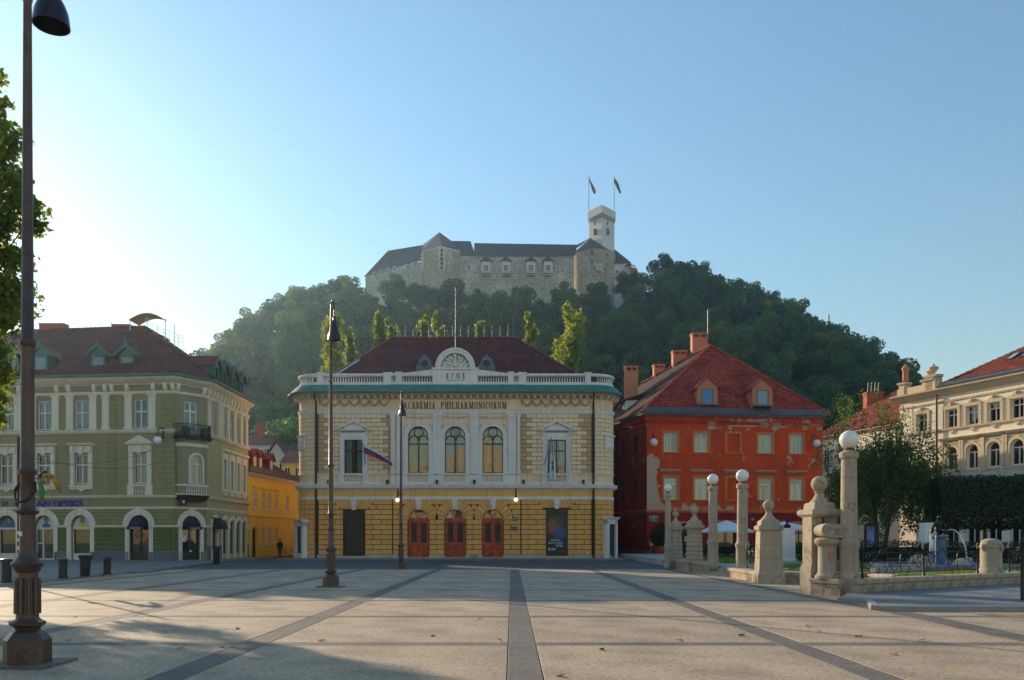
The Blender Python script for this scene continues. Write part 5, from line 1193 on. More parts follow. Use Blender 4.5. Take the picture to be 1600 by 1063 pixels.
# ================================================================== orange corner house
def orange_mat(name, c, amt, left=True):
    m = mat(name, c, 0.9, 0.16, 0.5, 0.25, 18, streak=0.35, fine=0.1, col2=tuple(k*0.5 for k in c[:3])+(1,))
    N = m.node_tree.nodes; L = m.node_tree.links; b = N['Principled BSDF']; tc = N.new('ShaderNodeTexCoord').outputs['Object']
    src = b.inputs['Base Color'].links[0].from_socket
    sx = N.new('ShaderNodeSeparateXYZ'); L.new(tc, sx.inputs[0])
    nz = N.new('ShaderNodeTexNoise'); nz.inputs['Scale'].default_value = 0.55; nz.inputs['Detail'].default_value = 9; nz.inputs['Roughness'].default_value = 0.68; L.new(tc, nz.inputs['Vector'])
    def mth(op, a, b_):
        n = N.new('ShaderNodeMath'); n.operation = op
        for s_, v in zip(n.inputs, (a, b_)):
            if isinstance(v, (int, float)): s_.default_value = v
            else: L.new(v, s_)
        return n.outputs[0]
    def mr(x, a, b_, c_=0.0, d_=1.0):
        n = N.new('ShaderNodeMapRange'); n.inputs[1].default_value = a; n.inputs[2].default_value = b_; n.inputs[3].default_value = c_; n.inputs[4].default_value = d_; L.new(x, n.inputs[0]); return n.outputs[0]
    v = nz.outputs[0]
    if left:                                          # plaster has come away along the corner, below the first window
        e = mth('MULTIPLY', mr(sx.outputs[0], 0.4, 2.0, 0.34, 0.0), mr(sx.outputs[2], 10.6, 9.6, 0.0, 1.0))
        e = mth('MULTIPLY', e, mr(sx.outputs[2], 4.0, 4.6, 0.0, 1.0)); v = mth('ADD', v, e)
        e2 = mth('MULTIPLY', mr(sx.outputs[0], 16.6, 18.4, 0.0, 0.10), mr(sx.outputs[2], 9.6, 8.6, 0.0, 1.0)); v = mth('ADD', v, e2)
        e3 = mth('MULTIPLY', mr(sx.outputs[2], 12.4, 13.0, 0.0, 0.11), mr(sx.outputs[0], 5.0, 7.0, 0.0, 1.0)); v = mth('ADD', v, e3)
        e4 = mth('MULTIPLY', mr(sx.outputs[2], 6.2, 4.6, 0.0, 0.09), 1.0); v = mth('ADD', v, e4)
    f = mr(v, 0.62, 0.645); mx = N.new('ShaderNodeMix'); mx.data_type = 'RGBA'; L.new(mth('MULTIPLY', f, amt), mx.inputs[0]); L.new(src, mx.inputs[6]); mx.inputs[7].default_value = C(196, 172, 148)
    L.new(mx.outputs[2], b.inputs['Base Color']); return m
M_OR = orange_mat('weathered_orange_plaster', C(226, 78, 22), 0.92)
M_OR2 = orange_mat('weathered_shaded_side', C(170, 50, 22), 0.7, False)  # peeling plaster as on the front, darkened to carry the side's shade
M_ORT = mat('orange_trim', C(214, 122, 66), 0.85, 0.12, 2, 0.1, 20, streak=0.4)
M_DRED = mat('dark_red_plaster', C(150, 20, 18), 0.85, 0.15, 0.6, 0.15, 20, streak=0.4, stain=C(90, 40, 34), stain_scale=0.8, stain_amt=0.4)
M_REDT = tile_mat('bright_red_tile', C(190, 72, 44), C(146, 46, 30))
M_OLDT = tile_mat('weathered_brown_tile', C(134, 92, 62), C(84, 62, 50))
M_SALM = mat('salmon_plaster', C(204, 128, 92), 0.85, 0.08, 1.5, streak=0.2)
oA, oB = (13.5, 82.0), (31.95, 84.3); oS = (13.5-.25*18, 100.0)
oh = thing('orange_house', 'weathered orange red corner house with peeling plaster and red tiled roof', 'house', (oA[0], oA[1], 0))
OF = Fac(oh, oA, oB); OS = Fac(oh, oS, oA); OL = OF.len
def oz(py, px=1100): return OF.z(px, py)
wx = [(1037.5, 1058), (1085, 1106), (1136, 1155), (1185, 1206), (1234, 1254)]
zt0, zt1, zm0, zm1 = oz(707), oz(677.5), oz(781), oz(747); ZE = 14.1; ZBD = oz(800)
tops = [(OF.u(a), OF.u(b), zt0, zt1, False) for a, b in wx]; mids = [(OF.u(a), OF.u(b), zm0, zm1, False) for a, b in wx]
b = MB(); wall(b, 0, OL, ZBD, ZE, [o for o in tops+mids], .16); OF.b(b, 'front_wall', M_OR)
shop = [(3.2, 4.6, .1, 3.3, False), (7.2, 9.2, .1, 3.4, True), (11.6, 13.2, .1, 3.3, False), (15.4, 16.8, .1, 3.3, False)]
b = MB(); wall(b, 0, OL, 0, ZBD, shop, .3); OF.b(b, 'ground_floor_wall', M_DRED)
sops = [(OS.len-k-.55, OS.len-k+.55, z0, z1, False) for k in (3.0, 6.5, 10, 14) for z0, z1 in ((zt0, zt1), (zm0, zm1))]
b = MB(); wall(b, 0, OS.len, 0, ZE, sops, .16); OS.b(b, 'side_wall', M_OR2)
for o in sops: OS.win(*o[:4], .08, M_BFRAME, 'two', fw=.08)
b = MB(); b.box(0.3, OL, 2.4, 2.5, 0, 14); OF.b(b, 'inner_wall', M_DARK)
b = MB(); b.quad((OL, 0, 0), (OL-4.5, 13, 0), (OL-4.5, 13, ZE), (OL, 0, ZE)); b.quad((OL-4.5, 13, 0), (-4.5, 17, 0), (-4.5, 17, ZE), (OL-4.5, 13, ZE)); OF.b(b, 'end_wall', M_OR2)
for o in shop:
    d = OF.sub('shop_opening'); q = MB(); q.box(o[0], o[0]+.1, .2, .3, o[2], o[3]-.6); q.box(o[1]-.1, o[1], .2, .3, o[2], o[3]-.6); q.box((o[0]+o[1])/2-.05, (o[0]+o[1])/2+.05, .2, .3, o[2], o[3]-.6); q.box(o[0], o[1], .2, .3, o[3]-1.0, o[3]-.85); q.build('frame', M_BFRAME, d); MB().quad((o[0], .25, o[2]), (o[1], .25, o[2]), (o[1], .25, o[3]), (o[0], .25, o[3])).build('pane', GLASS, d)
    OF.b(MB().box(o[0]-.22, o[1]+.22, -.06, .0, o[3]+.02, o[3]+.25), 'shop_lintel', M_ORT)
path = [(oS[0]-oA[0], oS[1]-oA[1]), (0, 0), (oB[0]-oA[0], oB[1]-oA[1])]
for nm, pr, m in (('plinth', [(.0, 0), (.08, 0), (.08, .6), (.0, .62)], M_GPL), ('string_course', [(-.02, ZBD-.1), (.1, ZBD-.1), (.2, ZBD+.08), (.2, ZBD+.16), (-.02, ZBD+.22)], M_ORT), ('eaves_band', [(-.02, ZE-.95), (.06, ZE-.95), (.08, ZE-.8), (-.02, ZE-.78)], M_OR), ('eaves_cornice', [(-.02, ZE-.5), (.16, ZE-.45), (.3, ZE-.2), (.46, ZE-.1), (.48, ZE+.05), (-.02, ZE+.05)], M_OR), ('gutter', [(.45, ZE+.0), (.72, ZE-.02), (.78, ZE+.18), (.5, ZE+.22)], M_ZINC)):
    MB().psweep(pr, path).build(nm, m, oh)
dn = MB(); u = .1
while u < OL: dn.box(u, u+.13, -.2, 0, ZE-.72, ZE-.5); u += .26
OF.b(dn, 'dentils', M_OR, kind='stuff')
for i, (o, p) in enumerate(zip(tops, mids)):
    for k, (a, c, z0, z1, _) in enumerate((o, p)):
        w = .24; s_ = MB(); s_.box(a-w, a, -.07, .05, z0, z1); s_.box(c, c+w, -.07, .05, z0, z1); s_.box(a-w, c+w, -.07, .05, z1, z1+w); OF.b(s_, 'window_surround', M_ORT)
        OF.b(MB().xsweep([(.02, z0-.2), (-.12, z0-.2), (-.2, z0-.06), (-.2, z0), (.02, z0)], a-w-.12, c+w+.12), 'window_sill', M_ORT)
        if k: OF.b(MB().xsweep([(.02, z1+.55), (-.1, z1+.55), (-.24, z1+.72), (-.24, z1+.84), (.02, z1+.88)], a-w-.2, c+w+.2), 'window_hood', mat('chipped_hood', C(190, 148, 116), 0.9, 0.2, 2.5, 0.2, 20) if 'chipped_hood' not in MATS else MATS['chipped_hood'])
        if i == 2: OF.b(MB().box(a, c, .1, .14, z0, z1), 'blind_panel', M_OR)
        elif k == 0: OF.win(a, c, z0, z1, .07, M_WFRAME, 'two', False, [[(0, .45, 0, 1)], [(0.1, 1, 0, .8)], None, [(0, 1, 0.1, 1)], [(0, .5, 0, 1), (.8, 1, 0, 1)]][i], cmat=M_REFLNET, fw=.1)
        else: OF.win(a, c, z0, z1, .07, M_WFRAME, 'T', False, [[(0, .3, 0, .8), (0, 1, .7, 1)], [(0, 1, 0, .95)], None, [(0, .34, 0, .7), (.7, 1, 0, .7)], [(0, 1, 0, .7)]][i], cmat=M_CURTAIN if i in (0, 3) else M_NET, fw=.09, split=.72)
# roof
rt = link('roof', None, oh); O2 = Vector((oA[0], oA[1], 0))
eL = Vector((-.65, -.75, ZE+.2)); eR = Vector((oB[0]-oA[0]+.8, oB[1]-oA[1]-.65, ZE+.2)); ap = P(1110, 541, 91)-O2; rb_ = P(1003, 600, 99.5)-O2; eS = Vector((oS[0]-oA[0]-.75, oS[1]-oA[1], ZE+.2)); eR2 = Vector((13.5, 14.5, ZE+.2))
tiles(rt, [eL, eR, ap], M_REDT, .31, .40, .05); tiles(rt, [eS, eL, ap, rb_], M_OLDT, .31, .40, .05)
MB().quad(eR, eR2, ap).build('roof_plane', M_REDT, rt); MB().quad(eR2, eS, rb_, ap).build('roof_plane', M_REDT, rt)
q = MB()
for a, b_ in ((eL, ap), (eR, ap), (ap, rb_)):
    n = int((b_-a).length/.42)
    for k in range(n): q.tube([a.lerp(b_, k/n)+Vector((0, 0, .07)), a.lerp(b_, (k+1.1)/n)+Vector((0, 0, .11))], [.13, .15], 6)
q.build('ridge_tiles', M_REDT, rt, kind='stuff')
q = MB(); q.quad(eL+Vector((.1, -.05, .06)), eR+Vector((0, -.05, .06)), eR+(ap-eR)*.055+Vector((0, -.1, .14)), eL+(ap-eL)*.055+Vector((0, -.1, .14))); q.build('eaves_flashing', M_ZINC, rt)
for px, py in ((1105.5, 632), (1191.5, 634)):
    p = P(px, py, 82.9)-O2; d = link('dormer', None, oh, p, OF.rz*.5); h, w = 3.1, 1.05; b = MB()
    b.prism([(-w, 0), (w, 0), (w, 1.75), (0, 2.8), (-w, 1.75)], 0, .2); b.box(-w, -w+.1, .2, 3.2, -.3, 1.75); b.box(w-.1, w, .2, 3.2, -.3, 1.75); b.build('gable', M_SALM, d)
    b = MB(); 
    for sg in (-1, 1): b.prism([(0, 2.78), (0, 2.95), (sg*(w+.22), 1.72), (sg*(w+.22), 1.55)], -.22, 4.2)
    b.build('dormer_roof', M_REDT, d)
    b = MB(); b.box(-.6, -.52, -.06, .02, .14, 1.5); b.box(.52, .6, -.06, .02, .14, 1.5); b.box(-.6, .6, -.06, .02, 1.5, 1.58); b.box(-w-.08, w+.08, -.2, .02, -.08, .12); b.build('frame', M_ZINC, d)
    MB().quad((-.52, -.02, .12), (.52, -.02, .12), (.52, -.02, 1.5), (-.52, -.02, 1.5)).build('pane', mat('sky_blue_pane', C(60, 120, 170), 0.15) if 'sky_blue_pane' not in MATS else (MATS['sky_blue_pane'] if px < 1150 else M_CURTAIN), d)
for px0, px1, pt_, Y, zb in ((1080.5, 1104, 522, 94, 21.5), (1050.5, 1072, 549, 95.5, 19.5), (1021, 1037.5, 570.5, 98, 19), (976, 996, 573.5, 93.5, 14.5)):
    a, c = P(px0, pt_, Y)-O2, P(px1, pt_, Y)-O2; q = MB(); q.box(a.x, c.x, a.y-.5, a.y+.6, zb, a.z-.5); q.box(a.x-.08, c.x+.08, a.y-.58, a.y+.68, a.z-.18, a.z)
    for x in (a.x, (a.x+c.x)/2-.1, c.x-.2): q.box(x, x+.2, a.y-.5, a.y+.6, a.z-.5, a.z-.18)
    q.build('chimney', M_SALM, oh)
q = MB(); a = P(1106, 545, 93)-O2; t = P(1106, 484, 93)-O2; q.tube([a, t], .05, 5); q.tube([t, t+Vector((1.3, 0, .05))], .03, 4); q.build('antenna', M_GIRON, oh)
a = P(1000, 632, 91.5)-O2; q = MB(); q.box(a.x-1.6, a.x+1.1, a.y, a.y+3, a.z-1, a.z+.45); q.build('shed_dormer', M_TRIM, oh); q = MB(); q.prism([(a.x-2.0, a.z+.35), (a.x+1.6, a.z+1.5), (a.x+1.6, a.z+1.6), (a.x-2.0, a.z+.5)], a.y-.4, a.y+3); q.build('shed_dormer_roof', M_OLDT, oh)
q = MB(); q.tube([(.12, -.12, ZE-.1), (.12, -.12, .1)], .07, 6); OS.b(q.xf(Matrix.Translation((OS.len-8, 0, 0))), 'drainpipe', M_IRON)
# signs, mail box, wall lamps on the orange house
globe_lamp('wall_lamp', 'white globe lamp on the orange house above its bare plaster corner', 1021.5, 691.5, 81.1, 82.1, .40)
globe_lamp('wall_lamp', 'white globe lamp on the orange house at its corner beside the weeping tree', 1276, 693, 83.0, 84.15, .40)
p = OF.pl.hit(1021, 810.5); sg = thing('street_sign', 'green enamel street sign with white lettering on the orange house', 'sign', (p.x, p.y-.06, p.z), OF.rz); MB().block(-.46, .46, -.3, .3, .04, .015).build('plate', mat('green_sign', C(16, 92, 52), .3), sg)
fit_text('KONGRESNI', -.36, .36, .02, .2, -.043, .002, .004).build('lettering', M_PW, sg); fit_text('TRG', -.14, .14, -.2, -.04, -.043, .002, .004).build('lettering', M_PW, sg)
q = MB(); q.box(-.44, .44, -.044, -.038, .25, .27); q.box(-.44, .44, -.044, -.038, -.27, -.25); q.box(-.44, -.42, -.044, -.038, -.25, .25); q.box(.42, .44, -.044, -.038, -.25, .25); q.build('border', M_PW, sg)
p = OF.pl.hit(1176, 811.5); sg = thing('number_plate', 'small house number plate on the dark red wall above the white parasols', 'sign', (p.x, p.y-.06, p.z), OF.rz); MB().block(-.22, .22, -.16, .16, .03, .01).build('plate', MATS['green_sign'], sg); fit_text('13', -.12, .12, -.1, .1, -.033, .002).build('digits', M_PW, sg)
p = OF.pl.hit(1017, 845); mb_ = thing('mail_box', 'yellow mail box on the dark red corner of the orange house', 'mail box', (p.x, p.y-.05, p.z-.5), OF.rz); q = MB(); q.box(-.25, .25, -.3, 0, 0, .55); q.prism([(-.27, .55), (.27, .55), (.2, .68), (-.2, .68)], -.32, 0); q.build('case', mat('post_yellow', C(226, 166, 20), .4), mb_); MB().box(-.18, .18, -.31, -.298, .42, .46).build('slot', M_BLACKD, mb_); MB().box(-.2, .2, -.25, -.02, -.5, 0).build('stand', M_GPL, mb_)

# ================================================================== yellow house down the side street
M_SUNY = mat('warm_yellow_plaster', C(236, 198, 70), 0.85, 0.06, 0.6, 0.08, 20, streak=0.25)
M_STR = tile_mat('street_red_tile', C(150, 60, 44), C(120, 46, 36))
yA = (P(384, 844, 76.0).x, 76.0); yB = (P(463, 844, 89.5).x, 89.5)
yh = thing('yellow_house', 'bright yellow two storey house with white windows down the side street', 'house', (yA[0], yA[1], 0)); YF = Fac(yh, yA, yB); YL = YF.len
uz = lambda px, py: YF.z(px, py)
yw = [YF.u(k) for k in (398.5, 412, 421, 432, 449)]; hy = .40; ze = 7.85
oy = [(w-hy, w+hy, 4.7, 6.35, False) for w in yw] + [(w-hy, w+hy, 1.25, 2.9, False) for w in yw[1:4]] + [(YF.u(394), YF.u(402), 0.02, 2.9, True)]
b = MB(); wall(b, 0, YL, 0, ze, oy, .2); b.quad((YL, 0, 0), (YL, 9, 0), (YL, 9, ze), (YL, 0, ze)); YF.b(b, 'wall', M_SUNY)
b = MB(); b.box(0, YL, 1.5, 1.6, 0, ze); YF.b(b, 'inner_wall', M_DARK)
for o in oy[:-1]: YF.win(*o[:4], .1, M_WFRAME, 'cross', False, [(0, 1, .0, 1)], cmat=M_NET, fw=.09, split=.6)
for o in oy[:5]: YF.b(MB().xsweep([(.02, o[3]+.25), (-.14, o[3]+.3), (-.16, o[3]+.42), (.02, o[3]+.44)], o[0]-.25, o[1]+.25), 'window_hood', M_SUNY)
for o in oy[:-1]: YF.b(MB().box(o[0]-.12, o[1]+.12, -.1, .02, o[2]-.12, o[2]), 'window_sill', M_TRIM)
o = oy[-1]; YF.b(MB().box(o[0], o[1], .25, .3, 0, 2.9), 'door_leaf', M_BLACKD)
YF.b(MB().xsweep([(.02, 3.9), (-.1, 3.92), (-.1, 4.1), (.02, 4.15)], 0, YL), 'string_course', M_SUNY)
YF.b(MB().xsweep([(.02, ze-.2), (-.3, ze-.1), (-.5, ze), (-.5, ze+.12), (.02, ze+.12)], -.3, YL+.3), 'eaves_cornice', M_TRIM)
loc = lambda u, y, z: Vector((YF.loc.x+u*math.cos(YF.rz)-y*math.sin(YF.rz), u*math.sin(YF.rz)+y*math.cos(YF.rz), z))
rt = link('roof', None, yh)
e0, e1, t1, t0 = loc(-.5, -.6, ze+.1), loc(YL+.5, -.6, ze+.1), loc(YL*.42, 5, 12.4), loc(-4, 5, 12.4)
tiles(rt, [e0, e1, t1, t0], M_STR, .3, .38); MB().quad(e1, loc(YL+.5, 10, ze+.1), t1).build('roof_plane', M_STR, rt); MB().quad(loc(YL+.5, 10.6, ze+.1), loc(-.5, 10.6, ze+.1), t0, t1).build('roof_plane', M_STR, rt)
for u in (1.2, 3.2, 4.6, 7.4):
    d = link('dormer', None, yh, loc(u, .45, ze+.75), YF.rz); b = MB(); b.box(-.55, .55, 0, 2.0, 0, 1.25); b.build('cheeks', M_STR, d); b = MB(); b.box(-.3, .3, -.04, 0, .15, 1.1); b.build('window_frame', M_WFRAME, d); b = MB()
    for sg in (-1, 1): b.prism([(0, 1.75), (0, 1.9), (sg*.75, 1.2), (sg*.75, 1.05)], -.25, 2.8)
    b.prism([(-.55, 1.24), (.55, 1.24), (0, 1.8)], -.02, 2); b.build('dormer_roof', M_STR, d)
b = MB(); b.quad(e0+Vector((0, 0, .05)), e1+Vector((0, 0, .05)), e1+Vector((0, .5, .6)), e0+Vector((0, .5, .6))); b.build('eaves_flashing', M_ZINC, rt)
# houses further up the street
M_WHT = mat('white_plaster', C(204, 200, 190), .85, .06, 1); M_DRF = mat('dark_roof', C(70, 54, 54), .8, .2, 1.5, .2, 9); M_RRF = mat('faded_red_roof', C(130, 62, 50), .8, .2, 1.5, .3, 9)
def far_house(label, px0, px1, py_eave, py_ridge, Y, wm, rm, side=False, wins=2, chim=None):
    a, c = P(px0, py_eave, Y), P(px1, py_eave, Y); t = thing('far_house', label, 'house', (a.x, Y, 0), 0, 'houses up the side street'); w = c.x-a.x; ze = a.z; zr = P(0, py_ridge, Y+(0 if side else 4)).z
    b = MB()
    if side: b.prism([(0, 0), (w, 0), (w, ze), (w/2, zr), (0, ze)], 0, 9)
    else: b.box(0, w, 0, 8, 0, ze)
    b.build('wall', wm, t); b = MB()
    if side:
        for p, q in (((-.3, ze-.2), (w/2, zr+.1)), ((w/2, zr+.1), (w+.3, ze-.2))): b.prism([p, q, (q[0], q[1]+.22), (p[0], p[1]+.22)], -.4, 9.4)
    else: b.quad((-.3, -.4, ze-.1), (w+.3, -.4, ze-.1), (w+.3, 4, zr), (-.3, 4, zr)); b.quad((-.3, 8.4, ze-.1), (w+.3, 8.4, ze-.1), (w+.3, 4, zr), (-.3, 4, zr)); b.quad((-.3, -.4, ze-.1), (-.3, 4, zr), (-.3, 8.4, ze-.1)); b.quad((w+.3, -.4, ze-.1), (w+.3, 4, zr), (w+.3, 8.4, ze-.1))
    b.build('roof', rm, t)
    for k in range(wins):
        x = w*(k+.5)/wins-.4; d = link('window', None, t); MB().box(x, x+.8, -.05, .0, ze-2.0, ze-.7).build('frame', M_WFRAME, d); MB().box(x+.08, x+.36, -.06, -.045, ze-1.92, ze-.78).build('pane', M_BLACKD, d); MB().box(x+.44, x+.72, -.06, -.045, ze-1.92, ze-.78).build('pane', M_BLACKD, d)
    if chim is not None: q = MB(); q.box(chim, chim+1.0, 3, 4, ze, zr+1.5); q.box(chim-.08, chim+1.08, 2.92, 4.08, zr+1.5, zr+1.7); q.build('chimney', M_BRICK, t)
    return t
far_house('far house with faded red roof and brick chimney behind the yellow house', 380, 424, 694, 680, 128, M_WHT, M_RRF, wins=3, chim=1.2)
far_house('far white gabled house with a dark roof behind the yellow house', 415, 449, 716, 692, 118, M_WHT, M_DRF, True, 2)
far_house('low far house with brown roof between the dark gable and the concert hall', 441, 474, 722, 704, 108, M_SUNY, M_RRF, wins=2)
far_house('distant house with red roof at the foot of the castle hill', 420, 470, 688, 675, 150, M_WHT, M_RRF, wins=3)

# ================================================================== pale palace on the park side, and the building beside it
M_PAL = mat('pale_cream_plaster', C(242, 224, 196), .85, .05, .6, .06, 25, streak=.22)
M_PALT = mat('sand_trim', C(214, 190, 154), .85, .08, 1.2, .08, 25, streak=.3)
M_ORTL = tile_mat('orange_tile', C(172, 78, 44), C(140, 60, 36))
pA, pB = (38.95, 82.3), (49.5, 57.4)
ph = thing('palace', 'pale cream palace with arched windows, roof urns and an orange tiled roof', 'palace', (pA[0], pA[1], 0)); PF = Fac(ph, pA, pB); PL = PF.len; ZC = 16.0
us = [PF.u(k) for k in (1441, 1487.5, 1520, 1553.5, 1590)]; st = us[4]-us[3]; us += [us[4]+st*1.02*(k+1) for k in range(4)]
zU0, zU1 = PF.z(1487, 668), PF.z(1487, 639.5); zL0, zL1 = PF.z(1488, 735), PF.z(1488, 698); uP = PF.u(1465)
opn = [(u-.62, u+.62, zU0, zU1, False) for u in us] + [(u-.62, u+.62, zL0, zL1, True) for u in us[1:]] + [(u-.7, u+.7, 1.0, 3.6, False) for u in us]
b = MB(); wall(b, 0, PL, 0, ZC-.6, opn, .4); b.quad((0, 0, 0), (0, 0, ZC), (3, 12, ZC), (3, 12, 0)); PF.b(b, 'wall', M_PAL)
b = MB(); b.box(.2, PL, 2, 2.1, 0, ZC-.6); PF.b(b, 'inner_wall', M_DARK)
for o in opn: PF.win(*o[:4], .25, M_WFRAME, 'cross', o[4], None, split=.68, fw=.09, depth=.9)
for nm, z0, pr, x0 in (('cornice', ZC, [(.02, -.7), (-.15, -.65), (-.45, -.3), (-.75, -.15), (-.78, .0), (.02, .0)], -.6), ('sill_course', zU0-.25, [(.02, 0), (-.18, .02), (-.22, .2), (.02, .24)], 0), ('frieze_course', zU1+.75, [(.02, 0), (-.1, .0), (-.14, .16), (.02, .18)], 0), ('balcony_course', zL0-1.25, [(.02, 0), (-.3, .05), (-.5, .2), (.02, .24)], uP)):
    PF.b(MB().xsweep([(y, z0+z) for y, z in pr], x0, PL), nm, M_PALT)
for u in us:
    s_ = MB(); s_.box(u-.9, u-.62, -.12, .02, zU0-.05, zU1+.2); s_.box(u+.62, u+.9, -.12, .02, zU0-.05, zU1+.2); s_.box(u-.9, u+.9, -.14, .02, zU1, zU1+.3); s_.prism([(u-.5, zU1+.3), (u+.5, zU1+.3), (u+.2, zU1+.62), (u-.2, zU1+.62)], -.16, 0); s_.sphere((u, -.14, zU1+.5), .16, 8); s_.prism([(u-.35, zU0-.25), (u+.35, zU0-.25), (u, zU0-.62)], -.12, 0); PF.b(s_, 'window_surround', M_PALT)
for u in us[1:]:
    s_ = MB(); sp = zL1-.62; s_.arc(u, sp, .62, .86, -.16, .02); s_.box(u-.86, u-.62, -.16, .02, zL0, sp); s_.box(u+.62, u+.86, -.16, .02, zL0, sp); s_.box(u-1.05, u-.86, -.2, .02, zL0, zL1+.55); s_.box(u+.86, u+1.05, -.2, .02, zL0, zL1+.55); s_.box(u-1.05, u+1.05, -.08, .02, zL1+.25, zL1+.55); s_.xsweep([(.02, zL1+.55), (-.3, zL1+.6), (-.45, zL1+.8), (.02, zL1+.85)], u-1.2, u+1.2); PF.b(s_, 'arch_surround', M_PALT)
    for k in range(9): PF.inst('baluster', BAL, u-.9+.22*k, -.25, zL0-1.0).scale = (1.3, 1.3, 1.3)
    PF.b(MB().box(u-1.3, u-1.0, -.4, -.1, zL0-1.02, zL0-.05), 'balustrade_pier', M_PALT)
PF.b(MB().box(uP+.6, PL, -.38, -.12, zL0-.22, zL0-.08), 'balustrade_rail', M_PALT)
for k in range(14):
    z0 = 4.2+.8*k
    for x0, x1 in ((.06, us[0]-1.1), (us[0]+1.1, uP-.1)): PF.b(MB().block(x0, x1, z0+.02, z0+.78, .05, .03), 'rustic_strip', M_PAL) if z0 < ZC-1.6 else None
PF.b(MB().tube([(uP+.1, -.25, ZC-.3), (uP+.1, -.25, .2)], .09, 7), 'drainpipe', M_BFRAME)
# parapet with urns
b = MB(); b.box(.0, uP+.4, -.35, .3, ZC, ZC+.7); PF.b(b, 'parapet', M_PALT)
for x0, x1, h in ((.3, .9, 1.1), (3.0, 4.2, .95), (uP-1.0, uP+.1, 1.25)): q = MB(); q.box(x0, x1, -.45, .5, ZC, ZC+h); q.xsweep([(.5, ZC+h), (-.55, ZC+h), (-.6, ZC+h+.2), (.5, ZC+h+.25)], x0-.15, x1+.15); PF.b(q, 'parapet_pier', M_PALT)
for x, h in ((3.6, 1.15), (uP-.45, 1.45)): q = MB(); q.lathe([(.24, 0), (.18, .1), (.12, .22), (.38, .55), (.48, .74), (.38, .82), (.16, .92), (.1, 1.08), (.02, 1.12)], 14, (x, 0, ZC+h)); PF.b(q, 'urn', M_PALT, smooth=50)
q = MB(); q.lathe([(.28, 0), (.28, 1.0), (.36, 1.1), (.36, 1.25), (.05, 1.7)], 8, (.7, 0, ZC+1.5)); PF.b(q, 'chimney_pot', M_SALM)
pl_ = lambda u, y, z: Vector((PF.loc.x+u*math.cos(PF.rz)-y*math.sin(PF.rz), u*math.sin(PF.rz)+y*math.cos(PF.rz), z))
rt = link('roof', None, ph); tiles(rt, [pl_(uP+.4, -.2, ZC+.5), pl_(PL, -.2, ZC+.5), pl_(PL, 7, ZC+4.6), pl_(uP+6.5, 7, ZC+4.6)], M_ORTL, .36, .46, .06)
MB().quad(pl_(uP+.4, -.2, ZC+.5), pl_(uP+6.5, 7, ZC+4.6), pl_(uP+.4, 14, ZC+.5)).build('roof_plane', M_ORTL, rt); MB().quad(pl_(PL, 14, ZC+.5), pl_(uP+.4, 14, ZC+.5), pl_(uP+6.5, 7, ZC+4.6), pl_(PL, 7, ZC+4.6)).build('roof_plane', M_ORTL, rt)
q = MB(); q.xsweep([(-.8, ZC), (-.85, ZC+.15), (.2, ZC+.75), (.2, ZC)], uP+.6, PL); PF.b(q, 'gutter_apron', M_ZINC)
for px, py in ((1536, 579), (1559, 576), (1598, 571)):
    u = PF.u(px)+.8; sk = link('skylight', None, ph); q = MB(); t_ = .42
    A, B, Cc, D = [pl_(u+du, -.2+7.2*t, ZC+.5+4.1*t+.14) for du, t in ((-.4, t_-.09), (.4, t_-.09), (.4, t_+.09), (-.4, t_+.09))]
    q.quad(A, B, Cc, D); q.build('pane', mat('skylight_glass', C(170, 185, 195), .15) if 'skylight_glass' not in MATS else MATS['skylight_glass'], sk)
    q = MB(); 
    for a, c in ((A, B), (B, Cc), (Cc, D), (D, A)): q.tube([a, c], .07, 4)
    q.build('frame', M_ZINC, sk)
mA, mB = (P(1281, 844, 106).x, 106.0), (P(1428, 844, 91).x, 91.0)
mh = thing('town_house', 'cream house with an orange hipped roof behind the weeping tree', 'house', (mA[0], mA[1], 0)); MF = Fac(mh, mA, mB); ML = MF.len; zE = 14.9
ow = [(u-.55, u+.55, z, z+1.9, False) for u in (1.2, 3.8, 6.4, 9.0, 11.6, 14.2) for z in (11.2, 7.2, 3.0)]
b = MB(); wall(b, 0, ML, 0, zE, ow, .2); b.quad((0, 0, 0), (0, 12, 0), (0, 12, zE), (0, 0, zE)); MF.b(b, 'wall', mat('cream_plaster', C(220, 208, 180), .85, .06, .8, streak=.25))
MF.b(MB().box(0, ML, 1.5, 1.6, 0, zE), 'inner_wall', M_DARK)
for o in ow: MF.win(*o[:4], .1, M_WFRAME, 'cross', False, None, fw=.09)
MF.b(MB().xsweep([(.02, zE-.5), (-.25, zE-.3), (-.5, zE-.1), (-.5, zE+.1), (.02, zE+.1)], -.3, ML), 'eaves_cornice', M_PALT)
for z in (4.9, 9.4): MF.b(MB().xsweep([(.02, z), (-.1, z), (-.14, z+.16), (.02, z+.2)], 0, ML), 'string_course', M_PALT)
ml = lambda u, y, z: Vector((MF.loc.x+u*math.cos(MF.rz)-y*math.sin(MF.rz), u*math.sin(MF.rz)+y*math.cos(MF.rz), z))
rt = link('roof', None, mh); apx = P(1399, 611, 104.5)-Vector((mA[0], mA[1], 0))
tiles(rt, [ml(-.6, -.6, zE+.1), ml(ML, -.6, zE+.1), apx+Vector((math.cos(MF.rz), math.sin(MF.rz), 0))*7, apx], M_ORTL, .32, .42, .05); tiles(rt, [ml(-.6, 13, zE+.1), ml(-.6, -.6, zE+.1), apx], M_ORTL, .32, .42, .05)
a = P(1352, 613.5, 106)-Vector((mA[0], mA[1], 0)); c = P(1378, 613.5, 106)-Vector((mA[0], mA[1], 0)); q = MB(); q.box(a.x, c.x, a.y-.5, a.y+.7, 15, a.z-.2); q.box(a.x-.1, c.x+.1, a.y-.6, a.y+.8, a.z-.2, a.z); q.build('chimney', M_BRICK, mh)
q = MB()
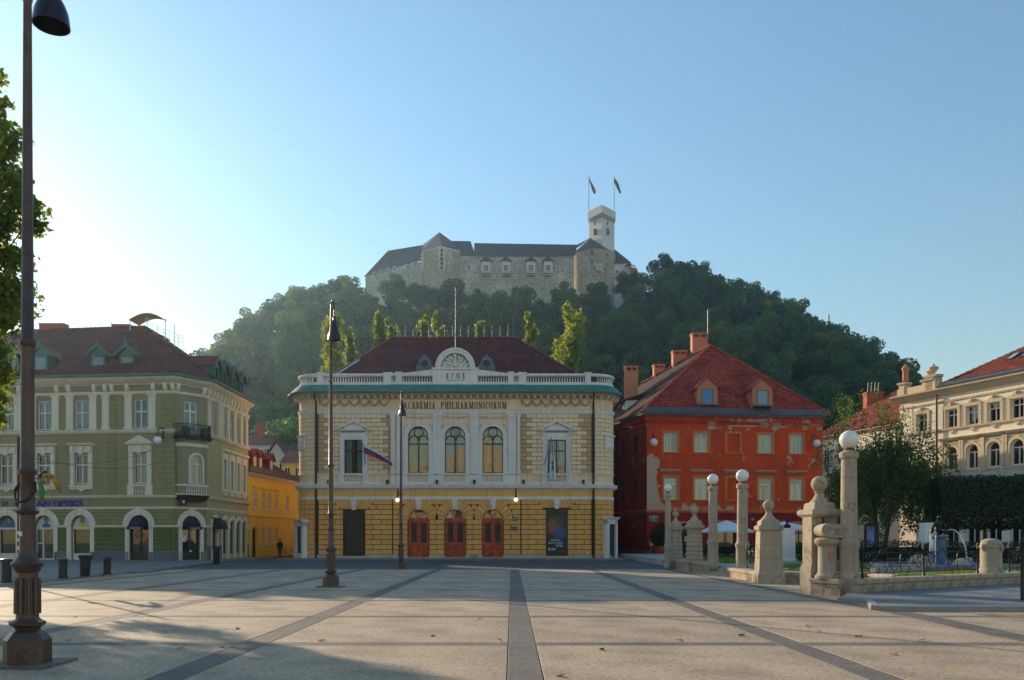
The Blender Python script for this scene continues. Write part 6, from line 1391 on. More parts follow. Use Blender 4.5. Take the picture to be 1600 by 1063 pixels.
for k in range(4): x = a.x+.3+.45*k; q.tube([(x, a.y, a.z), (x+.1, a.y, a.z+1.3)], .05, 5)
q.build('flue_pipes', M_GIRON, mh)
# ================================================================== tall street lamps
M_LAMP = mat('weathered_lamp_iron', C(92, 74, 66), 0.42, 0.25, 3, 0.2, 30, metal=0.35, stain=C(60, 44, 38), stain_scale=2.2, stain_amt=0.6)
def make_lamp(label, loc):
    t = thing('street_lamp', label, 'street lamp', loc, 0, 'tall iron street lamps on the square')
    MB().slab([(-.45, -.42), (.45, -.42), (.45, .42), (-.45, .42)], .002, .035).build('base_plate', M_BAND, t)
    b = MB(); b.lathe([(.285, .03), (.285, .34), (.262, .37), (.2, .44), (.15, .47), (.16, .5), (.212, .53), (.22, .57), (.16, .6), (.145, .62)], 8, rot=R(22.5)); b.build('base', M_LAMP, t)
    b = MB(); b.lathe([(.135, .6), (.13, 1.24)], 10)
    for k in range(10): a = 2*math.pi*(k+.5)/10; b.tube([(.138*math.cos(a), .138*math.sin(a), .68), (.134*math.cos(a), .134*math.sin(a), 1.15)], .026, 6)
    b.build('fluted_shaft', M_LAMP, t)
    b = MB(); b.lathe([(.13, 1.22), (.16, 1.25), (.165, 1.28), (.195, 1.31), (.2, 1.34), (.15, 1.39), (.12, 1.43), (.115, 1.48), (.097, 1.52)], 18); b.build('collar', M_LAMP, t, smooth=40)
    b = MB(); b.lathe([(.097, 1.5), (.094, 1.98), (.13, 2.0), (.145, 2.03), (.1, 2.07), (.09, 2.1), (.085, 2.5), (.108, 2.53), (.112, 2.57), (.088, 2.6), (.082, 3.1), (.08, 4.2), (.098, 4.22), (.102, 4.28), (.078, 4.31), (.062, 6.5), (.05, 8.75), (.062, 8.78), (.062, 8.86), (.045, 8.9), (.03, 9.2)], 14); b.build('pole', M_LAMP, t, smooth=40)
    b = MB(); pts = [(0, 0, 9.0), (0, .02, 9.65), (0, .08, 9.95), (0, .2, 10.1), (0, .34, 10.14), (0, .47, 10.04), (0, .55, 9.85), (0, .56, 9.62)]; pts = [Vector(p) for p in pts]; b.tube(pts, [.032, .03, .03, .03, .03, .028, .026, .025], 8)
    b.tube([(0, .04+.13*math.sin(k*.55)*(1-k/14)+.1, 9.78+.13*math.cos(k*.55)*(1-k/14)-.05) for k in range(12)], .015, 5); b.tube([(0, .0, 9.3), (0, .22, 9.55), (0, .3, 9.9)], .016, 5); b.build('crook_arm', M_LAMP, t)
    b = MB(); b.lathe([(.03, 9.65), (.06, 9.61), (.06, 9.51), (.1, 9.48), (.11, 9.39), (.09, 9.35), (.13, 9.30), (.14, 9.23), (.12, 9.19), (.17, 9.11), (.215, 8.99), (.235, 8.85), (.24, 8.80), (.225, 8.80), (.2, 8.95), (.1, 9.08)], 20, (0, .56, 0)); b.build('bell_shade', mat('dark_bell_enamel', C(52, 48, 52), .3, .1, 4, metal=.4) if 'dark_bell_enamel' not in MATS else MATS['dark_bell_enamel'], t, smooth=40)
    b = MB(); b.sphere((0, .56, 9.02), .07, 12); b.build('bulb', M_ZINC, t, smooth=60)
    return t
lm = make_lamp('tall iron street lamp standing nearest the big leafy tree, with a white sticker', GP(43, 1039))
for lab, (px, py) in (('tall iron street lamp alone on the open square between the other two', (517, 917.5)), ('tall iron street lamp at the far edge of the square before the concert hall', (626.5, 889.5))):
    o = copy_tree(lm); o['label'] = lab; o.location = GP(px, py)
q = MB(); q.arc(0, 0, .094, .099, -.03, .03, R(200), R(262), 6); q.xf(Matrix.Rotation(R(-90), 4, 'X')); q.build('sticker', M_PW, lm, (0, 0, 1.73))
q = MB(); q.tube([(.1, 0, 2.42), (.14, -.05, 2.3), (.08, -.13, 2.18), (0, -.16, 2.14), (-.08, -.13, 2.18), (-.14, -.05, 2.3), (-.1, 0, 2.42)], .014, 6); q.build('hanging_ring', M_IRON, lm)
# painted swirl sign hanging behind the nearest lamp
p = P(75, 755, 30); sw_ = thing('hanging_sign', 'curled yellow, black and green dragon-tail shop sign on a bracket beside a thin pole', 'sign', p); b = MB()
M_YS = mat('sign_yellow', C(196, 160, 40), .5, .2, 6, col2=C(70, 56, 24)); M_GS2 = mat('sign_green', C(30, 130, 50), .5, .2, 6)
sp = [(.2*(1.0-k/22)*math.cos(k*.42+.6)-.05, 0, .12+.2*(1.0-k/22)*math.sin(k*.42+.6)) for k in range(16)]; b.tube(sp, [.1*(1-k/20) for k in range(16)], 7); b.tube([sp[0], (.28, 0, .05), (.42, 0, -.2), (.52, 0, -.42)], [.1, .11, .07, .01], 7); b.build('swirl', M_YS, sw_, smooth=60)
b = MB(); b.tube([(-.22, 0, .2), (-.27, 0, -.05), (-.22, 0, -.3), (-.24, 0, -.52), (-.22, 0, -.62)], [.05, .08, .1, .09, .01], 7); b.build('green_tail', M_GS2, sw_, smooth=60)
b = MB(); b.tube([(-.25, 0, .1), (-.3, 0, .32), (-.1, 0, .42), (.05, 0, .36)], [.06, .07, .05, .01], 6); b.build('dark_crest', M_BLACKD, sw_, smooth=60)
pp = P(29, 755, 30)-p; b = MB(); b.tube([(pp.x, 0, .32), (0, 0, .34)], .02, 5); b.tube([(pp.x, 0, .1), (-.1, 0, .2)], .015, 5); b.build('bracket', M_IRON, sw_)
pl0 = thing('sign_pole', 'thin dark pole with stickers before the green house arches', 'pole', (p.x+pp.x, 30, 0)); b = MB(); b.tube([(0, 0, 0), (0, 0, P(0, 683, 30).z)], .045, 8); b.build('tube', M_IRON, pl0)
for z, m in ((2.05, M_BLUE), (1.85, M_PW), (1.6, M_PW), (1.3, M_PW), (.95, M_PW)): b = MB(); b.lathe([(.049, 0), (.049, .12)], 8, (0, 0, z)); b.build('sticker', m, pl0)
b = MB(); b.tube([(0, 0, 3.5), (.22, -.05, 3.52)], .02, 5); b.box(-.06, .06, -.12, -.03, 3.4, 3.6); b.build('clamp', M_IRON, pl0)
# dark planters / bollards by the kerb
def bollard(px, py, h, kind, label):
    g_ = GP(px, py, .1); t = thing('bollard' if kind else 'planter', label, 'bollard' if kind else 'planter', (g_.x, g_.y, .1)); b = MB()
    if kind: b.lathe([(.2, 0), (.2, .06), (.165, .1), (.165, h-.12), (.2, h-.1), (.2, h-.03), (.14, h)], 12); b.build('post', M_IRON, t, smooth=40)
    else:
        b.lathe([(.17, 0), (.19, .03), (.22, h-.16), (.27, h-.12), (.28, h-.02), (.24, h), (.22, h-.06)], 14); b.build('tub', M_IRON, t, smooth=40); MB().lathe([(.2, h-.1), (.02, h-.04)], 12).build('soil', M_EARTH, t)
    return t
bollard(10, 911, .88, 1, 'black iron bollard by the kerb beside the thin sign pole'); bollard(98, 903.5, .8, 1, 'black iron bollard by the kerb before the glass shop door'); bollard(133, 901, .92, 0, 'dark flared tub planter by the kerb before the green house'); bollard(167, 897.5, .8, 1, 'black iron bollard at the end of the kerb row')
bollard(338, 882, 1.15, 0, 'dark tub planter at the street corner of the green house')

# ================================================================== stone columns, ball pillars, walls and steps of the park
def globe_column(loc, h, gr, label, r=.235):
    t = thing('globe_column', label, 'lamp column', loc, 0, 'round stone columns with white globes'); k = h/3.8; b = MB()
    b.lathe([(r*1.38, 0), (r*1.38, .1), (r*1.24, .14), (r*1.2, .22), (r*1.18, .92*k), (r*1.3, .96*k), (r*1.34, 1.02*k), (r*1.34, 1.1*k), (r*1.16, 1.14*k), (r*1.12, 1.2*k), (r*1.04, 1.22*k)], 24); b.build('pedestal', M_STONE, t, smooth=40)
    b = MB(); b.lathe([(r*1.03, 1.22*k), (r, 2.2*k), (r*.93, h-.24)], 24); b.build('shaft', M_STONE, t, smooth=40)
    b = MB(); b.lathe([(r*.94, h-.25), (r*1.1, h-.22), (r*1.16, h-.14), (r*1.18, h-.06), (r*.98, h-.03), (r*.7, h)], 24); b.build('capital', M_STONE, t, smooth=40)
    b = MB(); b.lathe([(r*.62, h-.01), (r*.62, h+.06), (r*.45, h+.1)], 16); b.build('lamp_seat', mat('rusty_iron', C(120, 72, 50), .6, .2, 5, metal=.3) if 'rusty_iron' not in MATS else MATS['rusty_iron'], t)
    b = MB(); b.sphere((0, 0, h+.06+gr*.98), gr, 28); b.build('globe', M_GLOBE, t, smooth=80)
    return t
globe_column((P(1326.5, 0, 24.35).x, 24.35, .5), 3.8, .275, 'stone globe column standing on the wall corner beside the scrolled pedestal')
globe_column((P(1160, 0, 36.6).x, 36.6, .38), 3.8, .285, 'stone globe column at the park steps, on the side of the broad square pillar')
globe_column((P(1114, 0, 40.2).x, 40.2, .5), 3.8, .27, 'stone globe column at the park steps, on the side of the banded pillars', .215)
globe_column((P(1043.6, 0, 46.3).x, 46.3, .1), 4.2, .23, 'stone globe column at the end of the row beside the green street sign', .165)
def ball(b, z, r, c=(0, 0)):
    b.lathe([(r*1.25, z), (r*1.2, z+r*.25), (r*.75, z+r*.75), (r*.5, z+r*1.2), (r*.46, z+r*1.45), (r*.62, z+r*1.55), (r*.62, z+r*1.7)], 20, (c[0], c[1], 0)); b.sphere((c[0], c[1], z+r*2.6), r, 24)
def ball_pillar(loc, h, w, rz, label, banded=False):
    t = thing('ball_pillar', label, 'stone pillar', loc, rz, 'stone pillars topped with balls'); b = MB(); r = w*.54
    hs = h-r*3.6+.12
    if banded:
        MB().lathe([(w*.96, 0), (w*.96, .35)], sq=True).build('foot', M_STONE, t); n = 8; hh = (hs-.5-.35)/n
        for k in range(n):
            z0 = .35+hh*k; ww = w*(1.0-.025*k); q = MB(); q.lathe([(ww*.84, z0), (ww*.92, z0+.05), (ww*.94, z0+hh*.75), (ww*.84, z0+hh)], sq=True); q.build('stone_course', M_STONE, t)
        zt = .35+hh*n
    else:
        MB().lathe([(w*1.14, 0), (w*1.14, .34), (w*1.06, .4), (w*1.02, .46)], sq=True).build('foot', M_STONE, t); zz = [.44+(hs-.99)*k/3 for k in range(4)]
        for z0, z1 in zip(zz, zz[1:]): wa, wb = [w*(1.0-.1*(z-.44)/(hs-.99)) for z in (z0, z1)]; q = MB(); q.lathe([(wa-.015, z0), (wa, z0+.02), (wb, z1-.02), (wb-.015, z1)], sq=True); q.build('stone_course', M_STONE, t)
        q = MB(); q.block(-w*.62, w*.62, .75, hs-.85, .03, .02, -w*.965); q.build('front_panel', M_STONE, t) if False else None
        zt = hs-.55
    q = MB(); q.lathe([(w*.86, zt), (w*.94, zt+.04), (w*1.04, zt+.09), (w*1.05, zt+.2), (w*.95, zt+.24), (w*.8, zt+.26), (w*.78, zt+.4), (w*.68, zt+.44), (w*.6, zt+.47)], sq=True); q.build('cap', M_STONE, t)
    q = MB(); ball(q, zt+.46, r*.9); q.build('ball_finial', M_STONE, t, smooth=45)
    return t
ball_pillar((P(1201, 0, 31.3).x, 31.3, 0), 3.25, .44, R(-5), 'broad square stone pillar with a ball on top at the gap in the park wall')
ball_pillar((P(1085, 0, 43).x, 43, 0), 3.4, .42, 0, 'banded stone pillar with a ball, the taller one beside the park steps', True)
ball_pillar((P(1055.5, 0, 46.8).x, 46.8, 0), 3.3, .38, 0, 'banded stone pillar with a ball, the lower one beside the end globe column', True)
# double pillar at the wall corner
kx = P(1280, 0, 25.2).x; t = thing('ball_pillar', 'twin stone pillar with a large ball behind the scrolled pedestal', 'stone pillar', (kx, 25.2, 0), R(8), 'stone pillars topped with balls')
q = MB(); q.box(-.46, .02, -.34, .34, 0, .82); q.box(-.43, -.03, -.31, .31, .82, .9); q.build('foot', M_STONE, t); q = MB(); q.box(-.4, -.06, -.28, .28, .9, 2.35); q.build('shaft', M_STONE, t)
q = MB(); q.box(.02, .44, -.26, .34, .4, 2.35); q.box(.0, .47, -.3, .34, 2.0, 2.1); q.build('rear_shaft', M_STONE, t)
q = MB(); q.lathe([(.40, 2.35), (.44, 2.39), (.48, 2.43), (.48, 2.54), (.43, 2.58), (.34, 2.6), (.33, 2.74), (.3, 2.78), (.26, 2.8)], sq=True); q.build('cap', M_STONE, t); q = MB(); ball(q, 2.74, .245); q.build('ball_finial', M_STONE, t, smooth=45)
# scrolled pedestal
sx = P(1293, 0, 24.55); t = thing('scroll_pedestal', 'round stone pedestal carrying a carved scroll block at the wall corner', 'pedestal', (sx.x, 24.55, .5)); q = MB(); q.lathe([(.36, 0), (.36, .08), (.3, .14), (.28, .2), (.27, .95), (.34, 1.02), (.38, 1.08), (.38, 1.16), (.3, 1.22)], 20); q.build('drum', M_STONE, t, smooth=40)
q = MB(); q.lathe([(.2, -.36), (.2, .36)], 16); q.xf(Matrix.Translation((-.12, 0, 1.44)) @ Matrix.Rotation(R(90), 4, 'X')); q.box(-.1, .42, -.33, .33, 1.22, 1.62); q.build('scroll_block', M_STONE, t, smooth=40)
q = MB()
for y in (-.375,): q.tube([(-.12+.16*(1-k/16)*math.cos(k*.6), y, 1.44+.16*(1-k/16)*math.sin(k*.6)) for k in range(14)], .022, 5)
for k in range(3): q.tube([(.08+.1*k+.05*math.cos(a*.7), -.345, 1.42+.09*math.sin(a*.7)) for a in range(9)], .02, 5)
q.build('carving', M_STONE, t); MB().block(-.06, .06, .55, .8, .012, .004, -.285).build('red_notice', mat('red_white_notice', C(200, 120, 100), .5), t)
# low walls: stones of a base course and a coping
def stone_wall(label, pts, h, th=.42, L=1.1, cop=.13):
    t = thing('stone_wall', label, 'wall', (pts[0][0], pts[0][1], 0), 0, 'low stone walls of the park'); P0 = Vector(pts[0])
    for a, b_ in zip(pts, pts[1:]):
        a, b_ = Vector(a), Vector(b_); d = b_-a; n = max(1, round(d.length/L)); ang = math.atan2(d.y, d.x); l = d.length/n
        for k in range(n):
            p = a+d*(k/n)-P0; w1 = random.uniform(-.006, .006)
            q = MB(); q.box(.006, l-.006, -th/2+w1, th/2, 0, h-cop); o = q.build('wall_stone', M_STONE, t, (p.x, p.y, 0)); o.rotation_euler.z = ang
            q = MB(); q.lathe([(1, 0), (1, 1)], sq=True); q.v = []; q.f = []; q.xsweep([(-th/2-.07, h-cop), (-th/2-.08, h-.03), (-th/2-.05, h), (th/2+.05, h), (th/2+.05, h-cop)], .004, l-.004); o = q.build('coping_stone', M_STONE, t, (p.x, p.y, 0)); o.rotation_euler.z = ang
    return t
wx_ = 10.0
stone_wall('low stone wall carrying the corner globe column and iron fence', [(9.25, 24.9), (9.78, 24.05), (19.5, 30.3), (26, 34.5)], .5, .5)
stone_wall('low stone wall between the park steps and the broad square pillar', [(P(1150, 0, 36.4).x, 36.7), (P(1196, 0, 31.6).x, 31.9)], .42, .5)
stone_wall('low stone wall between the banded pillars and the park steps', [(P(1062, 0, 46.4).x, 46.2), (P(1084, 0, 43).x+.1, 42.6), (P(1116, 0, 39.9).x, 39.7)], .52, .5)
stone_wall('low stone wall set back behind the gap beside the broad square pillar', [(10.2, 31.6), (13.6, 31.0), (13.4, 28.2), (12.2, 26.2)], .42, .4)
# steps
st_ = thing('park_steps', 'three wide stone steps between two globe columns', 'steps', (10.05, 38.2, 0)); 
for k in range(3): q = MB(); q.box(-.35+.33*k, 2.2, -1.5, 1.5, .14*k, .14*(k+1)-.004); q.build('step', M_STONE, st_)
st_.rotation_euler.z = R(4)
# iron fences
def scroll_panel(b, x0, x1, h):
    w = x1-x0; cx = (x0+x1)/2
    b.tube([(x0, 0, h*.80), (x1, 0, h*.80)], .016, 5); b.tube([(x0, 0, .14), (x1, 0, .14)], .016, 5)
    for sg in (-1, 1):
        for (px_, pz, r0, tr, ph_) in ((.38, .5, .27, 1, 0), (.24, .33, .15, -1, 1), (.24, .66, .12, 1, 2)):
            X = cx+sg*(w/2-px_); b.tube([(X+sg*r0*(1-k/26)*math.cos(tr*k*.45+ph_), 0, pz*h+.06+r0*(1-k/26)*math.sin(tr*k*.45+ph_)*.9) for k in range(17)], .015, 5)
        b.tube([(cx+sg*(w*.10+w*.17*(1+math.cos(a_*.32))/1.0*.5), 0, h*.5+h*.42*math.sin(a_*.32)) for a_ in range(14)], .016, 5); b.tube([(cx+sg*(w*.02+w*.3*a_/10), 0, h*(.98-.35*(a_/10)**2)) for a_ in range(11)], .016, 5)
        b.tube([(cx+sg*w*.26+.08*math.cos(k*.6), 0, .2+.08*math.sin(k*.6)) for k in range(12)], .013, 5)
    b.tube([(cx+.2*math.cos(k*.5), 0, h*.42+.2*math.sin(k*.5)) for k in range(14)], .014, 5); b.tube([(cx+.07*math.cos(k*.6), 0, .05+.07*math.sin(k*.6)) for k in range(12)], .012, 5)
def iron_fence(label, a, b_, z, h, n):
    a, b_ = Vector(a), Vector(b_); d = b_-a; t = thing('iron_fence', label, 'fence', (a.x, a.y, z), math.atan2(d.y, d.x), 'wrought iron fences'); l = d.length/n
    for k in range(n):
        q = MB(); scroll_panel(q, .04, l-.04, h); o = q.build('scroll_panel', M_IRON, t, (l*k, 0, 0))
    for k in range(n+1): q = MB(); q.lathe([(.06, 0), (.035, .12), (.03, h*.9), (.045, h*.92), (.03, h*.96), (.045, h*1.02), (.01, h*1.12)], 8, (l*k, 0, 0)); q.build('fence_post', M_IRON, t, smooth=40)
    return t
wd = (Vector((19.5, 30.3))-Vector((9.78, 24.05))).normalized(); W0 = Vector((9.78, 24.05)); nrm_ = Vector((-wd.y, wd.x))*.12
def along_wall(px):                                   # distance along the front wall for a pixel column
    k = (px-CX)/FPX; return (k*W0.y-W0.x)/(wd.x-k*wd.y)
s0, s1, s2 = along_wall(1353), along_wall(1533), along_wall(1554); pt_ = lambda s_: W0+wd*s_+nrm_
iron_fence('wrought iron scroll fence on the wall between globe column and round stone post', pt_(s0), pt_(s1), .5, .95, 2)
iron_fence('wrought iron scroll fence on the wall past the round stone post', pt_(along_wall(1582)), pt_(along_wall(1582)+5), .5, .95, 2)
iron_fence('short wrought iron railing between the steps column and the broad square pillar', (P(1165, 0, 36).x, 35.8), (P(1186, 0, 33).x, 32.4), .4, .95, 1)
c = pt_(s2); t = thing('stone_post', 'short round stone post with a domed top on the park wall', 'stone post', (c.x, c.y, .5)); q = MB(); q.lathe([(.4, 0), (.4, .08), (.36, .14), (.345, .2), (.34, .95), (.345, 1.0)], 24); q.build('drum', M_STONE, t, smooth=40); q = MB(); q.lathe([(.36, .86), (.38, .89), (.38, .94), (.345, .97), (.34, 1.04), (.3, 1.13), (.15, 1.2), (.01, 1.21)], 24); q.build('domed_cap', M_STONE, t, smooth=40)
for a in (200, 300): q = MB(); q.tube([(.36*math.cos(R(a)), .36*math.sin(R(a)), 1.0), (.40*math.cos(R(a)), .40*math.sin(R(a)), .88), (.37*math.cos(R(a)), .37*math.sin(R(a)), .78)], .05, 6); q.build('carved_boss', M_STONE, t)
g_ = GP(1597.5, 945); t = thing('bollard_post', 'slim black iron post on the pavement before the park fence', 'post', (g_.x, g_.y, 0.0)); q = MB(); q.lathe([(.07, 0), (.07, .1), (.045, .14), (.045, 1.55), (.06, 1.58), (.06, 1.66), (.02, 1.72)], 10); q.build('shaft', M_IRON, t, smooth=40)
# pavement with kerb before the park wall
k0 = GP(1308, 941); k1 = GP(1385, 955); pvp = [(k0.x, k0.y), (k0.x+.55, k0.y-.5), (k1.x-.25, k1.y+.25), (k1.x, k1.y), (k1.x+.7, k1.y-.12), (24, k1.y-.4), (24, 36), (12, 25.6), (9.9, 24.0)]
q = MB(); q.slab(pvp, -.05, .11); q.build('pavement', M_PAVE2, kind='structure')
q = MB(); q.psweep([(-.16, -.02), (.004, -.02), (.004, .10), (-.02, .122), (-.16, .122)], pvp[:6]); q.build('kerb', M_KERB, kind='structure')
M_WARM = paving_mat('sandy_cobbles', C(150, 120, 84), 0.0, .4)
q = MB(); q.slab([(k1.x+1.6, k1.y-.9), (24, k1.y-1.2), (24, 12.6), (12, 15.0)], -.03, .012); q.build('parking_setts', M_WARM, kind='structure')
a, c = GP(1405, 958), GP(1640, 1008); d = (c-a).normalized(); n_ = Vector((-d.y, d.x, 0))*.3
q = MB(); q.slab([tuple((a+n_)[:2]), tuple((a-n_)[:2]), tuple((c-n_)[:2]), tuple((c+n_)[:2])], -.02, .02); q.build('gutter_band', M_BAND, kind='structure')

# ================================================================== the park
M_GRASS = mat('grass_soil', C(70, 92, 36), .95, .3, 1.2); M_PATH = paving_mat('park_path', C(176, 170, 160), 0, .2)
q = MB(); q.slab([(9.9, 47), (10.3, 33), (13.9, 31.0), (13.5, 28), (10.5, 24.9), (19.5, 30.7), (60, 56), (60, 76), (10, 76)], -.2, .38); q.build('park_ground', M_PATH, kind='structure')
def lawn(pts, z, name='lawn', n=9000, hgt=.07, seed=3):
    rnd = random.Random(seed); q = MB(); q.slab(pts, z-.1, z); q.build(name+'_bed', M_GRASS, kind='structure')
    xs = [p[0] for p in pts]; ys = [p[1] for p in pts]; b = MB()
    def inside(x, y):
        c = False; j = len(pts)-1
        for i in range(len(pts)):
            if (pts[i][1] > y) != (pts[j][1] > y) and x < (pts[j][0]-pts[i][0])*(y-pts[i][1])/(pts[j][1]-pts[i][1])+pts[i][0]: c = not c
            j = i
        return c
    for _ in range(n):
        x, y = rnd.uniform(min(xs), max(xs)), rnd.uniform(min(ys), max(ys))
        if not inside(x, y): continue
        a = rnd.uniform(0, 6.28); w = .018; h = hgt*rnd.uniform(.5, 1.4); lx, ly = rnd.uniform(-.04, .04), rnd.uniform(-.04, .04); b.quad((x-w*math.cos(a), y-w*math.sin(a), z), (x+w*math.cos(a), y+w*math.sin(a), z), (x+lx, y+ly, z+h))
    b.build(name, M_BLADE, kind='stuff')
M_BLADE = mat('grass_blade', C(104, 128, 46), .7, .3, .8, trans=C(150, 170, 50))
lawn([(12.3, 26.3), (20.5, 31.6), (23, 35.5), (14.2, 30.0)], .44, 'lawn', 16000)
lawn([(11.2, 34), (14.5, 32.5), (40, 44), (44, 52), (30, 50), (13.5, 41)], .42, 'lawn', 26000, .09, 5)
lawn([(11.5, 44), (24, 52), (23, 62), (12, 62)], .42, 'lawn', 12000, .09, 6)
for a, c in (((13.8, 31.3), (26, 38.5)), ((12.0, 40.6), (28, 49.5))):                # pale stone edgings of the paths
    q = MB(); a, c = Vector(a), Vector(c); d = (c-a).normalized(); nn = Vector((-d.y, d.x))*.12; q.slab([tuple(a-nn), tuple(c-nn), tuple(c+nn), tuple(a+nn)], .3, .56); q.build('path_edging', M_KERB, kind='structure')
# busts on pedestals
M_BRONZE = mat('dark_bronze', C(34, 38, 40), .35, .2, 4, metal=.6)
def bust(px, py_base, py_top, py_ped, Y, label):
    x = P(px, 0, Y).x; z0 = .38; zt = P(0, py_ped, Y).z; hb = P(0, py_top, Y).z-zt; t = thing('bust', label, 'bust', (x, Y, z0)); q = MB(); w = .36
    q.lathe([(w*1.15, 0), (w*1.15, .15), (w, .2), (w*.9, zt-z0)], sq=True); q.build('pedestal', M_TRIM, t); b = MB(); z = zt-z0; k = hb/.95
    b.lathe([(.2*k, z), (.3*k, z+.05*k), (.36*k, z+.2*k), (.33*k, z+.34*k), (.16*k, z+.44*k), (.1*k, z+.5*k), (.1*k, z+.58*k), (.15*k, z+.64*k), (.17*k, z+.76*k), (.14*k, z+.88*k), (.02, z+.95*k)], 14); b.sphere((0, -.15*k, z+.72*k), .045*k, 6); b.v = [(p[0]*1.15, p[1]*.75, p[2]) for p in b.v]; b.build('bronze_head', M_BRONZE, t, smooth=60); return t
bust(1230, 862, 812, 825.5, 47, 'dark bronze bust on a pale pedestal before the orange house'); bust(1450.5, 860, 806, 817, 44, 'dark bronze bust on a grey pedestal behind the fountain')
# parasols
M_CLOTH = mat('white_canvas', C(226, 226, 228), .85, .03, 2)
def parasol(px, py_top, half, drop, Y, label):
    c = P(px, py_top, Y); r = half*Y/FPX; dz = drop*Y/FPX; t = thing('parasol', label, 'parasol', (c.x, Y, .38), 0, 'white cafe parasols'); z = c.z-.38; b = MB(); n = 8; ring = [(r*math.cos(2*math.pi*(k+.3)/n), r*math.sin(2*math.pi*(k+.3)/n)) for k in range(n)]
    for k in range(n):
        (x0, y0), (x1, y1) = ring[k], ring[(k+1) % n]
        for a0, a1 in ((0, .5), (.5, 1)):
            f = lambda x, y, a: (x*a, y*a, z-dz*(a**1.15))
            b.quad(f(x0, y0, a0), f(x0, y0, a1), f((x0+x1)/2, (y0+y1)/2, a1*.985), f((x0+x1)/2, (y0+y1)/2, a0)); b.quad(f((x0+x1)/2, (y0+y1)/2, a0), f((x0+x1)/2, (y0+y1)/2, a1*.985), f(x1, y1, a1), f(x1, y1, a0))
        b.quad((x0, y0, z-dz), (x1, y1, z-dz), (x1, y1, z-dz-.13), (x0, y0, z-dz-.13))
    b.build('canopy', M_CLOTH, t); MB().tube([(0, 0, 0), (0, 0, z+.15)], .03, 8).build('pole', M_BFRAME, t); MB().lathe([(.35, 0), (.35, .08), (.06, .12)], 12).build('foot', M_IRON, t)
    b = MB()
    for x, y in ring: b.tube([(0, 0, z-.1), (x*.97, y*.97, z-dz-.03)], .012, 4)
    b.build('ribs', M_BFRAME, t, kind='stuff')
parasol(1135, 813, 43, 17, 66, 'white cafe parasol behind the two globe columns of the steps'); parasol(1225, 814.5, 42, 12, 70, 'white cafe parasol behind the bronze bust by the orange house')
# cafe chairs and shrub tub in front of the orange house
def cafe_chair(px, Y, rz, label):
    t = thing('cafe_chair', label, 'chair', (P(px, 0, Y).x, Y, .38), rz, 'cafe chairs'); m = M_GIRON
    MB().box(-.22, .22, -.22, .22, .43, .46).build('seat', m, t); q = MB(); q.box(-.22, .22, .2, .23, .6, .95); q.build('backrest', m, t)
    for x in (-.2, .2):
        for y in (-.2, .2): MB().tube([(x, y, 0), (x, y, .43 if y < 0 else .95)], .016, 5).build('leg', m, t)
cafe_chair(1124, 62, .5, 'grey metal cafe chair under the parasol beside the globe columns'); cafe_chair(1140, 63, 2.4, 'grey metal cafe chair under the parasol, turned away from the steps')
# poster stand in the park
t = thing('poster_stand', 'black framed poster stand with a blue poster under the weeping tree', 'poster stand', (P(1360, 0, 62).x, 62, .38)); hh = P(0, 819, 62).z-.38; q = MB(); q.box(-.45, -.32, -.08, .08, 0, hh); q.box(.32, .45, -.08, .08, 0, hh); q.box(-.32, .32, -.08, .08, hh-.16, hh); q.box(-.32, .32, -.08, .08, 0, .25); q.build('frame', M_BLACKD, t); MB().box(-.32, .32, -.03, .03, .25, hh-.16).build('poster', mat('blue_poster', C(110, 150, 200), .3, .5, 2.2, col2=C(150, 60, 60)), t)
# fountain: basin, bronze boy on a pillar with fish jets
fx, fy = P(1466, 0, 35).x, 35.0; t = thing('fountain', 'round fountain basin with bronze kneeling boy on a column and water jets', 'fountain', (fx, fy, .38))
q = MB(); q.lathe([(2.9, 0), (2.9, .18), (2.75, .28), (2.55, .28), (2.5, .08)], 36); q.build('basin', M_GPL, t, smooth=30)
wm = mat('pool_water', C(60, 84, 92), .06, .1, 2, .25, 4); MB().lathe([(2.52, .15), (.01, .16)], 36).build('water', wm, t)
q = MB(); q.lathe([(.7, .0), (.66, .3), (.42, .38), (.34, .5), (.3, .9), (.29, 1.32), (.36, 1.36), (.36, 1.44), (.05, 1.46)], 16); q.build('column', mat('blue_grey_stone', C(70, 92, 116), .5, .2, 3), t, smooth=40)
# the boy: one skinned body
def skinned(name, verts, edges, radii, m, parent, root=0, loc=None):
    me = bpy.data.meshes.new(name); me.from_pydata(verts, edges, []); o = link(name, me, parent, loc)
    md = o.modifiers.new('skin', 'SKIN'); sv = me.skin_vertices[0].data
    for i, r_ in enumerate(radii): sv[i].radius = (r_, r_)
    sv[root].use_root = True; o.modifiers.new('sub', 'SUBSURF').levels = 2; o.modifiers['sub'].render_levels = 2; me.materials.append(m); md.use_smooth_shade = True
    return o
bv = [(0, .05, 1.62), (0, .02, 1.8), (-.02, -.05, 2.0), (-.02, -.08, 2.1), (-.03, -.12, 2.22), (-.03, -.13, 2.32), (.1, -.15, 1.62), (.14, -.32, 1.7), (.14, -.3, 1.48), (-.12, -.1, 1.58), (-.16, -.3, 1.52), (-.14, .02, 1.47), (-.15, -.07, 2.0), (-.28, -.14, 1.86), (-.38, -.25, 1.72), (.13, -.06, 2.0), (.22, -.18, 1.86), (.12, -.32, 1.8)]
be = [(0, 1), (1, 2), (2, 3), (3, 4), (4, 5), (0, 6), (6, 7), (7, 8), (0, 9), (9, 10), (10, 11), (2, 12), (12, 13), (13, 14), (2, 15), (15, 16), (16, 17)]
br = [.13, .13, .12, .055, .095, .07, .085, .06, .045, .085, .06, .045, .06, .045, .035, .06, .045, .035]
skinned('bronze_boy', bv, be, br, M_BRONZE, t)
